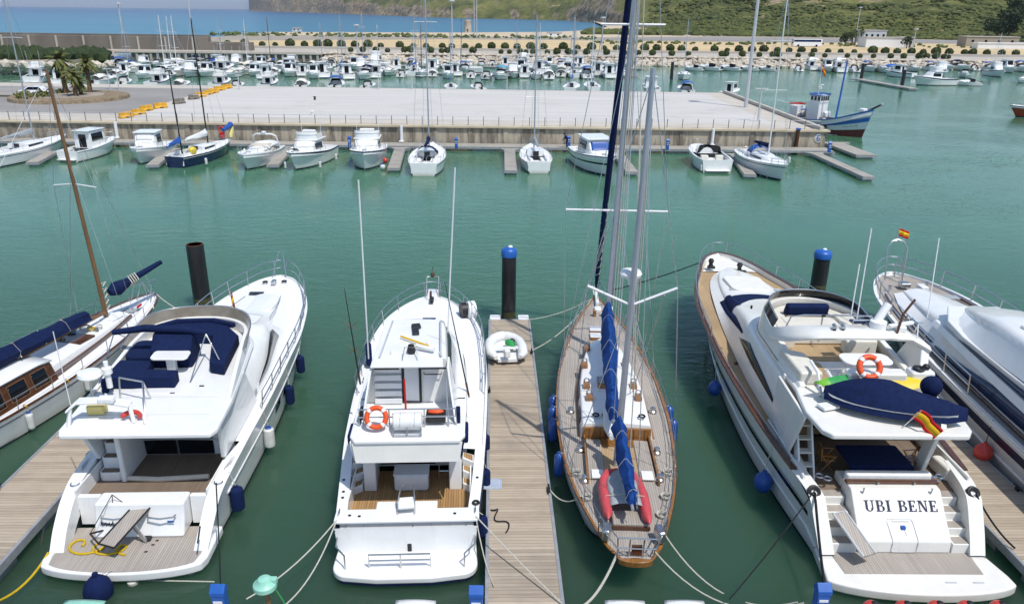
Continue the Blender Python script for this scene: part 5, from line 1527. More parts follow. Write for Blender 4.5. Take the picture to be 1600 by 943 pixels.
def pedestal(pos, label, rz=0):
    t = thing('service_pedestal', label, 'service pedestal', pos, rz, )
    mb = MB(); mb.box((0, 0, .5), (.34, .3, 1.0)); mb.build('column', 'bluepaint', t, bevel=.03)
    mb = MB(); mb.prismx([(-.17, 1.0), (-.17, 1.12), (0, 1.3), (.17, 1.12), (.17, 1.0)], -.19, .19); mb.build('roof', 'bluepaint', t, bevel=.02)
    bx(t, 'front_panel', 'white', (0, -.155, .82), (.24, .012, .08), 0, .004)
    for x in (-.08, .08):
        mb = MB(); mb.tube([(x, -.15, .6), (x, -.2, .58)], .05, 10); mb.build('socket', 'white', t)
    bx(t, 'tap', 'steel', (.22, 0, .55), (.12, .05, .05), 0, .01)
    return t


BT, BH = boat_B()
CT, CH = boat_C()
ET, EH = boat_E()
FT, FH = boat_F()
GT, GH = boat_G()
AT, AH = boat_A()

FIN = R(1.6)
PC = pontoon('weathered board walkway between the sport fishing boat and the ketch', (.47, 16.2, 0), FIN, 2.2, 21.5)
PL = pontoon('weathered board walkway between the wooden-cabin yacht and the navy-cushioned yacht', (-15.9, 16.2, 0), FIN, 2.35, 21.0)
PR = pontoon('weathered board walkway between the cream yacht and the blue-windowed yacht', (16.55, 16.2, 0), FIN, 2.4, 19.5)
MP = pontoon('long main pontoon that the stern lines of the berthed boats run to', (30, 14.9, 0), R(90), 2.7, 62)
# small fittings at the head of the centre walkway
for x in (-.75, .75):
    p = W(PC, (x, 21.75, 0))
    mb = MB(); mb.prism(rrect(-.28, .28, -.3, .3, .08), .3, .66)
    o = mb.build('pile_guide', 'white', PC); o.location = (x, 21.7, 0)

pile(G(318, 482)[:2], 3.75, .46, 'bare black mooring pile with a rusty rim beside the navy-cushioned yacht')
pile((-.18, 38.75), 4.05, .38, 'black mooring pile with blue cap at the end of the board walkway', 'bluepaint')
pile(G(1276, 460)[:2], 2.62, .46, 'black mooring pile with blue cap behind the cream yacht', 'bluepaint')

# tender lying on the centre walkway
d = thing('tender', 'small white tender with a green bag lying on the board walkway', 'tender', (-.28, 33.2, .62), R(186))
mb = MB()
path = [(-.55, 1.25), (-.72, .9), (-.78, .2), (-.72, -.45), (-.5, -.95), (-.2, -1.2), (0, -1.25), (.2, -1.2), (.5, -.95), (.72, -.45), (.78, .2), (.72, .9), (.55, 1.25)]
mb.tube([(x, y, .42) for x, y in path], [.1] + [.24] * 11 + [.1], 14); mb.build('tube', 'gel', d)
mb = MB(); mb.prism([(x * .8, y * .9) for x, y in path], .12, .26); mb.build('tender_floor', 'gelmatte', d)
mb = MB(); mb.loft([[(-.6 * k, -1.05 * k + .1, z), (.6 * k, -1.05 * k + .1, z), (.6 * k, .95 * k, z), (-.6 * k, .95 * k, z)] for k, z in ((.55, .0), (1, .2))], True, True, True); mb.build('keel', 'gelmatte', d)
bx(d, 'thwart', 'gel', (0, .35, .5), (1.1, .26, .06), 0, .02)
bx(d, 'outboard', 'gel', (.05, 1.2, .62), (.3, .34, .42), .2, .1)
b = thing('bag', 'crumpled bright green bag inside the small white tender', 'bag', W(d, (-.22, -.05, .38)), .5)
mb = MB(); mb.ball((0, 0, .16), (.2, .38, .17), 12, 8, .12); mb.build('bag_body', 'green', b)
mb = MB(); mb.ball((.3, .35, .12), (.14, .14, .1), 10, 6, .1); mb.build('bag_flap', 'black', b)

# notice plate, hose and cleats on the centre walkway
n = thing('notice_board', 'pale blue printed notice lying flat on the board walkway', 'notice', W(PC, (-.88, 6.35, .605)), FIN)
mb = MB(); mb.box((0, 0, .008), (.62, .62, .016)); mb.build('plate', 'lampgrey', n)
mb = MB()
for k in range(6): mb.box((0, .18 - .07 * k, .018), (.42, .025, .004))
mb.box((0, .27, .018), (.58, .04, .004)); mb.box((-.28, 0, .018), (.03, .58, .004)); mb.box((.28, 0, .018), (.03, .58, .004)); mb.box((0, -.28, .018), (.58, .03, .004))
mb.build('print', mat('pale_blue_print', (.30, .42, .62), .5, var=.1), n)
hz = MB()
hz.tube([W(PC, p) for p in [(-.95 + .62 * s + .13 * math.sin(s * 11), 4.95 - 1.25 * s - .1 * math.cos(s * 14), .635 + .06 * math.exp(-((s - .15) * 12) ** 2)) for s in span(0, 1, 36)]], .022, 6)
tag(hz.build('mooring_line', 'darkrope'), 'short dark rope end lying in a squiggle on the board walkway', 'rope')


def dock_cleat(P, x, y, label):
    t = thing('dock_cleat', label, 'cleat', W(P, (x, y, .6)), FIN)
    mb = MB(); mb.box((0, 0, .06), (.1, .16, .12)); mb.tube([(0, -.22, .14), (0, .22, .14)], .035, 8); mb.build('horn', 'black', t)
dock_cleat(PC, 1.02, 5.9, 'black cleat on the ketch side of the board walkway, nearer the main pontoon')
dock_cleat(PC, .98, 17.2, 'black cleat on the ketch side of the board walkway, beside the small white tender')
dock_cleat(PC, -1.02, 13.2, 'black cleat on the sport fishing boat side of the board walkway, before the tender')
dock_cleat(PR, 1.1, 6.3, 'black cleat on the walkway edge beside the blue-windowed yacht')
dock_cleat(PL, -1.1, 5.6, 'black cleat on the walkway edge beside the wooden-cabin yacht')

# pedestals and odd things on the main pontoon
z0 = .62
for px, py, lb in ((340, 912, 'blue service pedestal on the pontoon beside the green hose reel'), (744, 914, 'blue service pedestal beside the foot of the centre board walkway'), (1288, 910, 'blue service pedestal in front of the cream yacht platform')):
    p = G(px, py, 1.9); pedestal((p[0], p[1], z0), lb)
p = G(413, 905, 2.0)
t = thing('hose_reel', 'mint green hose reel on a wooden post above the pontoon', 'hose reel', (p[0], p[1], z0))
mb = MB(); mb.tube([(.05, 0, 0), (.02, 0, 1.1)], .06, 10); mb.build('post', 'sparwood', t)
mb = MB(); mb.lathe([(.02, .34), (.16, .30), (.2, .2), (.3, .14), (.3, .02), (.2, -.04), (.02, -.08)], (0, 0, 1.12), 20); mb.build('reel', 'mint', t)
mb = MB(); mb.lathe([(.24, 0), (.24, .04)], (-.06, -.03, 1.2), 20); mb.box((.2, .05, 1.3), (.2, .16, .2)); mb.build('reel_cover', 'mint', t, bevel=.02)
mb = MB(); mb.tube([(.25, 0, 1.1), (.4, .1, .6), (.42, .1, .05)], .02, 6); mb.build('hose', 'green', t)
mb = MB(); mb.tube([(-.5, -.2, .25), (-.1, .1, .5)], .02, 6); mb.torus((-.55, -.25, .25), .2, .03, 16, 6, R(40)); mb.build('wheel', 'steel', t)
for px, lb in ((125, 'pale green lid of a dock box below the yellow rope'), (648, 'round white dock box lid below the sport fishing boat'), (978, 'white dock box with rounded lid near the ketch stern lines'), (1072, 'white dock box with rounded lid nearest the cream yacht')):
    p = G(px, 949, .95)
    t = thing('dock_box', lb, 'dock box', (p[0], p[1], z0))
    mb = MB(); mb.prism(rrect(-.5, .5, -.25, .25, .1), 0, .3); mb.build('box_body', 'white', t, bevel=.03)
    mb = MB(); mb.loft([[(x, y, .3 + .1 * (1 - (x / .54) ** 2) * (1 if abs(y) < .2 else .4)) for y in (-.29, -.15, 0, .15, .29)] for x in span(-.54, .54, 10)]); mb.build('lid', 'mint' if px == 125 else 'gel', t, solid=.03)
for k, px in enumerate((1366, 1417, 1468, 1515, 1566)):
    p = G(px, 943, .80)
    t = thing('ball_fender', 'round red ball fender with dark eye hung along the pontoon edge', 'fender', (p[0], p[1] + .06, .55), 0, 'red ball fenders along the pontoon')
    mb = MB(); mb.ball((0, 0, 0), (.27, .25, .27), 16, 12); mb.build('ball', 'redball', t)
    mb = MB(); mb.lathe([(.10, .2), (.1, .27), (.05, .3), (.01, .3)], (.04, -.03, 0), 12); mb.build('eye', 'black', t)

# ------------------------------------------------------------------ fenders on the near boats
def hang(b, h, y, sg, kind, z, size, label, off=None, group=None):
    w = h.p(y, max(0.0, 1 - z / h.z(y)), sg)
    p = W(b, (w[0] + sg * (size[0] + .03), w[1], z)); tp = W(b, (sg * (h.b(y) - .05), y, h.z(y) + .05))
    return fender(kind, p, label, size, tp, group)

gE = 'blue fenders along the ketch'
for y, lb in ((9.9, 'blue sausage fender on the ketch walkway side, furthest forward of four'), (9.0, 'blue sausage fender on the ketch walkway side, second from forward'), (8.0, 'blue sausage fender on the ketch walkway side, third from forward'), (5.6, 'blue sausage fender on the ketch walkway side, apart from the rest towards the stern')):
    hang(ET, EH, y, -1, 'blue', .72, (.17, .95), lb, group=gE)
for y, lb in ((9.3, 'blue sausage fender on the open-water side of the ketch, forward one'), (8.2, 'blue sausage fender on the open-water side of the ketch, aft one')):
    hang(ET, EH, y, 1, 'blue', .75, (.17, .95), lb, group=gE)
hang(BT, BH, 9.9, 1, 'navy', .75, (.19, .85), 'navy fender hanging beneath the side window of the flybridge yacht')
hang(BT, BH, 12.8, 1, 'navy', .8, (.19, .85), 'navy fender hanging furthest forward on the flybridge yacht')
hang(BT, BH, 6.4, 1, 'white', .8, (.2, .85), 'weathered white fender on the side of the flybridge yacht')
hang(BT, BH, 2.6, 1, 'navy', .75, (.22, .9), 'large navy fender with white top near the stern of the flybridge yacht')
p = W(BT, (-.35, -.95, .15)); fender('navy', p, 'round navy fender hanging off the teak stern platform', (.40, .95), W(BT, (-.1, -.5, .5)))
for y in (1.6, 4.2, 6.5):
    hang(CT, CH, y, 1, 'navy', .8, (.15, .8), {1.6: 'navy fender squeezed between sport fishing boat stern corner and the walkway', 4.2: 'navy fender between the sport fishing boat cockpit and the walkway', 6.5: 'navy fender between the sport fishing boat deckhouse and the walkway'}[y])
hang(FT, FH, 11.6, -1, 'blue', .62, (.30, .62), 'round blue buoy fender at the forward part of the cream yacht')
hang(FT, FH, 4.6, -1, 'blue', .55, (.33, .72), 'heart-shaped blue buoy fender hanging on a dark line at the cream yacht')
hang(GT, GH, 9.6, -1, 'red', .8, (.33, .66), 'round red buoy fender hanging on the blue-windowed yacht')
hang(AT, AH, 6.6, 1, 'white', .55, (.14, .75), 'white fender with blue top on the wooden-cabin yacht, aft one')
hang(AT, AH, 9.8, 1, 'white', .65, (.14, .75), 'white fender with blue top on the wooden-cabin yacht, forward one')

# ------------------------------------------------------------------ mooring lines
dk = .66
def gp(px, py, z=dk): return G(px, py, z)
q = W(CT, (-2.1, 1.25, 1.42))
rope('pale stern line from the sport fishing boat to the hose reel, upper one', q, gp(385, 935), .25)
rope('pale stern line from the sport fishing boat towards the hose reel, slacker one', q, gp(430, 955), .5)
rope('pale line crossing the board walkway from the sport fishing boat stern', W(CT, (2.1, 1.3, 1.42)), gp(878, 942), .05)
rope('dark-edged short line down the sport fishing boat stern corner', W(CT, (2.1, 1.25, 1.4)), gp(772, 915), .3, .018)
rope('thick white stern line curving down from the ketch', W(ET, (-.5, .2, 1.35)), gp(900, 950), .45, .04)
rope('white stern line from the ketch to the cream yacht pedestal, lower one', W(ET, (.55, .3, 1.35)), gp(1256, 941), .95, .022)
rope('white stern line from the ketch to the cream yacht pedestal, upper one', W(ET, (.95, 1.2, 1.3)), gp(1246, 940), 1.0, .022)
rope('white spring line from the ketch quarter to the walkway cleat', W(ET, (-1.45, 3.0, 1.25)), W(PC, (1.02, 5.9, .74)), .35, .022)
rope('white bow line from the ketch to the walkway corner', W(ET, (-.25, 19.7, 1.85)), W(PC, (1.0, 21.3, .66)), .2, .024)
rope('white bow line from the ketch to the walkway cleat by the tender', W(ET, (-.3, 19.5, 1.85)), W(PC, (.98, 17.2, .74)), .35, .024)
rope('dark line from the ketch bow across to the bow of the cream yacht', W(ET, (.4, 18.8, 2.6)), W(FT, (-1.5, 21.8, 3.1)), .1, .028, 'darkrope')
rope('black stern line running diagonally from the cream yacht over the water', W(FT, (-2.5, 1.9, 2.05)), gp(1140, 935), .12, .022, 'darkrope')
rope('thick black stern line from the cream yacht down to the blue pedestal', W(FT, (-2.5, 1.85, 2.02)), gp(1290, 925, .9), .1, .04, 'darkrope')
rope('dark stern line from the cream yacht to the walkway cleat', W(FT, (2.5, 1.85, 2.02)), W(PR, (-1.0, 3.2, .66)), .15, .03, 'darkrope')
rope('dark bow line from the cream yacht to the black pile behind it', W(FT, (2.2, 19.2, 2.95)), G(1276, 452, .8), .15, .03, 'darkrope')
rope('white bow line from the wooden-cabin yacht towards the black pile', W(AT, (.2, 17.9, 1.7)), G(292, 488, 1.9), .15, .03)
rope('yellow line trailing from the flybridge yacht platform over the water', W(BT, (-2.35, .35, .5)), gp(-25, 945), .35, .035, 'yellowrope')
rope('dark stern line of the flybridge yacht down to the pontoon', W(BT, (2.2, 2.1, 1.7)), gp(345, 925), .1, .02, 'darkrope')
rope('slack pale line lying in the water under the flybridge yacht', gp(180, 905, .02), gp(335, 908, .02), 0.0, .02)
# rods standing on the sport fishing boat
def rod(label, a, b, crosses=()):
    t = thing('fishing_rod', label, 'fishing rod', a)
    b = Vector(b) - Vector(a)
    mb = MB(); mb.tube([(0, 0, 0), b * .5, b], [.03, .022, .01], 6); mb.build('blank', 'black', t)
    mb = MB(); mb.tube([b * .02, b * .13], .04, 6); mb.build('grip', 'darkwood', t)
    for s in crosses:
        mb = MB(); c = b * s
        for dx, dz in ((.26, .17), (.26, -.17)): mb.tube([c - Vector((dx, 0, dz)), c + Vector((dx, 0, dz))], .011, 5)
        mb.build('tackle_cross', 'sparwood', t)
Yr = CT.location[1] + 6.2
rod('fishing rod with two yellow tackle crosses on the port side of the sport fishing boat', AY(563, 600, Yr), AY(538, 450, Yr), (.37, .62))
rod('dark fishing rod leaning along the starboard side of the sport fishing boat', AY(733, 620, Yr - .6), AY(695, 440, Yr - .6))
flag('small Spanish flag on the bow hoop of the blue-windowed yacht', W(GT, (-.5, 23.75, 4.9)), W(GT, (-.5, 23.8, 5.5)), .4, .55, [('red', 1), ('yellow', 2), ('red', 1)], (.95, .1, -.12), curl=.1)
flag('small red and yellow flag on the flybridge yacht windscreen', W(BT, (.45, 10.9, 4.1)), W(BT, (.35, 11.0, 4.95)), .45, .45, [('red', 1), ('yellow', 2), ('red', 1)], (.3, -.2, -.75), curl=.1)
# ------------------------------------------------------------------ boats along the far quay
def cruiser(label, org, rz, L, B, zs, zb, name='cabin_cruiser', hullmat='gel', fly=False, covered=False, stripe=None, wheel=False, openb=False, canopy=None, arch=False, rails=True, group=None, extra=None, frontmat='glass', aft=.38, cat='motor boat'):
    t = thing(name, label, cat, org, rz, group)
    h = Hull([(0, B * .44, zs, B * .40), (L * .3, B * .5, zs * 1.02, B * .44), (L * .6, B * .48, lerp(zs, zb, .45), B * .36), (L * .8, B * .37, lerp(zs, zb, .75), B * .2), (L * .93, B * .2, lerp(zs, zb, .93), B * .07), (L, .05, zb, .01)], L * .11, .4)
    h.build(t, hullmat, n=18)
    h.band(t, 'boot_stripe', 'navystripe', .92, 1.03, n=14)
    if stripe: h.band(t, 'hull_stripe', stripe[0], stripe[1], stripe[2], n=18)
    h.rub(t, 'rub_rail', stripe[0] if stripe else 'gelmatte', .04, .04, n=18)
    h.bulwark(t, 'gunwale', 'gel', 0, L - .05, lambda y: .18 if y < L * aft else .07, .35, n=18)
    h.deck(t, 'foredeck', 'gelmatte', L * aft, L - .04, .06, .04, .08, n=14)
    mb = MB(); mb.box((0, L * aft / 2, zs - .55), (B * .78, L * aft - .1, .1)); mb.build('cockpit_sole', 'gelmatte', t)
    mb = MB(); mb.box((0, .12, zs - .25), (B * .84, .16, .5)); mb.build('transom', 'gel', t, bevel=.03)
    mb = MB(); mb.box((0, -.22, .28), (B * .7, .5, .1)); mb.build('bathing_platform', 'gel', t, bevel=.03)
    y0 = L * aft
    if wheel or fly:
        hh = 1.75 if wheel else 1.25
        H = House([(y0, B * .36, B * .32, zs - .1, zs + hh), (L * .60, B * .36, B * .31, zs, zs + hh), (L * .68, B * .33, B * .26, zs + .1, zs + hh * .55), (L * .74, B * .28, B * .2, zs + .15, zs + .35)] if not wheel else
                  [(y0, B * .36, B * .32, zs - .1, zs + hh), (L * .62, B * .36, B * .31, zs, zs + hh), (L * .645, B * .35, B * .30, zs, zs + hh * .9), (L * .70, B * .33, B * .27, zs + .1, zs + hh * .35), (L * .80, B * .22, B * .15, zs + .15, zs + .35)], .12, .05)
        H.build(t, 'cabin', 'gel', 18)
        H.pane(t, 'glass', y0 + .25, L * .60, .42, .92, n=4)
        if covered: H.toppane(t, 'cloth_cover', L * .605, L * .675, -.98, .98, 'windscreen_cover')
        else: H.toppane(t, frontmat, L * (.605 if not wheel else .648), L * (.665 if not wheel else .693), -.96, .96)
        if wheel:
            mb = MB(); mb.prism(rrect(-B * .36, B * .36, y0 - .35, L * .665, .15), zs + hh + .03, zs + hh + .1); mb.build('roof', 'gel', t, bevel=.03)
        bx(t, 'cabin_door', 'glass', (0, y0 - .02, zs + hh * .4), (B * .3, .03, hh * .8), 0, 0)
    if fly:
        z = zs + 1.25
        mb = MB(); mb.prism([(B * .36, y0 - .9), (B * .36, L * .57), (B * .2, L * .61), (-B * .2, L * .61), (-B * .36, L * .57), (-B * .36, y0 - .9)], z + .06, z + .16); mb.build('flybridge_deck', 'gel', t, bevel=.03)
        fp = upath(B * .34, y0, L * .6, 5, B * .18, 2.2)
        mb = MB(); wall(mb, fp, z + .1, lambda i: z + .7, .08, .05); mb.build('flybridge_coaming', 'gel', t)
        mb = MB(); wall(mb, fp[7:-7], z + .69, z + .95, .03, .06); mb.build('windscreen', 'cloth_cover' if covered else 'bronze', t)
        bx(t, 'helm_cover', 'cloth_cover', (0, y0 + .8, z + .6), (B * .4, .7, .9), 0, .1)
        tubes(t, 'flybridge_rail', 'steel', [[(-B * .33, y0, z + .6), (-B * .33, y0 - .8, z + .75), (B * .33, y0 - .8, z + .75), (B * .33, y0, z + .6)]], .025)
        tubes(t, 'aerial', 'whitespar', [[(sx * B * .3, y0 + .2, z + .6), (sx * B * .33, y0, z + 3.0)] for sx in (-1, 1)], .022)
    if openb:
        H = House([(y0, B * .34, B * .3, zs - .05, zs + .55), (L * .6, B * .32, B * .24, zs + .05, zs + .45), (L * .85, B * .16, B * .08, zs + .3, zs + .38)], .15, .08)
        H.build(t, 'cuddy', 'gel', 10)
        H.pane(t, 'glass', y0 + .5, L * .62, .35, .75, n=3)
        fp = upath(B * .37, y0 - L * .12, L * .52, 6, B * .3, 2.3)
        mb = MB(); wall(mb, fp, zs + .05, lambda i: zs + .95 - .25 * abs(i - len(fp) / 2) / (len(fp) / 2), .03, .22); mb.build('windscreen', 'beigecover' if covered else 'glass', t)
        for x in (-.22, .22): bx(t, 'cockpit_seat', 'seat', (x * B, y0 * .55, zs - .2), (B * .22, .6, .6), 0, .08)
        if covered:
            mb = MB(); mb.patch(lambda y, q: (q * B * .37, y, zs + .95 - .4 * q * q - .12 * abs(y - L * .33)), span(.4, L * .5, 6), span(-1, 1, 8)); mb.build('cockpit_cover', 'cloth_cover', t, solid=.03)
    if arch:
        tubes(t, 'radar_arch', 'gel', [[(-B * .43, L * .18, zs), (-B * .38, L * .24, zs + 1.35), (-B * .25, L * .26, zs + 1.6), (B * .25, L * .26, zs + 1.6), (B * .38, L * .24, zs + 1.35), (B * .43, L * .18, zs)]], .09)
        mb = MB(); mb.lathe([(.1, 0), (.28, .05), (.28, .18), (.02, .25)], (0, L * .26, zs + 1.68), 12); mb.build('radar_dome', 'gel', t)
    if canopy:
        mb = MB(); mb.patch(lambda y, q: (q * B * .40, y, zs + 1.55 - .35 * abs(q) ** 3 - .22 * ((y - L * .28) / (L * .2)) ** 2), span(L * .08, L * .46, 6), span(-1, 1, 8)); mb.build('canopy', canopy, t, solid=.03)
        tubes(t, 'canopy_frame', 'steel', [[(sx * B * .4, L * .28, zs), (sx * B * .4, L * .1, zs + 1.15)] for sx in (-1, 1)] + [[(sx * B * .4, L * .28, zs), (sx * B * .4, L * .44, zs + 1.15)] for sx in (-1, 1)], .022)
    if rails:
        h.rail(t, 'bow_rail', L * .45, L - .1, .55, .02, 1.1, .07, False, n=14)
    bx(t, 'anchor_gear', 'steel', (0, L * .95, zb + .05), (.14, .4, .1), 0, .03)
    bx(t, 'hatch', 'greypvc', (0, L * .82, lerp(zs, zb, .8) + .1), (.45, .45, .04), 0, .01)
    return t, h


def sloop(label, org, rz, L, B, zs, mast, hullmat='gel', name='sailing_yacht', boomcover='navy', dodger=None, group=None, rig=True, wheel=True, mastmat='alu', lite=False, cover_h=.4):
    t = thing(name, label, 'sailing yacht', org, rz, group)
    h = Hull([(0, B * .36, zs, B * .28), (L * .1, B * .42, zs, B * .36), (L * .35, B * .5, zs * .98, B * .44), (L * .6, B * .46, zs * 1.05, B * .37), (L * .8, B * .30, zs * 1.14, B * .2), (L * .94, B * .11, zs * 1.23, B * .04), (L, .04, zs * 1.28, .01)], L * .08, .5)
    h.build(t, hullmat, n=14 if lite else 20)
    h.band(t, 'boot_stripe', 'navystripe', .9, 1.03, n=12)
    if not lite: h.band(t, 'cove_stripe', 'navystripe' if hullmat != 'navyhull' else 'gel', .14, .19, n=14)
    h.bulwark(t, 'toe_rail', 'gelmatte', 0, L - .04, .06, .05, n=14)
    h.deck(t, 'deck', 'gelmatte', L * .36, L - .03, .04, .03, .06, n=12)
    h.deck(t, 'side_deck', 'gelmatte', .02, L * .36, .04, .03, 0, hole=lambda y: B * .24, n=6)
    mb = MB(); mb.box((0, L * .19, zs - .5), (B * .5, L * .34, .06)); mb.build('cockpit_sole', 'gelmatte', t)
    for sg in (-1, 1):
        mb = MB(); mb.box((sg * B * .25, L * .19, zs - .1), (.1, L * .34, .7)); mb.build('cockpit_coaming', 'gel', t, bevel=.03)
        bx(t, 'cockpit_seat', 'gelmatte', (sg * B * .18, L * .2, zs - .25), (B * .12, L * .28, .3), 0, .03)
    mb = MB(); mb.box((0, .06, zs * .62), (B * .66, .1, zs * .9)); mb.build('transom', 'gel' if hullmat != 'navyhull' else 'gelmatte', t, bevel=.04)
    H = House([(L * .36, B * .3, B * .27, zs - .05, zs + .5), (L * .5, B * .29, B * .25, zs, zs + .5), (L * .64, B * .2, B * .16, zs + .05, zs + .38), (L * .74, B * .1, B * .06, zs + .1, zs + .2)], .1, .06)
    H.build(t, 'coachroof', 'gel', 12)
    H.pane(t, 'glass', L * .39, L * .6, .35, .8, n=4)
    bx(t, 'companionway', 'black', (0, L * .36 - .02, zs + .1), (.6, .05, .8), 0, .0)
    my = L * .58
    spar(t, 'mast', mastmat, (0, my, zs + .3), (.0, my - .25, mast), .085 if not lite else .09, .06, 8)
    tubes(t, 'crosstree', 'whitespar', [[(-B * .3, my - .2, lerp(zs, mast, k)), (0, my - .1, lerp(zs, mast, k) + .03), (B * .3, my - .2, lerp(zs, mast, k))] for k in (.42, .7)], .03, 5)
    spar(t, 'boom', mastmat, (0, my - .15, zs + 1.25), (0, L * .2, zs + 1.25), .06, .06, 8)
    if boomcover: sailcover(t, (0, my - .15, zs + 1.35), (0, L * .2, zs + 1.3), cover_h * 1.5, cover_h * .7, boomcover, 'sail_cover', .17, int(L * 7), 10)
    if dodger:
        mb = MB(); mb.patch(lambda y, q: (q * B * .29, y, zs + .45 + .75 * (1 - abs(q) ** 3) * (1 - ((y - L * .33) / (L * .08)) ** 2 * .35)), span(L * .29, L * .40, 4), span(-1, 1, 8)); mb.build('sprayhood', dodger, t, solid=.03)
    if wheel and not lite:
        for x in (-B * .13, B * .13):
            mb = MB(); mb.torus((x, L * .12, zs + .25), .34, .03, 16, 5, R(80)); mb.build('steering_wheel', 'steel', t)
    if rig:
        sh = [[(sg * B * .46, my, zs), (sg * B * .3, my - .2, lerp(zs, mast, .42)), (0, my - .25, mast - .3)] for sg in (-1, 1)] + [[(0, L, zs * 1.3), (0, my - .25, mast)], [(0, .1, zs + .1), (0, my - .25, mast)]]
        tubes(t, 'standing_rigging', 'steel', sh, .013 if not lite else .02, 4)
    if not lite:
        h.rail(t, 'pulpit', L * .86, L - .05, .55, .022, .7, .05, True, n=8)
        mb = MB()
        for sg in (-1, 1):
            mb.tube([(sg * (h.b(y) - .05), y, h.z(y) + .55) for y in span(.1, L * .88, 14)], .014, 4)
            for y in span(.1, L * .85, 7): mb.tube([(sg * (h.b(y) - .05), y, h.z(y)), (sg * (h.b(y) - .05), y, h.z(y) + .56)], .018, 4)
        mb.build('guard_rail', 'steel', t)
    return t, h


def place(p_stern, p_bow):
    return (p_stern[0], p_stern[1], 0), heading(p_stern, p_bow)


def by_bow(px, py, rzdeg, L):
    """boat whose stem meets the water at that point; heading rz"""
    x, y, _ = G(px, py, 0); a = R(rzdeg); L *= .9
    return (x + L * math.sin(a), y - L * math.cos(a), 0), a


# 1 white sloop at the very left (bow towards the quay)
o, a = by_bow(96, 233, -6, 13.0)
sloop('long white sailing yacht at the end of the quay beyond the wooden mast', o, a, 13.0, 3.9, 1.25, 17.5, boomcover='greypvc')
o = G(107, 253, 0); cruiser('white wheelhouse boat with dark side windows against the stained quay wall', (o[0], o[1], 0), R(-9), 8.2, 2.9, 1.15, 1.6, wheel=True, aft=.34)
o, a = by_bow(222, 256, 186, 8.6); cruiser('white cruiser with red roof hatch beside the dark blue ketch', o, a, 9.0, 3.4, 1.25, 1.85, fly=False, wheel=True, covered=True, aft=.42)
# dark blue ketch
o = G(274, 262, 0); t4, h4 = sloop('dark blue hulled ketch with two black masts at the quay', (o[0], o[1], 0), R(-12), 11.0, 3.2, 1.15, 14.8, 'navyhull', 'ketch', 'cloth_cover', mastmat='black', wheel=False, cover_h=.55)
spar(t4, 'mizzen_mast', 'black', (0, 1.5, 1.2), (-.1, 1.3, 9.7), .085, .06, 8)
sailcover(t4, (0, 1.35, 2.5), (0, -.9, 2.3), .7, .35, 'bluefender', 'mizzen_sail_cover', .2, 3, 10)
mb = MB(); mb.tube([(0, 9.6, 2.6), (.1, 10.8, 2.9), (.1, 11.2, 3.1)], [.22, .3, .34], 8); mb.build('jib_bag', 'bluefender', t4)
mb = MB(); mb.tube([(.1, 11.3, 2.9), (.15, 11.0, 2.1), (.2, 10.7, 1.6)], [.25, .28, .2], 8); mb.build('yellow_bag', 'yellowsponge', t4)
mb = MB(); mb.ball((.8, 2.2, 1.5), (.42, .5, .4), 10, 7, .1); mb.build('yellow_jacket', 'yellowboard', t4)
o, a = by_bow(390, 264, 178, 8.4); cruiser('white sports cruiser with beige screen cover and white arch', o, a, 9.0, 3.4, 1.3, 1.75, openb=True, covered=True, arch=True, aft=.45, stripe=None)
o, a = by_bow(462, 266, 172, 9.8); t6, h6 = cruiser('white flybridge cruiser with thin dark rubbing strake and round deck hatch', o, a, 9.8, 3.5, 1.3, 1.95, fly=True, covered=True, stripe=('navystripe', .06, .13))
mb = MB(); mb.torus((.35, 7.6, 1.95), .22, .1, 14, 8, R(20)); mb.build('coiled_hose', 'black', t6)
o, a = by_bow(570, 266, 184, 9.0); cruiser('white flybridge boat with navy band facing bow-on beside a red fender', o, a, 9.0, 3.9, 1.5, 2.1, fly=True, covered=True, stripe=('navystripe', .0, .2))
o = G(662, 275, 0); sloop('white sailing yacht with twin steering wheels and navy cockpit covers, stern to open water', (o[0], o[1], 0), R(1), 12.0, 3.95, 1.25, 20.5, boomcover='navy', dodger='navy', wheel=True)
o = G(842, 271, 0); sloop('small white sailing yacht with blue side cloth, stern to open water', (o[0], o[1], 0), R(4), 10.2, 3.5, 1.2, 15.5, boomcover='greypvc', wheel=False)
o, a = by_bow(946, 275, 190, 10.6); cruiser('white wheelhouse cruiser with wide blue window covers', o, a, 10.6, 4.0, 1.55, 2.15, wheel=True, frontmat='bluefender', stripe=('navystripe', .34, .44), aft=.30)
o = G(1120, 270, 0); cruiser('white open sports boat with dark cockpit, stern to open water', (o[0], o[1], 0), R(2), 9.0, 3.7, 1.35, 1.7, openb=True, aft=.5)
o, a = by_bow(1218, 282, 184, 11.6); t12, h12 = sloop('white sailing yacht with blue sprayhood and tall white mast, bow to open water', o, a, 11.6, 3.9, 1.4, 18.5, boomcover='navy', dodger='bluefender', mastmat='whitespar')

for px, py, kind, lb in ((662, 0, None, None),):
    pass
for (px, py, z, lb) in ((1083, 238, .6, 'white fender at the side of the open sports boat, forward'), (1096, 262, .5, 'white fender at the corner of the open sports boat stern'), (1161, 250, .7, 'white fender on the blue-hooded yacht, nearest the quay'), (1172, 256, .6, 'white fender on the blue-hooded yacht, middle one'), (1186, 263, .6, 'white fender on the blue-hooded yacht near its stem'), (1233, 250, .9, 'white fender on the far side of the blue-hooded yacht'), (322, 252, .5, 'white fender hanging on the dark blue ketch'), (446, 258, .5, 'white fender under the bow of the flybridge cruiser with the round hatch'), (500, 257, .5, 'white fender amidships on the flybridge cruiser with the round hatch'), (525, 245, .6, 'white fender near the stern of the flybridge cruiser with the round hatch')):
    fender('white', G(px, py, z), lb, (.14, .75), None)
fender('red', G(602, 251, .5), 'round red fender beside the navy-banded boat', (.25, .55))
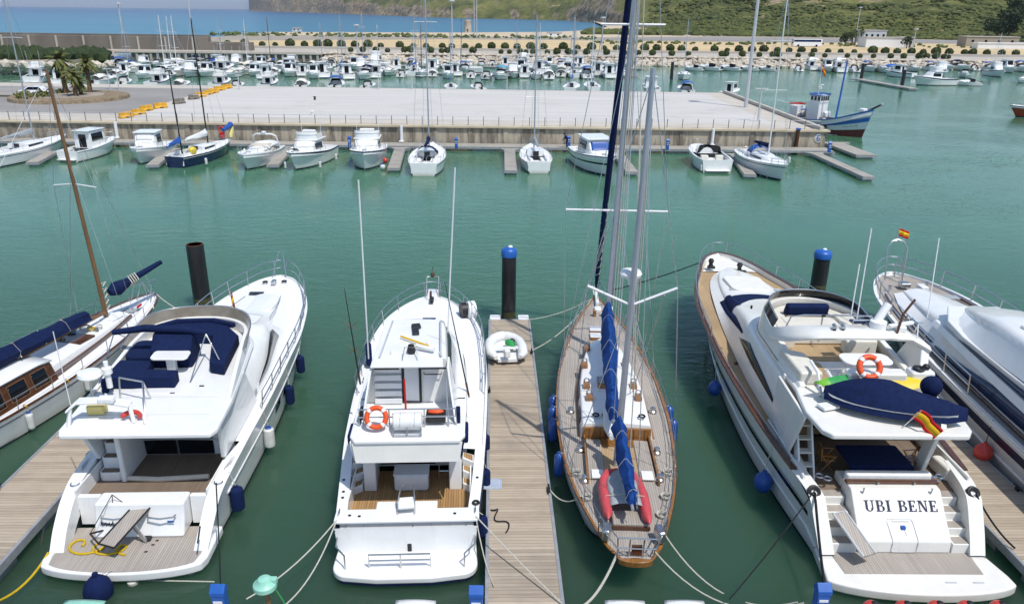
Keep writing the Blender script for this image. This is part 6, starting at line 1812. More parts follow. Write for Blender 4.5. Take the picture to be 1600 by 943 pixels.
fender('white', G(598, 261, .3), 'round white fender at the tip of the short finger pontoon', (.3, .6))

# ------------------------------------------------------------------ quay
YQ = 96.4; ZQ = 2.55
t = thing('quay_wall', 'long stained concrete quay wall with a light coping behind the moored boats', 'quay wall', (0, YQ, 0))
mt, nt, b = _new('stained_concrete')
co = _coord(nt, (1, 1, .16)); n1 = _noise(nt, co, .9, 7, .68); co2 = _coord(nt, (1, 1, 1)); n2 = _noise(nt, co2, .35, 5, .6)
c = _mix(nt, _ramp(nt, n1, .44, .56), (.46, .395, .30), (.19, .16, .12))
c = _mix(nt, _math(nt, 'MULTIPLY', _ramp(nt, n2, .5, .72), .6), c, (.42, .35, .26))
nt.links.new(c, b.inputs['Base Color']); b.inputs['Roughness'].default_value = .9
bp = nt.nodes.new("ShaderNodeBump"); bp.inputs['Distance'].default_value = .1; bp.inputs['Strength'].default_value = .5; nt.links.new(n1, bp.inputs['Height']); nt.links.new(bp.outputs[0], b.inputs['Normal'])
M['quay'] = mt
mt, nt, b = _new('pale_concrete')
nA = _noise(nt, _coord(nt, (.12, 1.6, 1)), .35, 7, .65); nB = _noise(nt, _coord(nt), .11, 6, .7); nC = _noise(nt, _coord(nt), 1.1, 4, .6)
c = _mix(nt, _ramp(nt, nA, .35, .7), (.56, .54, .505), (.46, .44, .405))
c = _mix(nt, _math(nt, 'MULTIPLY', _ramp(nt, nB, .55, .75), .6), c, (.36, .34, .305))
c = _mix(nt, _math(nt, 'MULTIPLY', _ramp(nt, nC, .68, .75), .5), c, (.22, .20, .18))
nt.links.new(c, b.inputs['Base Color']); b.inputs['Roughness'].default_value = .9
M['conc'] = mt
M['coping'] = mat('sandstone_coping', (.55, .47, .34), .9, var=.25, scale=.5)
M['promen'] = mat('promenade_concrete', (.53, .485, .42), .9, var=.16, scale=.3)
M['asphalt'] = mat('worn_asphalt', (.30, .285, .27), .92, var=.2, scale=.12)
XR = 38.6
mb = MB(); mb.box(((XR - 190) / 2, .5, .55), (XR + 190, 1.0, 3.9)); o = mb.build('wall_face', 'quay', t)
mb = MB(); mb.box(((XR - 190) / 2 + .1, .42, ZQ - .08), (XR + 190.6, 1.4, .24)); mb.build('coping', 'coping', t, bevel=.03)
for px in range(0, 1300, 55):
    x = AY(px + 20, 215, YQ)[0]
    bx(t, 'rib', 'quay', (x, -.03, .95), (.5, .08, 2.75), 0, 0)
mb = MB(); mb.box((0, 0, 0), (1, 48, 3.9)); o = mb.build('side_wall', 'quay', t); o.location = (XR - .5, 25.0, .55)
top = struct(MB().prism([(-190, YQ + 1.1), (XR - .3, YQ + 1.1), (XR - .3, 144.2), (-190, 149.5)], 1.0, 2.5).build('quay_apron', 'promen', None, smooth=False))
p0, p1 = G(192, 186, 2.5), G(372, 134, 2.5)
pav = struct(MB().prism([(p0[0], YQ + 6.5), (XR - 4.5, YQ + 6.5), (XR - 4.5, 142.6), (p1[0], 144.6)], 2.45, 2.512).build('pale_pavement', 'conc', None, smooth=False))
rd = struct(MB().prism([(-190, YQ + 7.5), (p0[0] - 2.0, YQ + 7.5), (p1[0] - 2, 140.5), (-66, 140.5), (-190, 143)], 2.45, 2.508).build('road', 'asphalt', None, smooth=False))
rl = struct(MB().prism([(-190, YQ + 7.1), (p0[0] - 1.5, YQ + 7.1), (p0[0] - 1.5, YQ + 7.5), (-190, YQ + 7.5)], 2.5, 2.62).build('kerb', 'conc', None, smooth=False))
t = thing('parapet', 'low beige parapet along the end of the quay by the blue fishing boat', 'parapet', (XR - .6, YQ, 2.5))
mb = MB(); mb.box((0, 23.5, .25), (.5, 47, .5)); mb.build('parapet_wall', 'promen', t, bevel=.03)
M['postgrey'] = mat('weathered_grey_steel', (.19, .18, .17), .6)
t = thing('railing', 'thin metal railing along the far quay edge', 'railing', (0, YQ + .6, ZQ + .05))
for x in span(-76, XR - .6, 60):
    mb = MB(); mb.tube([(x, 0, 0), (x, 0, 1.05)], .05, 6); mb.build('post', 'postgrey', t)
tubes(t, 'rail', 'lampgrey', [[(-76, 0, z), (XR - .6, 0, z)] for z in (1.03, .55)], .022)
# sign B
p = AY(1279, 216, YQ - .02)
t = thing('number_sign', 'white oval sign with a blue number six on the quay wall', 'sign', (p[0], YQ - .06, p[2]))
mb = MB(); mb.tube([(0, .06, 0), (0, 0, 0)], .55, 24); mb.build('plate', 'white', t)
lettering('6', t, (-.26, -.005, -.36), (1, 0, 0), (0, 0, 1), .72, 'bluepaint')

FP = thing('pontoon', 'long pale walkway pontoon at the foot of the far quay wall', 'pontoon', (0, 94.6, 0))
mb = MB(); mb.box(((XR - 110) / 2, 0, .52), (XR + 110, 2.6, .06)); mb.build('deck_boards', 'dockfar', FP)
mb = MB(); mb.box(((XR - 110) / 2, -1.33, .42), (XR + 110, .08, .26)); mb.build('frame', 'galv', FP)
for k in range(25):
    bx(FP, 'float', 'galv', (-104 + k * 5.9, 0, .1), (2.6, 2.2, .5), 0, 0)


def finger(label, a, b, w=1.1):
    o = (a[0], a[1], 0); L = math.hypot(b[0] - a[0], b[1] - a[1])
    t = thing('finger_pontoon', label, 'pontoon', o, heading(a, b))
    mb = MB(); mb.prism([(-w, -.1), (w, -.1), (w / 2, 1.0), (w / 2, L), (-w / 2, L), (-w / 2, 1.0)], .44, .5); mb.build('deck_boards', 'dockfar', t)
    mb = MB(); mb.prism([(-w - .05, -.1), (w + .05, -.1), (w / 2 + .06, 1.0), (w / 2 + .06, L + .06), (-w / 2 - .06, L + .06), (-w / 2 - .06, 1.0)], .2, .42); mb.build('frame', 'galv', t)
    bx(t, 'float', 'galv', (0, L - 1, .05), (w * .8, 1.4, .4), 0, 0); bx(t, 'float', 'galv', (0, L * .4, .05), (w * .8, 1.2, .4), 0, 0)


for lb, a, b in (('short finger pontoon between the long white yacht and the wheelhouse boat', (82, 236), (50, 253)), ('short finger pontoon between the red-hatched cruiser and the dark blue ketch', (268, 232), (238, 257)),
                 ('short finger pontoon between the sports cruiser and the flybridge cruiser', (452, 229), (426, 257)), ('short finger pontoon beside the red fender and the twin-wheel yacht', (625, 230), (615, 262)),
                 ('empty short finger pontoon left of the blue-clothed small yacht'.replace('left of', 'beside'), (796, 232), (798, 266)), ('short finger pontoon behind the wheelhouse cruiser with blue covers', (962, 234), (988, 268)),
                 ('short finger pontoon between the open sports boat and the blue-hooded yacht', (1148, 240), (1172, 272)), ('long finger pontoon sticking out diagonally past the quay corner', (1272, 238), (1358, 276))):
    finger(lb, G(*a, .5), G(*b, .5), 1.2)
finger('broad landing pontoon at the quay corner under the fishing boat', G(1300, 222, .5), G(1354, 242, .5), 2.4)
for px, lb in ((186, 'white steel guide pile at the quay wall beside the red-hatched cruiser'), (628, 'white steel guide pile at the quay wall beside the twin-wheel yacht'), (1112, 'white steel guide pile at the quay wall behind the open sports boat')):
    p = AY(px, 230, YQ - .35)
    t = thing('guide_pile', lb, 'pile', (p[0], p[1], 0)); mb = MB(); mb.tube([(0, 0, -1), (0, 0, 2.6)], .2, 12); mb.build('tube', 'white', t); bx(t, 'bracket', 'white', (0, -.15, .7), (.6, .5, .15), 0, .02)
p = AY(1244, 228, YQ - .3)
t = thing('guide_pile', 'rusty brown guide pile on the quay wall near the number sign', 'pile', (p[0], p[1], 0)); mb = MB(); mb.tube([(0, 0, -1), (0, 0, 2.7)], .22, 12); mb.build('tube', 'rust', t); bx(t, 'cap', 'bluepaint', (0, 0, 2.75), (.5, .5, .2), 0, .03)
for px, py, lb in ((546, 224, 'blue service pedestal beside the navy-banded boat'), (713, 226, 'blue service pedestal past the twin-wheel yacht'), (889, 223, 'blue service pedestal by the man on the far pontoon'), (1043, 228, 'blue service pedestal on the far pontoon before the open sports boat'), (1296, 232, 'blue service pedestal below the number sign at the quay corner')):
    p = G(px, py, 1.0); o = pedestal((p[0], min(p[1], 95.4), .55), lb)
p = AY(349, 222, YQ - .35)
t = thing('lifebuoy_post', 'red lifebuoy station at the quay wall behind the dark blue ketch', 'lifebuoy', (p[0], p[1], .55)); mb = MB(); mb.tube([(0, 0, 0), (0, 0, 1.6)], .05, 8); mb.build('post', 'red', t); mb = MB(); mb.torus((0, -.12, 1.3), .34, .1, 16, 8, R(90)); mb.build('ring', 'redball', t); bx(t, 'box', 'red', (0, -.05, .6), (.5, .3, .6), 0, .03)

# ------------------------------------------------------------------ the man bending on the far pontoon (one skinned body)
def person(label, loc, rz):
    t = thing('person', label, 'person', loc, rz)
    V = [((0, 0, .92), .15), ((0, .06, 1.12), .15), ((0, .22, 1.38), .17), ((0, .30, 1.48), .07), ((0, .38, 1.56), .10), ((0, .44, 1.66), .085),
         ((-.1, 0, .86), .105), ((-.12, .06, .48), .07), ((-.12, -.02, .08), .05), ((-.12, .14, .04), .04),
         ((.1, 0, .86), .105), ((.13, .12, .50), .07), ((.13, .02, .08), .05), ((.13, .18, .04), .04),
         ((-.2, .22, 1.36), .075), ((-.25, .36, 1.1), .05), ((-.2, .52, .92), .035), ((-.19, .58, .86), .03),
         ((.2, .22, 1.36), .075), ((.25, .36, 1.1), .05), ((.2, .54, .95), .035), ((.19, .6, .89), .03)]
    E = [(0, 1), (1, 2), (2, 3), (3, 4), (4, 5), (0, 6), (6, 7), (7, 8), (8, 9), (0, 10), (10, 11), (11, 12), (12, 13), (2, 14), (14, 15), (15, 16), (16, 17), (2, 18), (18, 19), (19, 20), (20, 21)]
    me = bpy.data.meshes.new('body'); me.from_pydata([v for v, _ in V], E, [])
    me.materials.append(M['navyfender'])
    o = bpy.data.objects.new('body', me); COL.objects.link(o); o.parent = t
    sk = o.modifiers.new('skin', 'SKIN')
    for i, (_, r) in enumerate(V): me.skin_vertices[0].data[i].radius = (r, r)
    me.skin_vertices[0].data[0].use_root = True
    sk.use_smooth_shade = True
    o.modifiers.new('sub', 'SUBSURF').render_levels = 1
    mb = MB(); mb.ball((0, .43, 1.67), (.095, .115, .12), 12, 8); mb.ball((0, .545, 1.65), (.02, .03, .03), 6, 4)
    for sx in (-1, 1): mb.ball((sx * .095, .43, 1.66), (.02, .03, .04), 6, 4)
    mb.build('head', mat('skin', (.42, .24, .16), .6), t)
    mb = MB(); mb.ball((0, .40, 1.71), (.102, .115, .1), 12, 8); mb.build('hair', 'black', t)
    for sx, y in ((-.19, .6), (.19, .62)):
        mb = MB(); mb.ball((sx, y, .85 if sx < 0 else .88), (.035, .03, .05), 8, 6)
        for k in range(5):
            mb.tube([(sx - .03 + .015 * k, y + .01, .83), (sx - .03 + .015 * k, y + .03, .77 + .005 * abs(k - 2))], .007, 5)
        mb.build('hand', M['skin_'] if 'skin_' in M else bpy.data.materials['skin'], t)
    return t
p = G(886, 231, .55)
person('man in dark blue clothes bending forward on the far pontoon', (p[0], min(p[1], 95.2), .55), R(65))

# ------------------------------------------------------------------ fishing boat at the end of the quay
def fishing_boat():
    s, bw = (41.6, 118.6), (48.9, 107.6)
    t = thing('fishing_boat', 'blue and white wooden fishing boat with white wheelhouse at the quay end', 'fishing boat', (s[0], s[1], 0), heading(s, bw))
    t.scale = (.80, .71, 1.05)
    L = 19.0
    h = Hull([(0, 1.5, 2.0, 1.0), (1.5, 2.1, 1.9, 1.7), (5, 2.6, 1.75, 2.3), (9, 2.7, 1.85, 2.35), (12.5, 2.45, 2.3, 1.75), (15.5, 1.75, 2.95, .8), (17.8, .8, 3.5, .2), (19.0, .08, 3.8, .02)], 1.6, .5)
    h.build(t, 'shipwhite')
    h.band(t, 'bottom_paint', 'antifoul', .70, 1.05, n=30); h.band(t, 'topside_band', 'fishblue', .27, .43, n=30); h.band(t, 'sheer_band', 'fishblue', .0, .07, n=30)
    mb = MB()
    for sg in (1, -1):
        for k in range(7):
            y = 14.2 + .42 * k; a = Vector(h.p(y, .52, sg, .02)); b = Vector(h.p(y + .2, .57, sg, .02))
            mb.tube([a, (a + b) / 2 + Vector((0, 0, .12 * (k % 2))), b], .035, 5)
    mb.build('name_letters', 'black', t)
    h.bulwark(t, 'bulwark', 'shipwhite', 0, 18.9, .12, .7, h=.0); h.deck(t, 'deck', 'rust', .2, 18.6, .1, .75, .0)
    bx(t, 'wheelhouse', 'white', (0, 6.4, 2.7), (2.6, 2.8, 2.4), 0, .05); bx(t, 'wheelhouse_top', 'white', (0, 6.7, 4.35), (2.5, 2.4, 1.0), 0, .05)
    for x in (-.9, -.3, .3, .9): bx(t, 'window', 'glass', (x, 7.93, 4.45), (.45, .03, .55), 0, 0)
    for sg in (-1, 1):
        for y in (5.9, 6.7, 7.5): bx(t, 'window', 'glass', (sg * 1.26, y, 4.45), (.03, .5, .55), 0, 0)
    tubes(t, 'bridge_rail', 'fishblue', [[(-1.35, 5.3, 5.05), (-1.35, 8.0, 5.05), (1.35, 8.0, 5.05), (1.35, 5.3, 5.05), (-1.35, 5.3, 5.05)], [(-1.35, 5.3, 4.87), (-1.35, 8.0, 4.87), (1.35, 8.0, 4.87), (1.35, 5.3, 4.87)]], .07)
    bx(t, 'shelter', 'fishblue', (0, 4.3, 2.75), (2.4, 1.6, .12), 0, .02); tubes(t, 'shelter_post', 'fishblue', [[(x, y, 1.0), (x, y, 2.75)] for x in (-1.1, 1.1) for y in (3.6, 5.0)], .06)
    bx(t, 'after_house', 'white', (0, 1.6, 2.2), (2.2, 2.0, 1.9), 0, .05); tubes(t, 'after_rail', 'red', [[(-1.2, .6, 3.4), (1.2, .6, 3.4), (1.2, 2.6, 3.4), (-1.2, 2.6, 3.4), (-1.2, .6, 3.4)]], .08)
    tubes(t, 'after_spar', 'whitespar', [[(.8, 1.5, 3.3), (2.0, -1.8, 3.7)]], .06)
    spar(t, 'mast', 'fishblue', (0, 11.0, 1.6), (0, 11.6, 9.6), .2, .14); spar(t, 'signal_mast', 'whitespar', (0, 6.2, 4.8), (0, 6.1, 8.4), .08, .05)
    mb = MB(); mb.lathe([(.1, 0), (.35, .1), (.35, .3), (.05, .45)], (0, 6.4, 5.6), 12); mb.build('radar_dome', 'gel', t); bx(t, 'radar', 'white', (0, 6.8, 6.2), (.9, .15, .15), 0, .03)
    bx(t, 'life_raft', 'gel', (.2, 8.9, 2.4), (1.4, 1.0, .9), 0, .25); bx(t, 'winch', 'rust', (0, 9.9, 1.6), (1.6, .8, .8), 0, .1)
    mb = MB(); mb.ball((-.6, 3.2, 2.0), (.5, .6, .5)); mb.ball((.5, 2.9, 1.9), (.5, .4, .4)); mb.build('net_heap', 'beigecover', t)
    bx(t, 'bow_locker', 'gel', (0, 16.7, 3.35), (1.1, 1.2, .8), 0, .2); tubes(t, 'bowsprit', 'black', [[(0, 17.8, 3.5), (0, 20.2, 4.4)]], .14); bx(t, 'bow_roller', 'lampgrey', (0, 20.3, 4.5), (.4, .5, .25), 0, .05)
    tubes(t, 'stay', 'steel', [[(0, 11.6, 9.5), (0, 18.8, 3.9)], [(0, 11.6, 9.4), (0, 6.1, 8.2)]], .03)
    for k in range(5): mb = MB(); mb.torus((h.b(3 + k * 2) + .1, 3 + k * 2, .9), .3, .13, 12, 6, R(90), R(90)); mb.build('tyre_fender', 'tyre', t)
    flag('orange and white flag on the fishing boat signal mast', W(t, (0, 4.4, 7.6)), W(t, (0, 4.4, 9.3)), .9, 1.0, [('red', 1), ('yellow', 1.4), ('red', 1)], (.6, .1, -.4), curl=.4)
    return t
fishing_boat()
o = G(1573, 181, 0)
t, h = cruiser('orange-hulled pilot boat entering at the edge of the open water', (o[0] + 10.5, o[1] - 3, 0), R(78), 11, 3.6, 1.5, 1.9, 'pilot_boat', 'orangehull', wheel=True, stripe=('black', .05, .2))
# ------------------------------------------------------------------ water
def water(name, base, wav, bumpd, rough, poly, spec=.5, base2=None, sss=0.0, shade_or_shore=None, span_=(18, 66)):
    mt, nt, b = _new(name)
    tc = nt.nodes.new("ShaderNodeTexCoord")
    mp = nt.nodes.new("ShaderNodeMapping"); mp.inputs['Rotation'].default_value = (0, 0, R(-24)); mp.inputs['Scale'].default_value = (.45, 1.0, 1)
    nt.links.new(tc.outputs['Object'], mp.inputs[0])
    n1 = _noise(nt, mp.outputs[0], wav, 3, .55); n2 = _noise(nt, mp.outputs[0], wav * 3.1, 2, .5); n3 = _noise(nt, tc.outputs['Object'], wav * .09, 3, .5)
    hgt = _math(nt, 'ADD', n1, _math(nt, 'MULTIPLY', n2, .35))
    bp = nt.nodes.new("ShaderNodeBump"); nt.links.new(_ramp(nt, _noise(nt, mp.outputs[0], wav * .06, 4, .6), .30, .62), bp.inputs['Strength']); bp.inputs['Distance'].default_value = bumpd
    nt.links.new(hgt, bp.inputs['Height']); nt.links.new(bp.outputs[0], b.inputs['Normal'])
    colr = _mix(nt, _ramp(nt, n3, .3, .7), base, base2 or tuple(x * .8 for x in base))
    if shade_or_shore:     # dimmer light near the berths painted into the colour; for the sea, shore turquoise
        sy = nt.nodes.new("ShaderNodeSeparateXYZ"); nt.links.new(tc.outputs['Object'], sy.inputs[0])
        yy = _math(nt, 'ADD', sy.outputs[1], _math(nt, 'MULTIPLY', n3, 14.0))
        colr = _mix(nt, _ramp(nt, yy, *span_), shade_or_shore, colr)
    nt.links.new(colr, b.inputs['Base Color'])
    b.inputs['Roughness'].default_value = rough
    b.inputs['IOR'].default_value = 1.333
    b.inputs['Specular IOR Level'].default_value = spec
    if sss:      # murky water: light spreads below the surface
        b.subsurface_method = 'BURLEY'
        b.inputs['Subsurface Weight'].default_value = 1.0
        b.inputs['Subsurface Radius'].default_value = (.55, 1.0, .9)
        b.inputs['Subsurface Scale'].default_value = sss
    mb = MB(); mb.add([(x, y, 0) for x, y in poly], [tuple(range(len(poly)))])
    return struct(mb.build(name, mt, None, smooth=False))


water('marina_water', (.062, .168, .094), 1.3, .06, .11, [(-500, -60), (900, -60), (900, 300), (-500, 300)], base2=(.050, .142, .082), sss=2.2, spec=.36, shade_or_shore=(.027, .055, .037))
water('sea', (.014, .075, .19), .12, 1.1, .3, [(-30000, 300), (30000, 300), (30000, 50000), (-30000, 50000)], base2=(.012, .062, .16), spec=.22, shade_or_shore=(.030, .155, .235), span_=(350, 3200))

# ------------------------------------------------------------------ land behind the basin
ZL = 2.5
M['dry'] = mat('dry_grass_field', (.60, .46, .265), .95, var=.25, scale=.05, stretch=(.35, 2.5, 1), col2=(.42, .33, .19), lo=.4, hi=.75)
M['sand'] = mat('beach_sand', (.56, .46, .33), .95, var=.15, scale=.03)
M['dirt'] = mat('grey_dirt', (.36, .315, .255), .95, var=.25, scale=.06, stretch=(.4, 2, 1))
M['path'] = mat('promenade_paving', (.46, .42, .36), .9, var=.12, scale=.1)
M['rock'] = mat('pale_riprap_rock', (.60, .53, .43), .95, var=.4, scale=.35, bump=.4, bscale=2)
M['rockdark'] = mat('grey_breakwater_concrete', (.21, .185, .155), .95, var=.4, scale=.12, stretch=(1, 1, .3))


def leafmat(name, a, b_, sc):
    mt, nt, b = _new(name)
    g = nt.nodes.new("ShaderNodeNewGeometry")
    n = _noise(nt, _coord(nt), sc, 3, .6)
    f = _math(nt, 'ADD', _math(nt, 'MULTIPLY', g.outputs['Random Per Island'], .6), _math(nt, 'MULTIPLY', n, .5), True)
    nt.links.new(_mix(nt, f, a, b_), b.inputs['Base Color']); b.inputs['Roughness'].default_value = .8; b.inputs['Specular IOR Level'].default_value = .2
    return mt
M['bush'] = leafmat('clipped_bush_leaves', (.035, .055, .018), (.085, .105, .035), 1.2)
M['scrub'] = leafmat('coastal_scrub', (.035, .06, .018), (.13, .15, .045), .05)
M['hillbush'] = leafmat('hillside_shrubs', (.018, .034, .011), (.125, .135, .034), .012)
M['pine'] = leafmat('dark_pine_foliage', (.012, .024, .010), (.045, .065, .022), .3)
M['palm'] = leafmat('palm_fronds', (.05, .075, .02), (.17, .16, .05), 1.0)
M['trunk'] = mat('palm_trunk', (.17, .115, .065), .95, var=.4, scale=4, stretch=(1, 1, 3))


def YP(py, z=ZL, px=700): return G(px, py, z)[1]


def sheet(name, poly, z, mt, kind='structure'):
    mb = MB(); mb.add([(x, y, z) for x, y in poly], [tuple(range(len(poly)))])
    o = mb.build(name, mt, None, smooth=False); o['kind'] = kind
    return o


YB = 257.0
sheet('ground', [(-260, YB + 1), (-62, YB + 1), (-60, 262), (900, 262), (900, 1600), (170, 1900), (120, 1200), (96, 850), (64, 680), (30, 600), (-40, 545), (-150, 505), (-150, 276), (-260, 276)], ZL, 'sand')
sheet('dirt_ground', [(-150, 300), (900, 300), (900, 700), (160, 700), (120, 520), (40, 470), (-40, 460), (-150, 440)], ZL + .03, 'dirt')
y1, y2, y3 = YP(77.5), YP(68.5), YP(61)
sheet('dry_field', [(-112, y1), (900, y1), (900, y3 + 30), (260, y3 + 22), (120, y3), (-30, y3 - 6), (-130, y2)], ZL + .06, 'dry')
sheet('promenade', [(-150, 263.5), (900, 263.5), (900, y1), (-150, y1)], ZL + .09, 'path')
sheet('road', [(40, YP(59)), (900, YP(57)), (900, YP(53)), (90, YP(54.5))], ZL + .09, 'asphalt')
mb = MB()
for k in range(2): mb.box((350, y1 - 1.0 - 8 * k, ZL + .3), (1000, .5, .6))
struct(mb.build('kerb', 'path', None, smooth=False))

t = thing('basin_wall', 'ribbed grey concrete wall closing the small-boat basin', 'quay wall', (0, YB, 0))
xa, xb = G(160, 100, 0)[0], -62
mb = MB(); mb.box(((xa + xb) / 2, .5, .9), (xb - xa, 1.0, 3.4)); mb.build('wall_face', 'rockdark', t)
mb = MB(); mb.box(((xa + xb) / 2, .3, 2.52), (xb - xa + .4, 1.8, .35)); mb.build('coping', 'path', t)
for x in span(xa + 2, xb - 1, 26): bx(t, 'rib', 'path', (x, -.2, 1.0), (.7, .5, 2.6), 0, 0)
t = thing('sea_wall', 'long grey breakwater wall in front of the open sea', 'sea wall', (0, 272, ZL))
mb = MB(); mb.prismx([(0, -1), (0, 4.2), (1.2, 4.3), (1.2, 4.9), (2.4, 4.9), (3.0, -1)], -330, G(395, 60, 5)[0]); mb.build('wall_face', 'rockdark', t)
mb = MB(); mb.prismx([(0, -1), (0, 2.6), (2.6, 2.8), (3.2, -1)], G(395, 60, 5)[0], G(490, 60, 4)[0]); mb.build('wall_step', 'rockdark', t)
for x in span(-310, -90, 24): bx(t, 'buttress', 'path', (x, -.2, 1.8), (.5, .5, 5.0), 0, 0)

# rip-rap
_ico = None
def ico(sub=1):
    import bmesh
    bm = bmesh.new(); bmesh.ops.create_icosphere(bm, subdivisions=sub, radius=1.0)
    v = [tuple(q.co) for q in bm.verts]; f = [[x.index for x in q.verts] for q in bm.faces]; bm.free()
    return v, f
IV1, IF1 = ico(1); IV2, IF2 = ico(2)


def rocks(name, n, fn, s0, s1, mt='rock', flat=.7, iv=IV1, iff=IF1):
    mb = MB()
    for i in range(n):
        x, y, z = fn(); s = random.uniform(s0, s1); a = random.uniform(0, 6.28)
        k = (random.uniform(.7, 1.3), random.uniform(.7, 1.2), random.uniform(.55, .9) * flat / .7)
        vs = []
        for v in iv:
            j = random.uniform(.75, 1.15)
            vx, vy = v[0] * k[0] * s * j, v[1] * k[1] * s * j
            vs.append((x + vx * math.cos(a) - vy * math.sin(a), y + vx * math.sin(a) + vy * math.cos(a), z + v[2] * k[2] * s * j))
        mb.add(vs, iff)
    o = mb.build(name, mt, None, ang=25); o['kind'] = 'stuff'
    return o


def rr():
    q = random.random()
    return (random.uniform(-66, 260), 257 + 7 * q, -.1 + 2.6 * q)
rocks('riprap', 2600, rr, .55, 1.25)
mb = MB(); mb.prismx([(-2, -1.5), (6, 2.2), (8, 2.5), (8, -1.5)], -70, 900); struct(mb.build('embankment', 'rock', None), 'structure').location = (0, 257.5, 0)
def rl_():
    q = random.random(); px = random.uniform(-30, 175)
    g0 = G(px, lerp(116, 100, q), lerp(0, 2.6, q)); return g0
rocks('boulder_bank', 420, rl_, .6, 1.5)
sheet('bank_ground', [G(-120, 112, .6)[:2], G(60, 109, .6)[:2], G(140, 100, .6)[:2], G(178, 92, .6)[:2], (-150, 262), (-330, 262), (-330, 190)], .8, 'dirt')
o = MB(); o.prism([G(-120, 99, 2.6)[:2], G(50, 98, 2.6)[:2], G(120, 93, 2.6)[:2], G(185, 88, 2.6)[:2], (-138, 275), (-330, 275), (-330, 200)], .5, 2.6); struct(o.build('bank_top', 'dirt', None, smooth=False))


def leafball(mb, c, r, n, leaf, hollow=.55):
    for i in range(n):
        a = random.uniform(0, 6.283); u = random.uniform(-.75, 1); q = math.sqrt(max(0, 1 - u * u))
        k = random.uniform(hollow, 1.05) ** .5
        p = Vector((c[0] + r[0] * q * math.cos(a) * k, c[1] + r[1] * q * math.sin(a) * k, c[2] + r[2] * u * k))
        n1 = Vector((random.uniform(-1, 1), random.uniform(-1, 1), random.uniform(-1, 1))).normalized(); n2 = n1.orthogonal().normalized()
        l = leaf * random.uniform(.6, 1.3)
        n3 = n1.cross(n2)
        mb.add([p - n1 * l, p + n2 * l * .6, p + n1 * l, p - n2 * l * .6 + n3 * l * .25], [(0, 1, 2), (0, 2, 3)])


# clipped bushes: two rows
BM = []
for k in range(3):
    mb = MB(); mb.ball((0, 0, 1.15), (1.22, 1.2, 1.08), 12, 8, .06); leafball(mb, (0, 0, 1.15), (1.35, 1.35, 1.2), 260, .26, .8)
    BM.append(mb)
first = {}
def bush(label, x, y, s, group, k):
    if k not in first:
        t = thing('clipped_bush', label, 'bush', (x, y, ZL), 0, group)
        BM[k].build('foliage', 'bush', t); mb = MB(); mb.tube([(0, 0, -.05), (0, 0, .5)], .12, 6); mb.build('stem', 'trunk', t)
        first[k] = t; t.scale = (s, s, s)
        return t
    t = copy_tree(first[k], None, (x, y, ZL), random.uniform(0, 6), (s, s, s)); tag(t, label, 'bush', group)
    return t
yb1, yb2 = YP(77.2), YP(83.5)
for px in (276, 357, 383, 411, 430, 454, 476, 497, 513, 534, 555, 575, 595, 625, 646, 666, 691, 706, 727, 748, 768, 789, 808, 829, 849, 880, 902, 924, 944, 963, 985, 1007, 1026, 1047, 1065, 1086, 1116, 1136, 1155, 1175, 1194, 1215, 1233, 1252, 1272, 1295, 1315, 1335, 1365, 1383, 1403, 1424, 1443, 1463, 1484, 1508, 1520, 1543, 1566, 1588):
    s = random.choice([random.uniform(.7, 1.0), random.uniform(.9, 1.3)])
    bush('round clipped bush in the upper row along the promenade', G(px, 77, ZL)[0] * yb1 / G(px, 77, ZL)[1], yb1 + random.uniform(-.5, .5), s, 'round bushes in the upper promenade row', random.randrange(3))
for px in (548, 567, 588, 606, 633, 641, 673, 690, 699, 739, 783, 796, 812, 822, 833, 855, 870, 888, 898, 917, 948, 975, 998, 1020, 1049, 1076, 1128, 1134, 1160, 1186, 1208, 1218, 1248, 1268, 1290, 1326, 1345, 1367, 1392, 1413, 1436, 1450, 1463, 1475, 1483):
    s = random.uniform(.6, .95)
    bush('small low bush in the lower row above the riprap', G(px, 83, ZL)[0] * yb2 / G(px, 83, ZL)[1], yb2 + random.uniform(-.8, .8), s, 'low bushes in the lower promenade row', random.randrange(3))


def scatter(name, mt, n, fn, iv=IV1, iff=IF1):
    mb = MB()
    for i in range(n):
        x, y, z, s, h = fn()
        vs = []
        a = random.uniform(0, 6.28)
        for v in iv:
            j = random.uniform(.7, 1.2)
            vx, vy = v[0] * s * j, v[1] * s * j
            vs.append((x + vx * math.cos(a) - vy * math.sin(a), y + vx * math.sin(a) + vy * math.cos(a), z + v[2] * h * j))
        mb.add(vs, iff)
    o = mb.build(name, mt, None, ang=20); o['kind'] = 'stuff'
    return o
def sc1():
    px = random.choice([random.uniform(330, 930), random.uniform(330, 930), random.uniform(930, 1600)])
    y = YP(random.uniform(55.5, 60)) if px < 930 else YP(random.uniform(62.5, 66))
    s = random.uniform(.6, 1.6)
    return (G(px, 60, ZL)[0] * y / G(px, 60, ZL)[1], y, ZL + .3, s, s * .75)
scatter('coastal_scrub', 'scrub', 420, sc1)
def sc2():
    px = random.choice([random.uniform(-20, 60), random.uniform(45, 165)])
    g0 = G(px, random.uniform(84, 94), ZL); s = random.uniform(1.2, 2.4)
    return (g0[0], g0[1], ZL + .8, s, s * random.uniform(.7, 1.0))
scatter('hedge_vegetation', 'pine', 230, sc2)

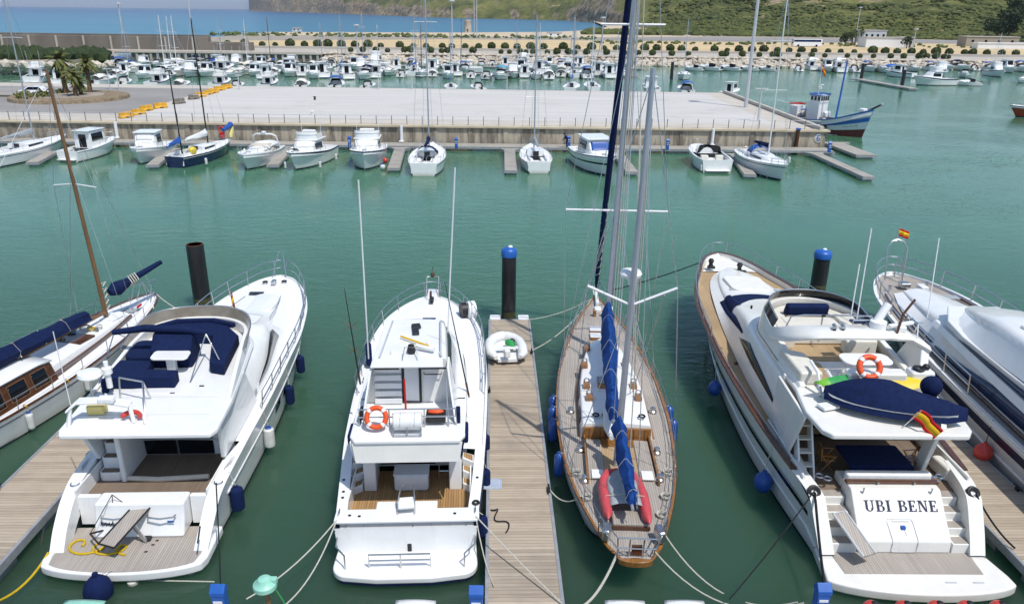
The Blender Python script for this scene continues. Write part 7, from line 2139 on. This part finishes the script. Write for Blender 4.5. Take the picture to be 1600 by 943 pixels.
# ------------------------------------------------------------------ hills and cliffs
TB = [(384, 6400, 2, .0), (388, 6200, 80, .1), (440, 4900, 34, .2), (500, 3900, 22, .2), (600, 2650, 15, .17), (700, 2060, 14, .15), (800, 1880, 15, .14), (870, 1740, 15, .14), (915, 1450, 12, .14), (960, 1050, 8, .14), (1010, 760, 3, .085), (1100, 660, 2.5, .10), (1300, 560, 2.5, .115), (1600, 480, 2.5, .12), (1720, 450, 2.5, .12)]
from mathutils import noise as mnoise
def hfun(px, d, x, y):
    Hc, sl = interp(TB, px, 2), interp(TB, px, 3)
    D0 = interp(TB, px, 1)
    k = D0 / 600
    cl = min(1, max(0, d / (28 * k)))
    cl = cl * cl * (3 - 2 * cl)
    n = mnoise.fractal(Vector((x / 210, y / 210, 3.1)), .9, 2.1, 5)
    n2 = mnoise.fractal(Vector((x / 45, y / 45, 7.7)), .9, 2.1, 4)
    g = min(1, d / (240 * k ** .3))
    return ZL * (Hc < 5) + Hc * cl * (1 + .55 * n2 * min(1, Hc / 12)) + sl * max(0, d - 60 * (Hc < 6)) * (1 + .5 * n * g) + (n * 9 + n2 * 3.0) * g * g
mb = MB()
PX = [384 + (1720 - 384) * i / 420 for i in range(421)]
DS = [-30, 0, 4, 9, 15, 22, 30, 42, 60, 85, 115, 150, 190, 240, 300, 370, 450, 550, 680, 850, 1050]
rows = []
for px in PX:
    az = (px - 800) / 1282
    col = []
    D0 = interp(TB, px, 1); k = D0 / 600
    for d in DS:
        dd = d * max(1, k * .55)
        Y = D0 + dd + 14 * mnoise.noise(Vector((px / 23, d / 90, 0))) * k
        col.append((az * Y, Y, (hfun(px, dd, az * Y, Y) if d > 0 else -2.0)))
    rows.append(col)
mb.loft(rows)
mt, nt, b = _new('coastal_hillside')
tc = nt.nodes.new("ShaderNodeTexCoord")
g = nt.nodes.new("ShaderNodeNewGeometry"); sp = nt.nodes.new("ShaderNodeSeparateXYZ"); nt.links.new(g.outputs['Normal'], sp.inputs[0])
sx = nt.nodes.new("ShaderNodeSeparateXYZ"); nt.links.new(g.outputs['Position'], sx.inputs[0])
n1 = _noise(nt, tc.outputs['Object'], .018, 8, .68); n2 = _noise(nt, tc.outputs['Object'], .006, 5, .6); n3 = _noise(nt, tc.outputs['Object'], .09, 5, .65)
grn = _mix(nt, _ramp(nt, n1, .38, .62), (.025, .042, .014), (.12, .13, .036))
grn = _mix(nt, _ramp(nt, n2, .42, .6), grn, (.17, .165, .05))
grn = _mix(nt, _math(nt, 'MULTIPLY', _ramp(nt, n3, .45, .65), .55), grn, (.025, .04, .015))
n4 = _noise(nt, _coord(nt, (1, 1, 3)), .035, 8, .75)
rock = _mix(nt, _ramp(nt, n4, .42, .58), (.47, .36, .24), (.13, .10, .07))
rock = _mix(nt, _math(nt, 'MULTIPLY', _ramp(nt, n2, .55, .7), .5), rock, (.36, .19, .10))
low = _math(nt, 'LESS_THAN', sx.outputs[2], 30.0)
far = _math(nt, 'GREATER_THAN', sx.outputs[1], 1350.0)
cl = _ramp(nt, _math(nt, 'ADD', sp.outputs[2], _math(nt, 'MULTIPLY', n1, .35)), 1.0, .80)
patchy = _math(nt, 'MULTIPLY', _ramp(nt, n1, .57, .64), .75)
f = _math(nt, 'MAXIMUM', _math(nt, 'MULTIPLY', cl, .9, True), patchy, True)
nt.links.new(_mix(nt, f, grn, rock), b.inputs['Base Color']); b.inputs['Roughness'].default_value = .95; b.inputs['Specular IOR Level'].default_value = .1
hill = struct(mb.build('hills', mt, None, ang=180))


def sc3():
    px = random.uniform(1010, 1700)
    D0 = interp(TB, px, 1); az = (px - 800) / 1282
    d = 480 * random.random() ** 1.5
    Y = D0 + d * max(1, D0 / 600 * .55); x = az * Y
    s = random.uniform(.7, 2.1) ** 1.5 * (1 + d / 700)
    return (x, Y, hfun(px, d, x, Y) + .2, s, s * random.uniform(.4, .75))
scatter('hillside_shrubs', 'hillbush', 9500, sc3)
def sc4():
    px = random.uniform(915, 1420); y = random.uniform(YP(51.5), YP(46)); 
    g0 = G(px, 48, ZL); s = random.uniform(2, 5)
    return (g0[0] * y / g0[1], y, ZL + .5, s, s * .55)
scatter('dune_bushes', 'hillbush', 700, sc4)


TREES = []
def tree(label, x, y, z, h, r, mt='pine', n=700, group=None):
    t = thing('pine_tree', label, 'tree', (x, y, z), random.uniform(0, 6), group)
    mb = MB(); mb.tube([(0, 0, -.3), (.1, 0, h * .4), (0, .1, h * .8)], [r * .09, r * .06, r * .03], 7); mb.build('trunk', 'trunk', t)
    mb = MB()
    for k in range(9):
        a = random.uniform(0, 6.28); q = random.uniform(.1, .65) * r
        leafball(mb, (q * math.cos(a), q * math.sin(a), h * random.uniform(.4, .85)), (r * .55, r * .55, h * .22), n // 9, r * .13)
    mb.build('crown', mt, t)
    TREES.append(t)
    return t
for k in range(34):
    px = random.uniform(1538, 1690); d = random.uniform(-8, 165) * (1 if k % 3 else .3)
    D0 = interp(TB, px, 1); Y = D0 + max(d, -8); x_ = (px - 800) / 1282 * Y; h = random.uniform(9, 14)
    zz = hfun(px, max(d, 0.1), x_, Y) - .5
    if k < 9: tree('dark green tree in the clump above the long white wall', x_, Y, zz, h, h * .5, n=420, group='dark trees above the long white wall')
    else:
        t = copy_tree(TREES[k % 9], None, (x_, Y, zz), random.uniform(0, 6)); tag(t, 'dark green tree in the clump above the long white wall', 'tree', 'dark trees above the long white wall')
for px, py, h, lb in ((1320, 72, 6, 'dark bushy tree beside the small palms and the bus'), (1416, 76, 5, 'dark bushy tree just past the white flat building')):
    g0 = G(px, py, ZL); tree(lb, g0[0], g0[1], ZL, h, h * .55, n=500)


def palm(label, x, y, z, h, s=1.0, group=None):
    t = thing('palm_tree', label, 'palm tree', (x, y, z), random.uniform(0, 6), group)
    mb = MB(); mb.tube([(0, 0, -.1), (.1, 0, h * .4), (.05, .1, h)], [.34 * s, .27 * s, .3 * s], 9); mb.build('trunk', 'trunk', t)
    mb = MB()
    for k in range(46):
        a = random.uniform(0, 6.28); el = random.uniform(-.9, 1.35); l = random.uniform(1.3, 2.1) * s
        d = Vector((math.cos(a) * math.cos(el), math.sin(a) * math.cos(el), math.sin(el))); sd = Vector((-math.sin(a), math.cos(a), 0))
        pts = []
        for i in range(6):
            q = i / 5
            c = Vector((.05, .1, h)) + d * l * q + Vector((0, 0, -.85 * s * q * q))
            w = .24 * s * math.sin(math.pi * min(1, .15 + q * .85)) + .02
            pts.append((c - sd * w - Vector((0, 0, w * .4)), c + Vector((0, 0, .03)), c + sd * w - Vector((0, 0, w * .4))))
        mb.loft(pts)
    mb.build('crown', 'palm', t)
    return t
for px, py, h, s, lb in ((104, 148, 5.4, 1.25, 'tallest palm on the roundabout, nearest the white car'), (119, 152, 3.4, 1.05, 'short bushy palm in the middle of the roundabout group'), (141, 146, 4.6, 1.15, 'slender palm on the roundabout, furthest from the white car'), (128, 150, 2.2, .9, 'stubby palm at the foot of the roundabout group')):
    g0 = G(px, py, 2.9); palm(lb, g0[0], g0[1], 2.9, h, s)
for px, h in ((1335, 6), (1343, 7), (1330, 5)):
    g0 = G(px, 72, ZL); palm('small palm before the grey houses by the bus', g0[0], g0[1], ZL, h, 1.1, 'small palms by the bus')
# roundabout island
M['roughstone'] = mat('rough_brown_stone', (.30, .23, .15), .95, var=.5, scale=1.5, bump=.5, bscale=5)
t = thing('roundabout', 'low planted roundabout island edged with rough stone under the palms', 'roundabout', (G(110, 153, 2.6)[0], G(110, 153, 2.6)[1], 2.5))
mb = MB(); mb.lathe([(8.4, 0), (8.3, .5), (7.9, .55)], n=40); mb.build('stone_edge', 'roughstone', t)
mb = MB(); mb.lathe([(7.95, .45), (.01, .7)], n=40); mb.build('bed', 'dirt', t)
mb = MB()
for k in range(40): 
    a = random.uniform(2.2, 4.4); q = random.uniform(3, 7.4); leafball(mb, (q * math.cos(a), q * math.sin(a), .7), (.7, .7, .45), 26, .2)
mb.build('planting', 'palm', t)

# barriers
for k, (px, py, mt_, lb) in enumerate(((197, 182, 'y', 'yellow concrete barrier block nearest the quay railing'), (216, 177, 'y', 'yellow concrete barrier block, second from the railing'), (229, 171, 'y', 'yellow concrete barrier block, third from the railing'), (251, 167, 'y', 'yellow concrete barrier block before the gap'),
        (280, 160, 'g', 'grey barrier block, first of two unpainted ones'), (303, 153, 'g', 'grey barrier block behind the black mast'), (313, 149.5, 'y', 'yellow concrete barrier block just past the grey ones'), (325, 146, 'y', 'yellow concrete barrier block, third from the basin end'), (333, 143.5, 'y', 'yellow concrete barrier block, second from the basin end'), (343, 139.5, 'y', 'yellow concrete barrier block, next to the basin end one'), (355, 136.5, 'y', 'yellow concrete barrier block at the basin end'))):
    g0 = G(px, py + 2, 2.52)
    t = thing('barrier_block', lb, 'barrier', (g0[0], g0[1], 2.52), R(60) + random.uniform(-.15, .15))
    mb = MB(); mb.prismx([(-.35, 0), (-.35, .15), (-.15, .35), (-.12, .75), (.12, .75), (.15, .35), (.35, .15), (.35, 0)], -.95, .95); mb.build('block', 'yellowblock' if mt_ == 'y' else 'rockdark', t, bevel=.03)
    bx(t, 'slot', 'black', (0, -.3, .12), (.5, .14, .12), 0, 0)
g0 = G(20, 153, 2.5)
t = thing('low_wall', 'low white wall along the roadside before the white car', 'wall', (g0[0], g0[1], 2.5)); mb = MB(); mb.box((-2, 0, .35), (14, .5, .7)); mb.build('wall_body', 'path', t, bevel=.04)
bx(t, 'dark_opening', 'black', (-1, -.26, .3), (7, .03, .16), 0, 0)


def car(label, x, y, z, rz, mt, name='parked_car', s=1.0):
    t = thing(name, label, 'car', (x, y, z), rz)
    prof = [(-2.1, .35), (-2.15, .75), (-1.6, .92), (-1.0, 1.42), (.55, 1.45), (1.2, .98), (2.0, .85), (2.15, .6), (2.1, .3)]
    mb = MB()
    rings = []
    for x_, k in ((-.85, .0), (-.82, 1), (.82, 1), (.85, .0)):
        rings.append([(x_ * (1 if q[1] < 1.0 else .82), q[0] * (1 if k else .985), q[1] * (1 if k else .97) + (0 if k else .01)) for q in prof])
    mb.loft(rings, True, True, True); mb.build('body', mt, t)
    for sg in (-1, 1):
        mb = MB(); mb.hexa([(sg * .84, -1.35, .97), (sg * .86, -1.35, .97), (sg * .86, 1.05, .97), (sg * .84, 1.05, .97), (sg * .705, -.95, 1.37), (sg * .725, -.95, 1.37), (sg * .725, .5, 1.38), (sg * .705, .5, 1.38)]); mb.build('side_window', 'glass', t)
        for yy in (-1.35, 1.3):
            mb = MB(); mb.tube([(sg * .66, yy, .32), (sg * .88, yy, .32)], .32, 14); w = mb.build('wheel', 'tyre', t)
    mb = MB(); mb.hexa([(-.66, .58, 1.42), (.66, .58, 1.42), (.66, .60, 1.42), (-.66, .60, 1.42), (-.76, 1.16, 1.01), (.76, 1.16, 1.01), (.76, 1.18, 1.01), (-.76, 1.18, 1.01)]); mb.build('windscreen', 'glass', t)
    for sx in (-.6, .6):
        bx(t, 'headlight', 'lampgrey', (sx, 2.12, .68), (.3, .04, .12), 0, 0)
    t.scale = (s, s, s)
    return t
g0 = G(56, 150, 2.55); car('white hatchback driving round the palm roundabout', g0[0], g0[1], 2.52, R(96), 'carwhite', s=1.08)
for px, lb in ((273, 'dark parked car in front of the sea wall, nearest the roundabout'), (287, 'dark parked car in front of the sea wall, between two others'), (311, 'dark parked car in front of the sea wall, beside the lamp mast')):
    g0 = G(px, 74, ZL); car(lb, g0[0], g0[1], ZL + .1, R(90 + random.uniform(-8, 8)), 'cardark')
g0 = G(1260, 73.5, ZL)
t = thing('coach', 'white coach with a dark blue window band on the road behind the bushes', 'bus', (g0[0], g0[1], ZL + .1), R(90))
mb = MB(); mb.box((0, 0, 1.75), (2.5, 13.0, 3.0)); mb.build('body', 'carwhite', t, bevel=.12)
for sg in (-1, 1):
    bx(t, 'window_band', 'blueglass', (sg * 1.26, .2, 2.55), (.03, 12.2, .95), 0, 0)
    for yy in (-4, 4.2): mb = MB(); mb.tube([(sg * 1.0, yy, .5), (sg * 1.3, yy, .5)], .5, 14); mb.build('wheel', 'tyre', t)
bx(t, 'windscreen', 'glass', (0, 6.52, 2.2), (2.2, .03, 1.6), 0, 0)
bx(t, 'side_stripe', 'redpvc', (1.265, 2.2, 1.2), (.02, 1.2, .6), 0, 0)
for x in (-.8, .8): bx(t, 'headlight', 'lampgrey', (x, 6.53, .7), (.3, .03, .2), 0, 0)


def building(label, px0, px1, py, h, dep, mt='white', roof=True, nwin=5, name='building'):
    a, b_ = G(px0, py, ZL), G(px1, py, ZL); w = b_[0] - a[0]
    t = thing(name, label, 'building', ((a[0] + b_[0]) / 2, a[1], ZL))
    mb = MB(); mb.box((0, dep / 2, h / 2), (w, dep, h)); mb.build('wall', mt, t)
    mb = MB(); mb.box((0, dep / 2, h + .15), (w + .6, dep + .6, .3)); mb.build('roof', 'path' if roof else mt, t)
    for k in range(nwin):
        bx(t, 'window', 'glass', (-w / 2 + (k + .5) * w / nwin, -.02, h * .55), (min(1.2, w / nwin * .4), .04, h * .3), 0, 0)
    return t
building('flat white building behind the dry field', 1352, 1404, 74.5, 4.2, 9, nwin=0)
bx(bpy.context.scene.objects[-1].parent if False else building('small grey house adjoining the flat white building', 1405, 1424, 75, 4.4, 8, 'lampgrey', nwin=2), 'door', 'darkwood', (1.4, -.03, 1.0), (.9, .05, 2.0), 0, 0)
building('long low white wall-like building under the dark trees', 1527, 1640, 76.5, 2.4, 5, 'white', False, 0)
building('grey arched storehouse behind the long white building', 1508, 1576, 73, 4.5, 8, 'dirt', nwin=4)
building('pale grey roofed house behind the small palms', 1348, 1378, 66, 6, 10, 'lampgrey', nwin=4)
g0 = G(731, 51, ZL)
t = thing('stone_tower', 'small old stone tower on the beach', 'tower', (g0[0], g0[1], ZL)); mb = MB(); mb.lathe([(2.6, 0), (2.3, 7), (2.45, 7.2), (2.4, 8)], n=18); mb.build('tower_body', 'rock', t); bx(t, 'doorway', 'black', (0, -2.4, 1.4), (.8, .3, 1.6), 0, 0)
for px, py, w, lb in ((464, 50, 14, 'pale flat hut on the beach before the bay'), (866, 57.5, 22, 'white low building at the beach edge')):
    building(lb, px - w / 2, px + w / 2, py, 2.2, 5, nwin=2)


def lamp_post(label, px, pyb, z, pyt, r=.14, heads=2, name='lamp_post'):
    g0 = G(px, pyb, z); 
    # height from the sighted top
    tp = None
    for xx in (px,):
        lo, hi = 1, 40
        for _ in range(40):
            m_ = (lo + hi) / 2
            d = np.array([g0[0], g0[1], z + m_ - HC]); v = 471.5 - FPX * (d @ _u) / (d @ _f)
            if v > pyt: lo = m_
            else: hi = m_
    h = lo
    t = thing(name, label, 'lamp post', (g0[0], g0[1], z))
    mb = MB(); mb.tube([(0, 0, 0), (0, 0, h)], [r * 1.4, r], 8); mb.build('pole', 'lampgrey', t)
    if heads == 2:
        for sx in (-1, 1):
            mb = MB(); mb.box((sx * h * .1, 0, h + .02), (h * .2, .3, .14)); mb.build('lamp_head', 'lampgrey', t, bevel=.03)
    else:
        mb = MB(); mb.lathe([(.9, -.2), (1.0, 0), (.9, .3)], (0, 0, h), 10); mb.build('lamp_head', 'lampgrey', t)
    return t
lamp_post('very tall pale light mast on the quay apron near the fishing boat', 1165, 168, 2.5, -40, .22, 0)
lamp_post('double-headed white lamp post at the quay edge by the fishing boat', 1184, 190, 2.5, 139, .10)
for px, pyb, pyt, h_, lb in ((195, 74, 6, 0, 'tall light mast before the sea wall behind the roundabout'), (303, 72, -30, 0, 'tall light mast beside the dark parked cars'), (745, 60, -30, 0, 'tall light mast by the beach, one of a close pair, paler'), (741, 58, -20, 0, 'tall light mast by the beach, thinner one of a close pair'), (707, 86, 2, 0, 'light mast on the promenade before the bay'), (893, 82, 62, 2, 'short double lamp on the promenade past the twin masts'), (1336, 66, 12, 0, 'light mast beside the small palms'), (1426, 76, 46, 0, 'short light mast beyond the flat white building'), (940, 84, 28, 0, 'light mast on the promenade behind the ketch masts'), (559, 84, 40, 0, 'light mast behind the blue-masted yacht')):
    lamp_post(lb, px, pyb, ZL, pyt, .16, h_)
for k, px in enumerate((66, 172, 186, 374, 592, 644, 792, 918)):
    lamp_post('slim white lamp post number %d along the basin edge'.replace('number %d ', '') % () + ', ' + ('nearest the sea wall', 'behind the roundabout', 'between roundabout and barriers', 'past the yellow barriers', 'behind the navy-banded boat', 'behind the twin-wheel yacht', 'behind the empty finger pontoon', 'behind the blue-covered wheelhouse cruiser')[k], px, 140, 2.5, 118 if px > 300 else 108, .07, 2)

for px, py, mt_, lb in ((492, 156, 'black', 'small black bollard standing alone on the pale quay pavement'), (488, 179, 'white', 'small white bollard on the quay pavement near the railing')):
    g0 = G(px, py, 2.52)
    t = thing('bollard', lb, 'bollard', (g0[0], g0[1], 2.51)); mb = MB(); mb.lathe([(.22, 0), (.16, .1), (.15, .35), (.24, .42), (.2, .52), (.01, .55)], n=14); mb.build('bollard_body', mt_, t)
# ------------------------------------------------------------------ small-boat basin: one of each kind, then copies
PRO = {}
def proto(k):
    if k in PRO: return copy_tree(PRO[k])
    z = (0, 0, 0)
    if k == 'wheel': t, h = cruiser('x', z, 0, 6.8, 2.7, 1.0, 1.35, wheel=True, rails=False, aft=.34)
    elif k == 'cuddy': t, h = cruiser('x', z, 0, 6.2, 2.5, .9, 1.2, openb=True, covered=True, rails=False)
    elif k == 'open': t, h = cruiser('x', z, 0, 5.6, 2.3, .8, 1.05, name='open_boat', openb=True, rails=False)
    elif k == 'blue': t, h = cruiser('x', z, 0, 7.0, 2.7, 1.0, 1.4, openb=True, canopy='bluefender', rails=False)
    elif k == 'fly': t, h = cruiser('x', z, 0, 8.6, 3.2, 1.25, 1.8, fly=True, covered=True, stripe=('navystripe', .05, .16), rails=False)
    elif k == 'hard': t, h = cruiser('x', z, 0, 7.6, 2.9, 1.1, 1.5, wheel=True, stripe=('navystripe', .0, .2), frontmat='cloth_cover', rails=False, aft=.4)
    elif k == 'cyan': t, h = cruiser('x', z, 0, 7.2, 2.9, 1.05, 1.4, openb=True, canopy='cyan', rails=False)
    elif k == 'sloop': t, h = sloop('x', z, 0, 8.6, 2.8, 1.0, 12.0, boomcover='bluefender', lite=True)
    elif k == 'sloopw': t, h = sloop('x', z, 0, 8.0, 2.7, 1.0, 11.0, boomcover='cloth_cover', lite=True, mastmat='whitespar')
    elif k == 'navy': t, h = cruiser('x', z, 0, 7.2, 2.7, 1.0, 1.4, 'navyhull', openb=True, canopy='navy', rails=False)
    elif k == 'rib': t, h = cruiser('x', z, 0, 5.8, 2.4, .8, 1.0, name='open_boat', hullmat='greypvc', openb=True, rails=False)
    elif k == 'beige': t, h = cruiser('x', z, 0, 6.6, 2.6, .95, 1.3, hullmat='cream', openb=True, covered=True, canopy='beigecover', rails=False)
    elif k == 'brown': t, h = sloop('x', z, 0, 8.5, 2.9, 1.0, 11.5, 'gelmatte', boomcover='beigecover', lite=True, mastmat='darkwood')
    if k in ('cuddy', 'open', 'blue', 'cyan', 'navy', 'rib', 'beige'):
        mb = MB(); mb.box((0, -.3, .75), (.36, .4, .6)); mb.build('outboard', 'black', t, bevel=.08)
    PRO[k] = t
    return t
DESC = {'navy': 'navy-hulled boat with dark canopy', 'rib': 'grey-hulled open boat', 'beige': 'cream boat with beige canopy', 'wheel': 'white wheelhouse boat with dark windows', 'cuddy': 'white cuddy boat under a pale cover', 'open': 'small white open boat', 'blue': 'white boat with a blue canopy', 'fly': 'white flybridge cruiser', 'hard': 'white hardtop boat with navy topside band', 'cyan': 'white boat with turquoise canopy', 'sloop': 'white sloop with blue boom cover', 'sloopw': 'white-masted sloop with pale boom cover', 'brown': 'wooden-masted sloop'}
CATN = {'sloop': 'sailing boat', 'sloopw': 'sailing boat', 'brown': 'sailing boat'}
ORD = 'first second third fourth fifth sixth seventh eighth ninth tenth eleventh twelfth thirteenth fourteenth fifteenth sixteenth seventeenth eighteenth nineteenth twentieth'.split()
def ordw(i):
    if i < 20: return ORD[i]
    tens = ('twenty', 'thirty', 'forty', 'fifty')[(i + 1) // 10 - 2]
    u = (i + 1) % 10
    return {'twenty': 'twentieth', 'thirty': 'thirtieth', 'forty': 'fortieth', 'fifty': 'fiftieth'}[tens] if u == 0 else tens + '-' + ORD[u - 1]
def row(items, where, group, start):
    for i, (px, py, k, deg) in enumerate(items):
        t = proto(k); g0 = G(px, py, 0)
        a = R(deg + random.uniform(-7, 7))
        if abs(deg) > 90: g0 = (g0[0] + 6.5 * math.sin(a), g0[1] - 6.5 * math.cos(a))
        t.location = (g0[0], g0[1], 0); t.rotation_euler = (0, 0, a); q = random.uniform(1.0, 1.32); t.scale = (q, q, q)
        tag(t, '%s, %s from %s in %s' % (DESC[k], ordw(i), start, where), CATN.get(k, 'motor boat'), group)
random.seed(21)
frontrow = [(50, 131, 'fly', 20), (86, 133, 'wheel', 8), (147, 134, 'cuddy', 0), (190, 136, 'open', 8), (236, 139, 'fly', 0), (276, 141, 'cuddy', 10), (336, 141, 'fly', 0), (366, 141, 'open', 0), (412, 142, 'fly', 4), (470, 142, 'cuddy', 0), (523, 143, 'blue', 0), (570, 142, 'open', 0), (705, 145, 'sloop', 5), (752, 145, 'open', 12), (890, 147, 'sloop', -4), (928, 146, 'sloopw', 6), (1021, 149, 'hard', 0), (1075, 151, 'blue', 0), (1130, 152, 'wheel', -35)]
row(frontrow, 'the quayside row', 'boats just behind the far quay', 'the palms')
mid = []
ks = ['cuddy', 'wheel', 'rib', 'hard', 'fly', 'beige', 'blue', 'wheel', 'open', 'sloopw', 'navy', 'cuddy', 'sloop']
x = 176; i = 0
seq = {532: 'sloop', 656: 'brown', 838: 'sloopw', 893: 'sloop', 776: 'cyan', 808: 'hard', 620: 'open', 935: 'hard', 500: 'wheel', 320: 'wheel', 398: 'wheel'}
while x < 985:
    k = ks[(i * 7) % 13]
    for q in seq:
        if abs(x - q) < 12: k = seq[q]
    mid.append((x, 120 + random.uniform(-3, 3.5) + x / 420, k, random.choice([0, 0, 0, 178, 175, 20]))); x += random.uniform(16.5, 23); i += 1
row(mid, 'the middle basin row', 'boats in the middle row of the basin', 'the palms')
back = []; x = 165; i = 0
while x < 1005:
    k = ks[(i * 5 + 1) % 13]
    if k == 'sloopw' and i % 2: k = 'cuddy'
    back.append((x, 105.5 + random.uniform(-2, 3) + x / 420, k, random.choice([0, 180, 180, 176, 12]))); x += random.uniform(15, 21); i += 1
inner = []; x = 200; i = 0
while x < 990:
    k = ks[(i * 9 + 4) % 13]
    if i % 4 == 0: k = ('sloop', 'sloopw', 'brown')[i // 4 % 3]
    inner.append((x, 112 + random.uniform(-1.5, 2) + x / 420, k, random.choice([0, 180, 174, 6, 90]))); x += random.uniform(20, 34); i += 1
row(inner, 'the inner basin row', 'boats in the inner row of the basin', 'the palms')
row(back, 'the back basin row', 'boats in the back row of the basin', 'the palms')
right = [(1068, 124, 'sloop', 170)]; x = 1098
while x < 1236: right.append((x, 109 + x / 500, 'open', 60)); x += random.uniform(22, 34)
x = 1250
while x < 1620:
    right.append((x, 112 + random.uniform(-2, 2), random.choice(['cuddy', 'wheel', 'open', 'beige', 'blue', 'fly', 'rib', 'navy']), random.choice([180, 175, 0]))); x += random.uniform(20, 28)
row(right, 'the riprap row', 'boats moored along the riprap', 'the ketch masts')
right2 = [(1428, 122, 'hard', 30), (1450, 133, 'fly', 95), (1470, 120, 'fly', 172), (1508, 122, 'open', 150), (1530, 134, 'open', 80), (1558, 120, 'fly', 170), (1590, 130, 'cuddy', 120), (1566, 112, 'sloopw', 0)]
row(right2, 'the outer pier group', 'boats at the outer pier', 'the pile')
a, b_ = G(1340, 123, .5), G(1428, 138, .5)
finger('floating pier with black piles in the far basin', a, b_, 2.2)
for px, py, pt, lb in ((1345, 126, 100, 'black pile at the inner end of the far floating pier'), (1409, 136, 110, 'black pile at the outer end of the far floating pier'), (1049, 124, 98, 'black pile beside the navy-masted yacht in the basin')):
    g0 = G(px, py, 0); h = AY(px, pt, g0[1])[2]
    t = thing('mooring_pile', lb, 'mooring pile', (g0[0], g0[1], 0)); mb = MB(); mb.tube([(0, 0, -1), (0, 0, h)], .42, 12); mb.build('sleeve', 'rubber', t); mb = MB(); mb.lathe([(.44, 0), (.4, .1), (.01, .2)], (0, 0, h), 12); mb.build('cap', 'navystripe', t)
g0 = G(1394, 118, 0)
t = thing('sunshade', 'bright blue sunshade over a boat at the far floating pier', 'sunshade', (g0[0], g0[1], 1.0)); mb = MB(); mb.patch(lambda x_, q: (x_ * 2.6, q * 2.0, 2.2 - .5 * x_ * x_ - .4 * q * q), span(-1, 1, 6), span(-1, 1, 6)); mb.build('canopy', 'bluepaint', t, solid=.03); tubes(t, 'pole', 'lampgrey', [[(sx * 2, sy * 1.4, -.6), (sx * 2, sy * 1.4, 1.5)] for sx in (-1, 1) for sy in (-1, 1)], .04)
for k, (x0, x1, yy) in enumerate(((170, 1000, 212), (165, 1010, 240))):
    a, b_ = AY(x0, 110, yy), AY(x1, 110, yy)
    t = thing('pontoon', ('long grey pontoon serving the middle basin row', 'long grey pontoon serving the back basin row')[k], 'pontoon', ((a[0] + b_[0]) / 2, yy, 0)); mb = MB(); mb.box((0, 0, .4), (b_[0] - a[0], 2.0, .2)); mb.build('deck_boards', 'dockfar', t); bx(t, 'float', 'galv', (0, 0, .12), (b_[0] - a[0] - 2, 1.6, .4), 0, 0)

HAZE = .00004
# ------------------------------------------------------------------ daylight
SUN = Vector((.33, -.42, 1.0)).normalized()
EL = math.asin(SUN.z); AZ = math.atan2(SUN.x, SUN.y)
l = bpy.data.lights.new('sun', 'SUN'); l.energy = 3.7; l.angle = R(.6); l.color = (1.0, .965, .91)
so = bpy.data.objects.new('sun', l); COL.objects.link(so); so.rotation_euler = (-SUN).to_track_quat('-Z', 'Y').to_euler()
w = bpy.data.worlds.new("World"); scene.world = w; w.use_nodes = True
nt = w.node_tree
sky = nt.nodes.new("ShaderNodeTexSky"); sky.sky_type = 'NISHITA'; sky.sun_disc = False; sky.sun_elevation = EL; sky.sun_rotation = AZ % (2 * math.pi)
sky.air_density = 1.0; sky.dust_density = .6; sky.ozone_density = 1.6; sky.altitude = 10
bg = nt.nodes["Background"]
tc = nt.nodes.new("ShaderNodeTexCoord"); sp = nt.nodes.new("ShaderNodeSeparateXYZ"); nt.links.new(tc.outputs['Generated'], sp.inputs[0])
hz_ = _ramp(nt, sp.outputs[2], .0, .10)
mx_ = nt.nodes.new("ShaderNodeMix"); mx_.data_type = 'RGBA'; mx_.blend_type = 'MULTIPLY'; mx_.inputs[0].default_value = 1.0
nt.links.new(sky.outputs[0], mx_.inputs[6]); nt.links.new(_mix(nt, hz_, (.38, .56, 1.08), (1, 1, 1)), mx_.inputs[7])
nt.links.new(mx_.outputs[2], bg.inputs[0]); bg.inputs[1].default_value = .15
hm = bpy.data.materials.new('thin_sea_haze'); hm.use_nodes = True
hn = hm.node_tree; hn.nodes.clear()
vo = hn.nodes.new("ShaderNodeOutputMaterial"); pv = hn.nodes.new("ShaderNodeVolumePrincipled")
pv.inputs['Density'].default_value = HAZE; pv.inputs['Color'].default_value = (.86, .91, 1.0, 1); pv.inputs['Anisotropy'].default_value = .2
hn.links.new(pv.outputs[0], vo.inputs['Volume'])
mb = MB(); mb.box((0, 12000, 149), (70000, 90000, 304)); hz_o = mb.build('haze', hm, None, smooth=False); hz_o['kind'] = 'stuff'
scene.view_settings.view_transform = 'Standard'; scene.view_settings.look = 'None'; scene.view_settings.exposure = 0.08; scene.view_settings.gamma = 1.0
scene.view_settings.use_curve_mapping = False
scene.render.engine = 'CYCLES'
scene.cycles.use_denoising = True
scene.cycles.max_bounces = 5; scene.cycles.diffuse_bounces = 3; scene.cycles.glossy_bounces = 3; scene.cycles.transmission_bounces = 2
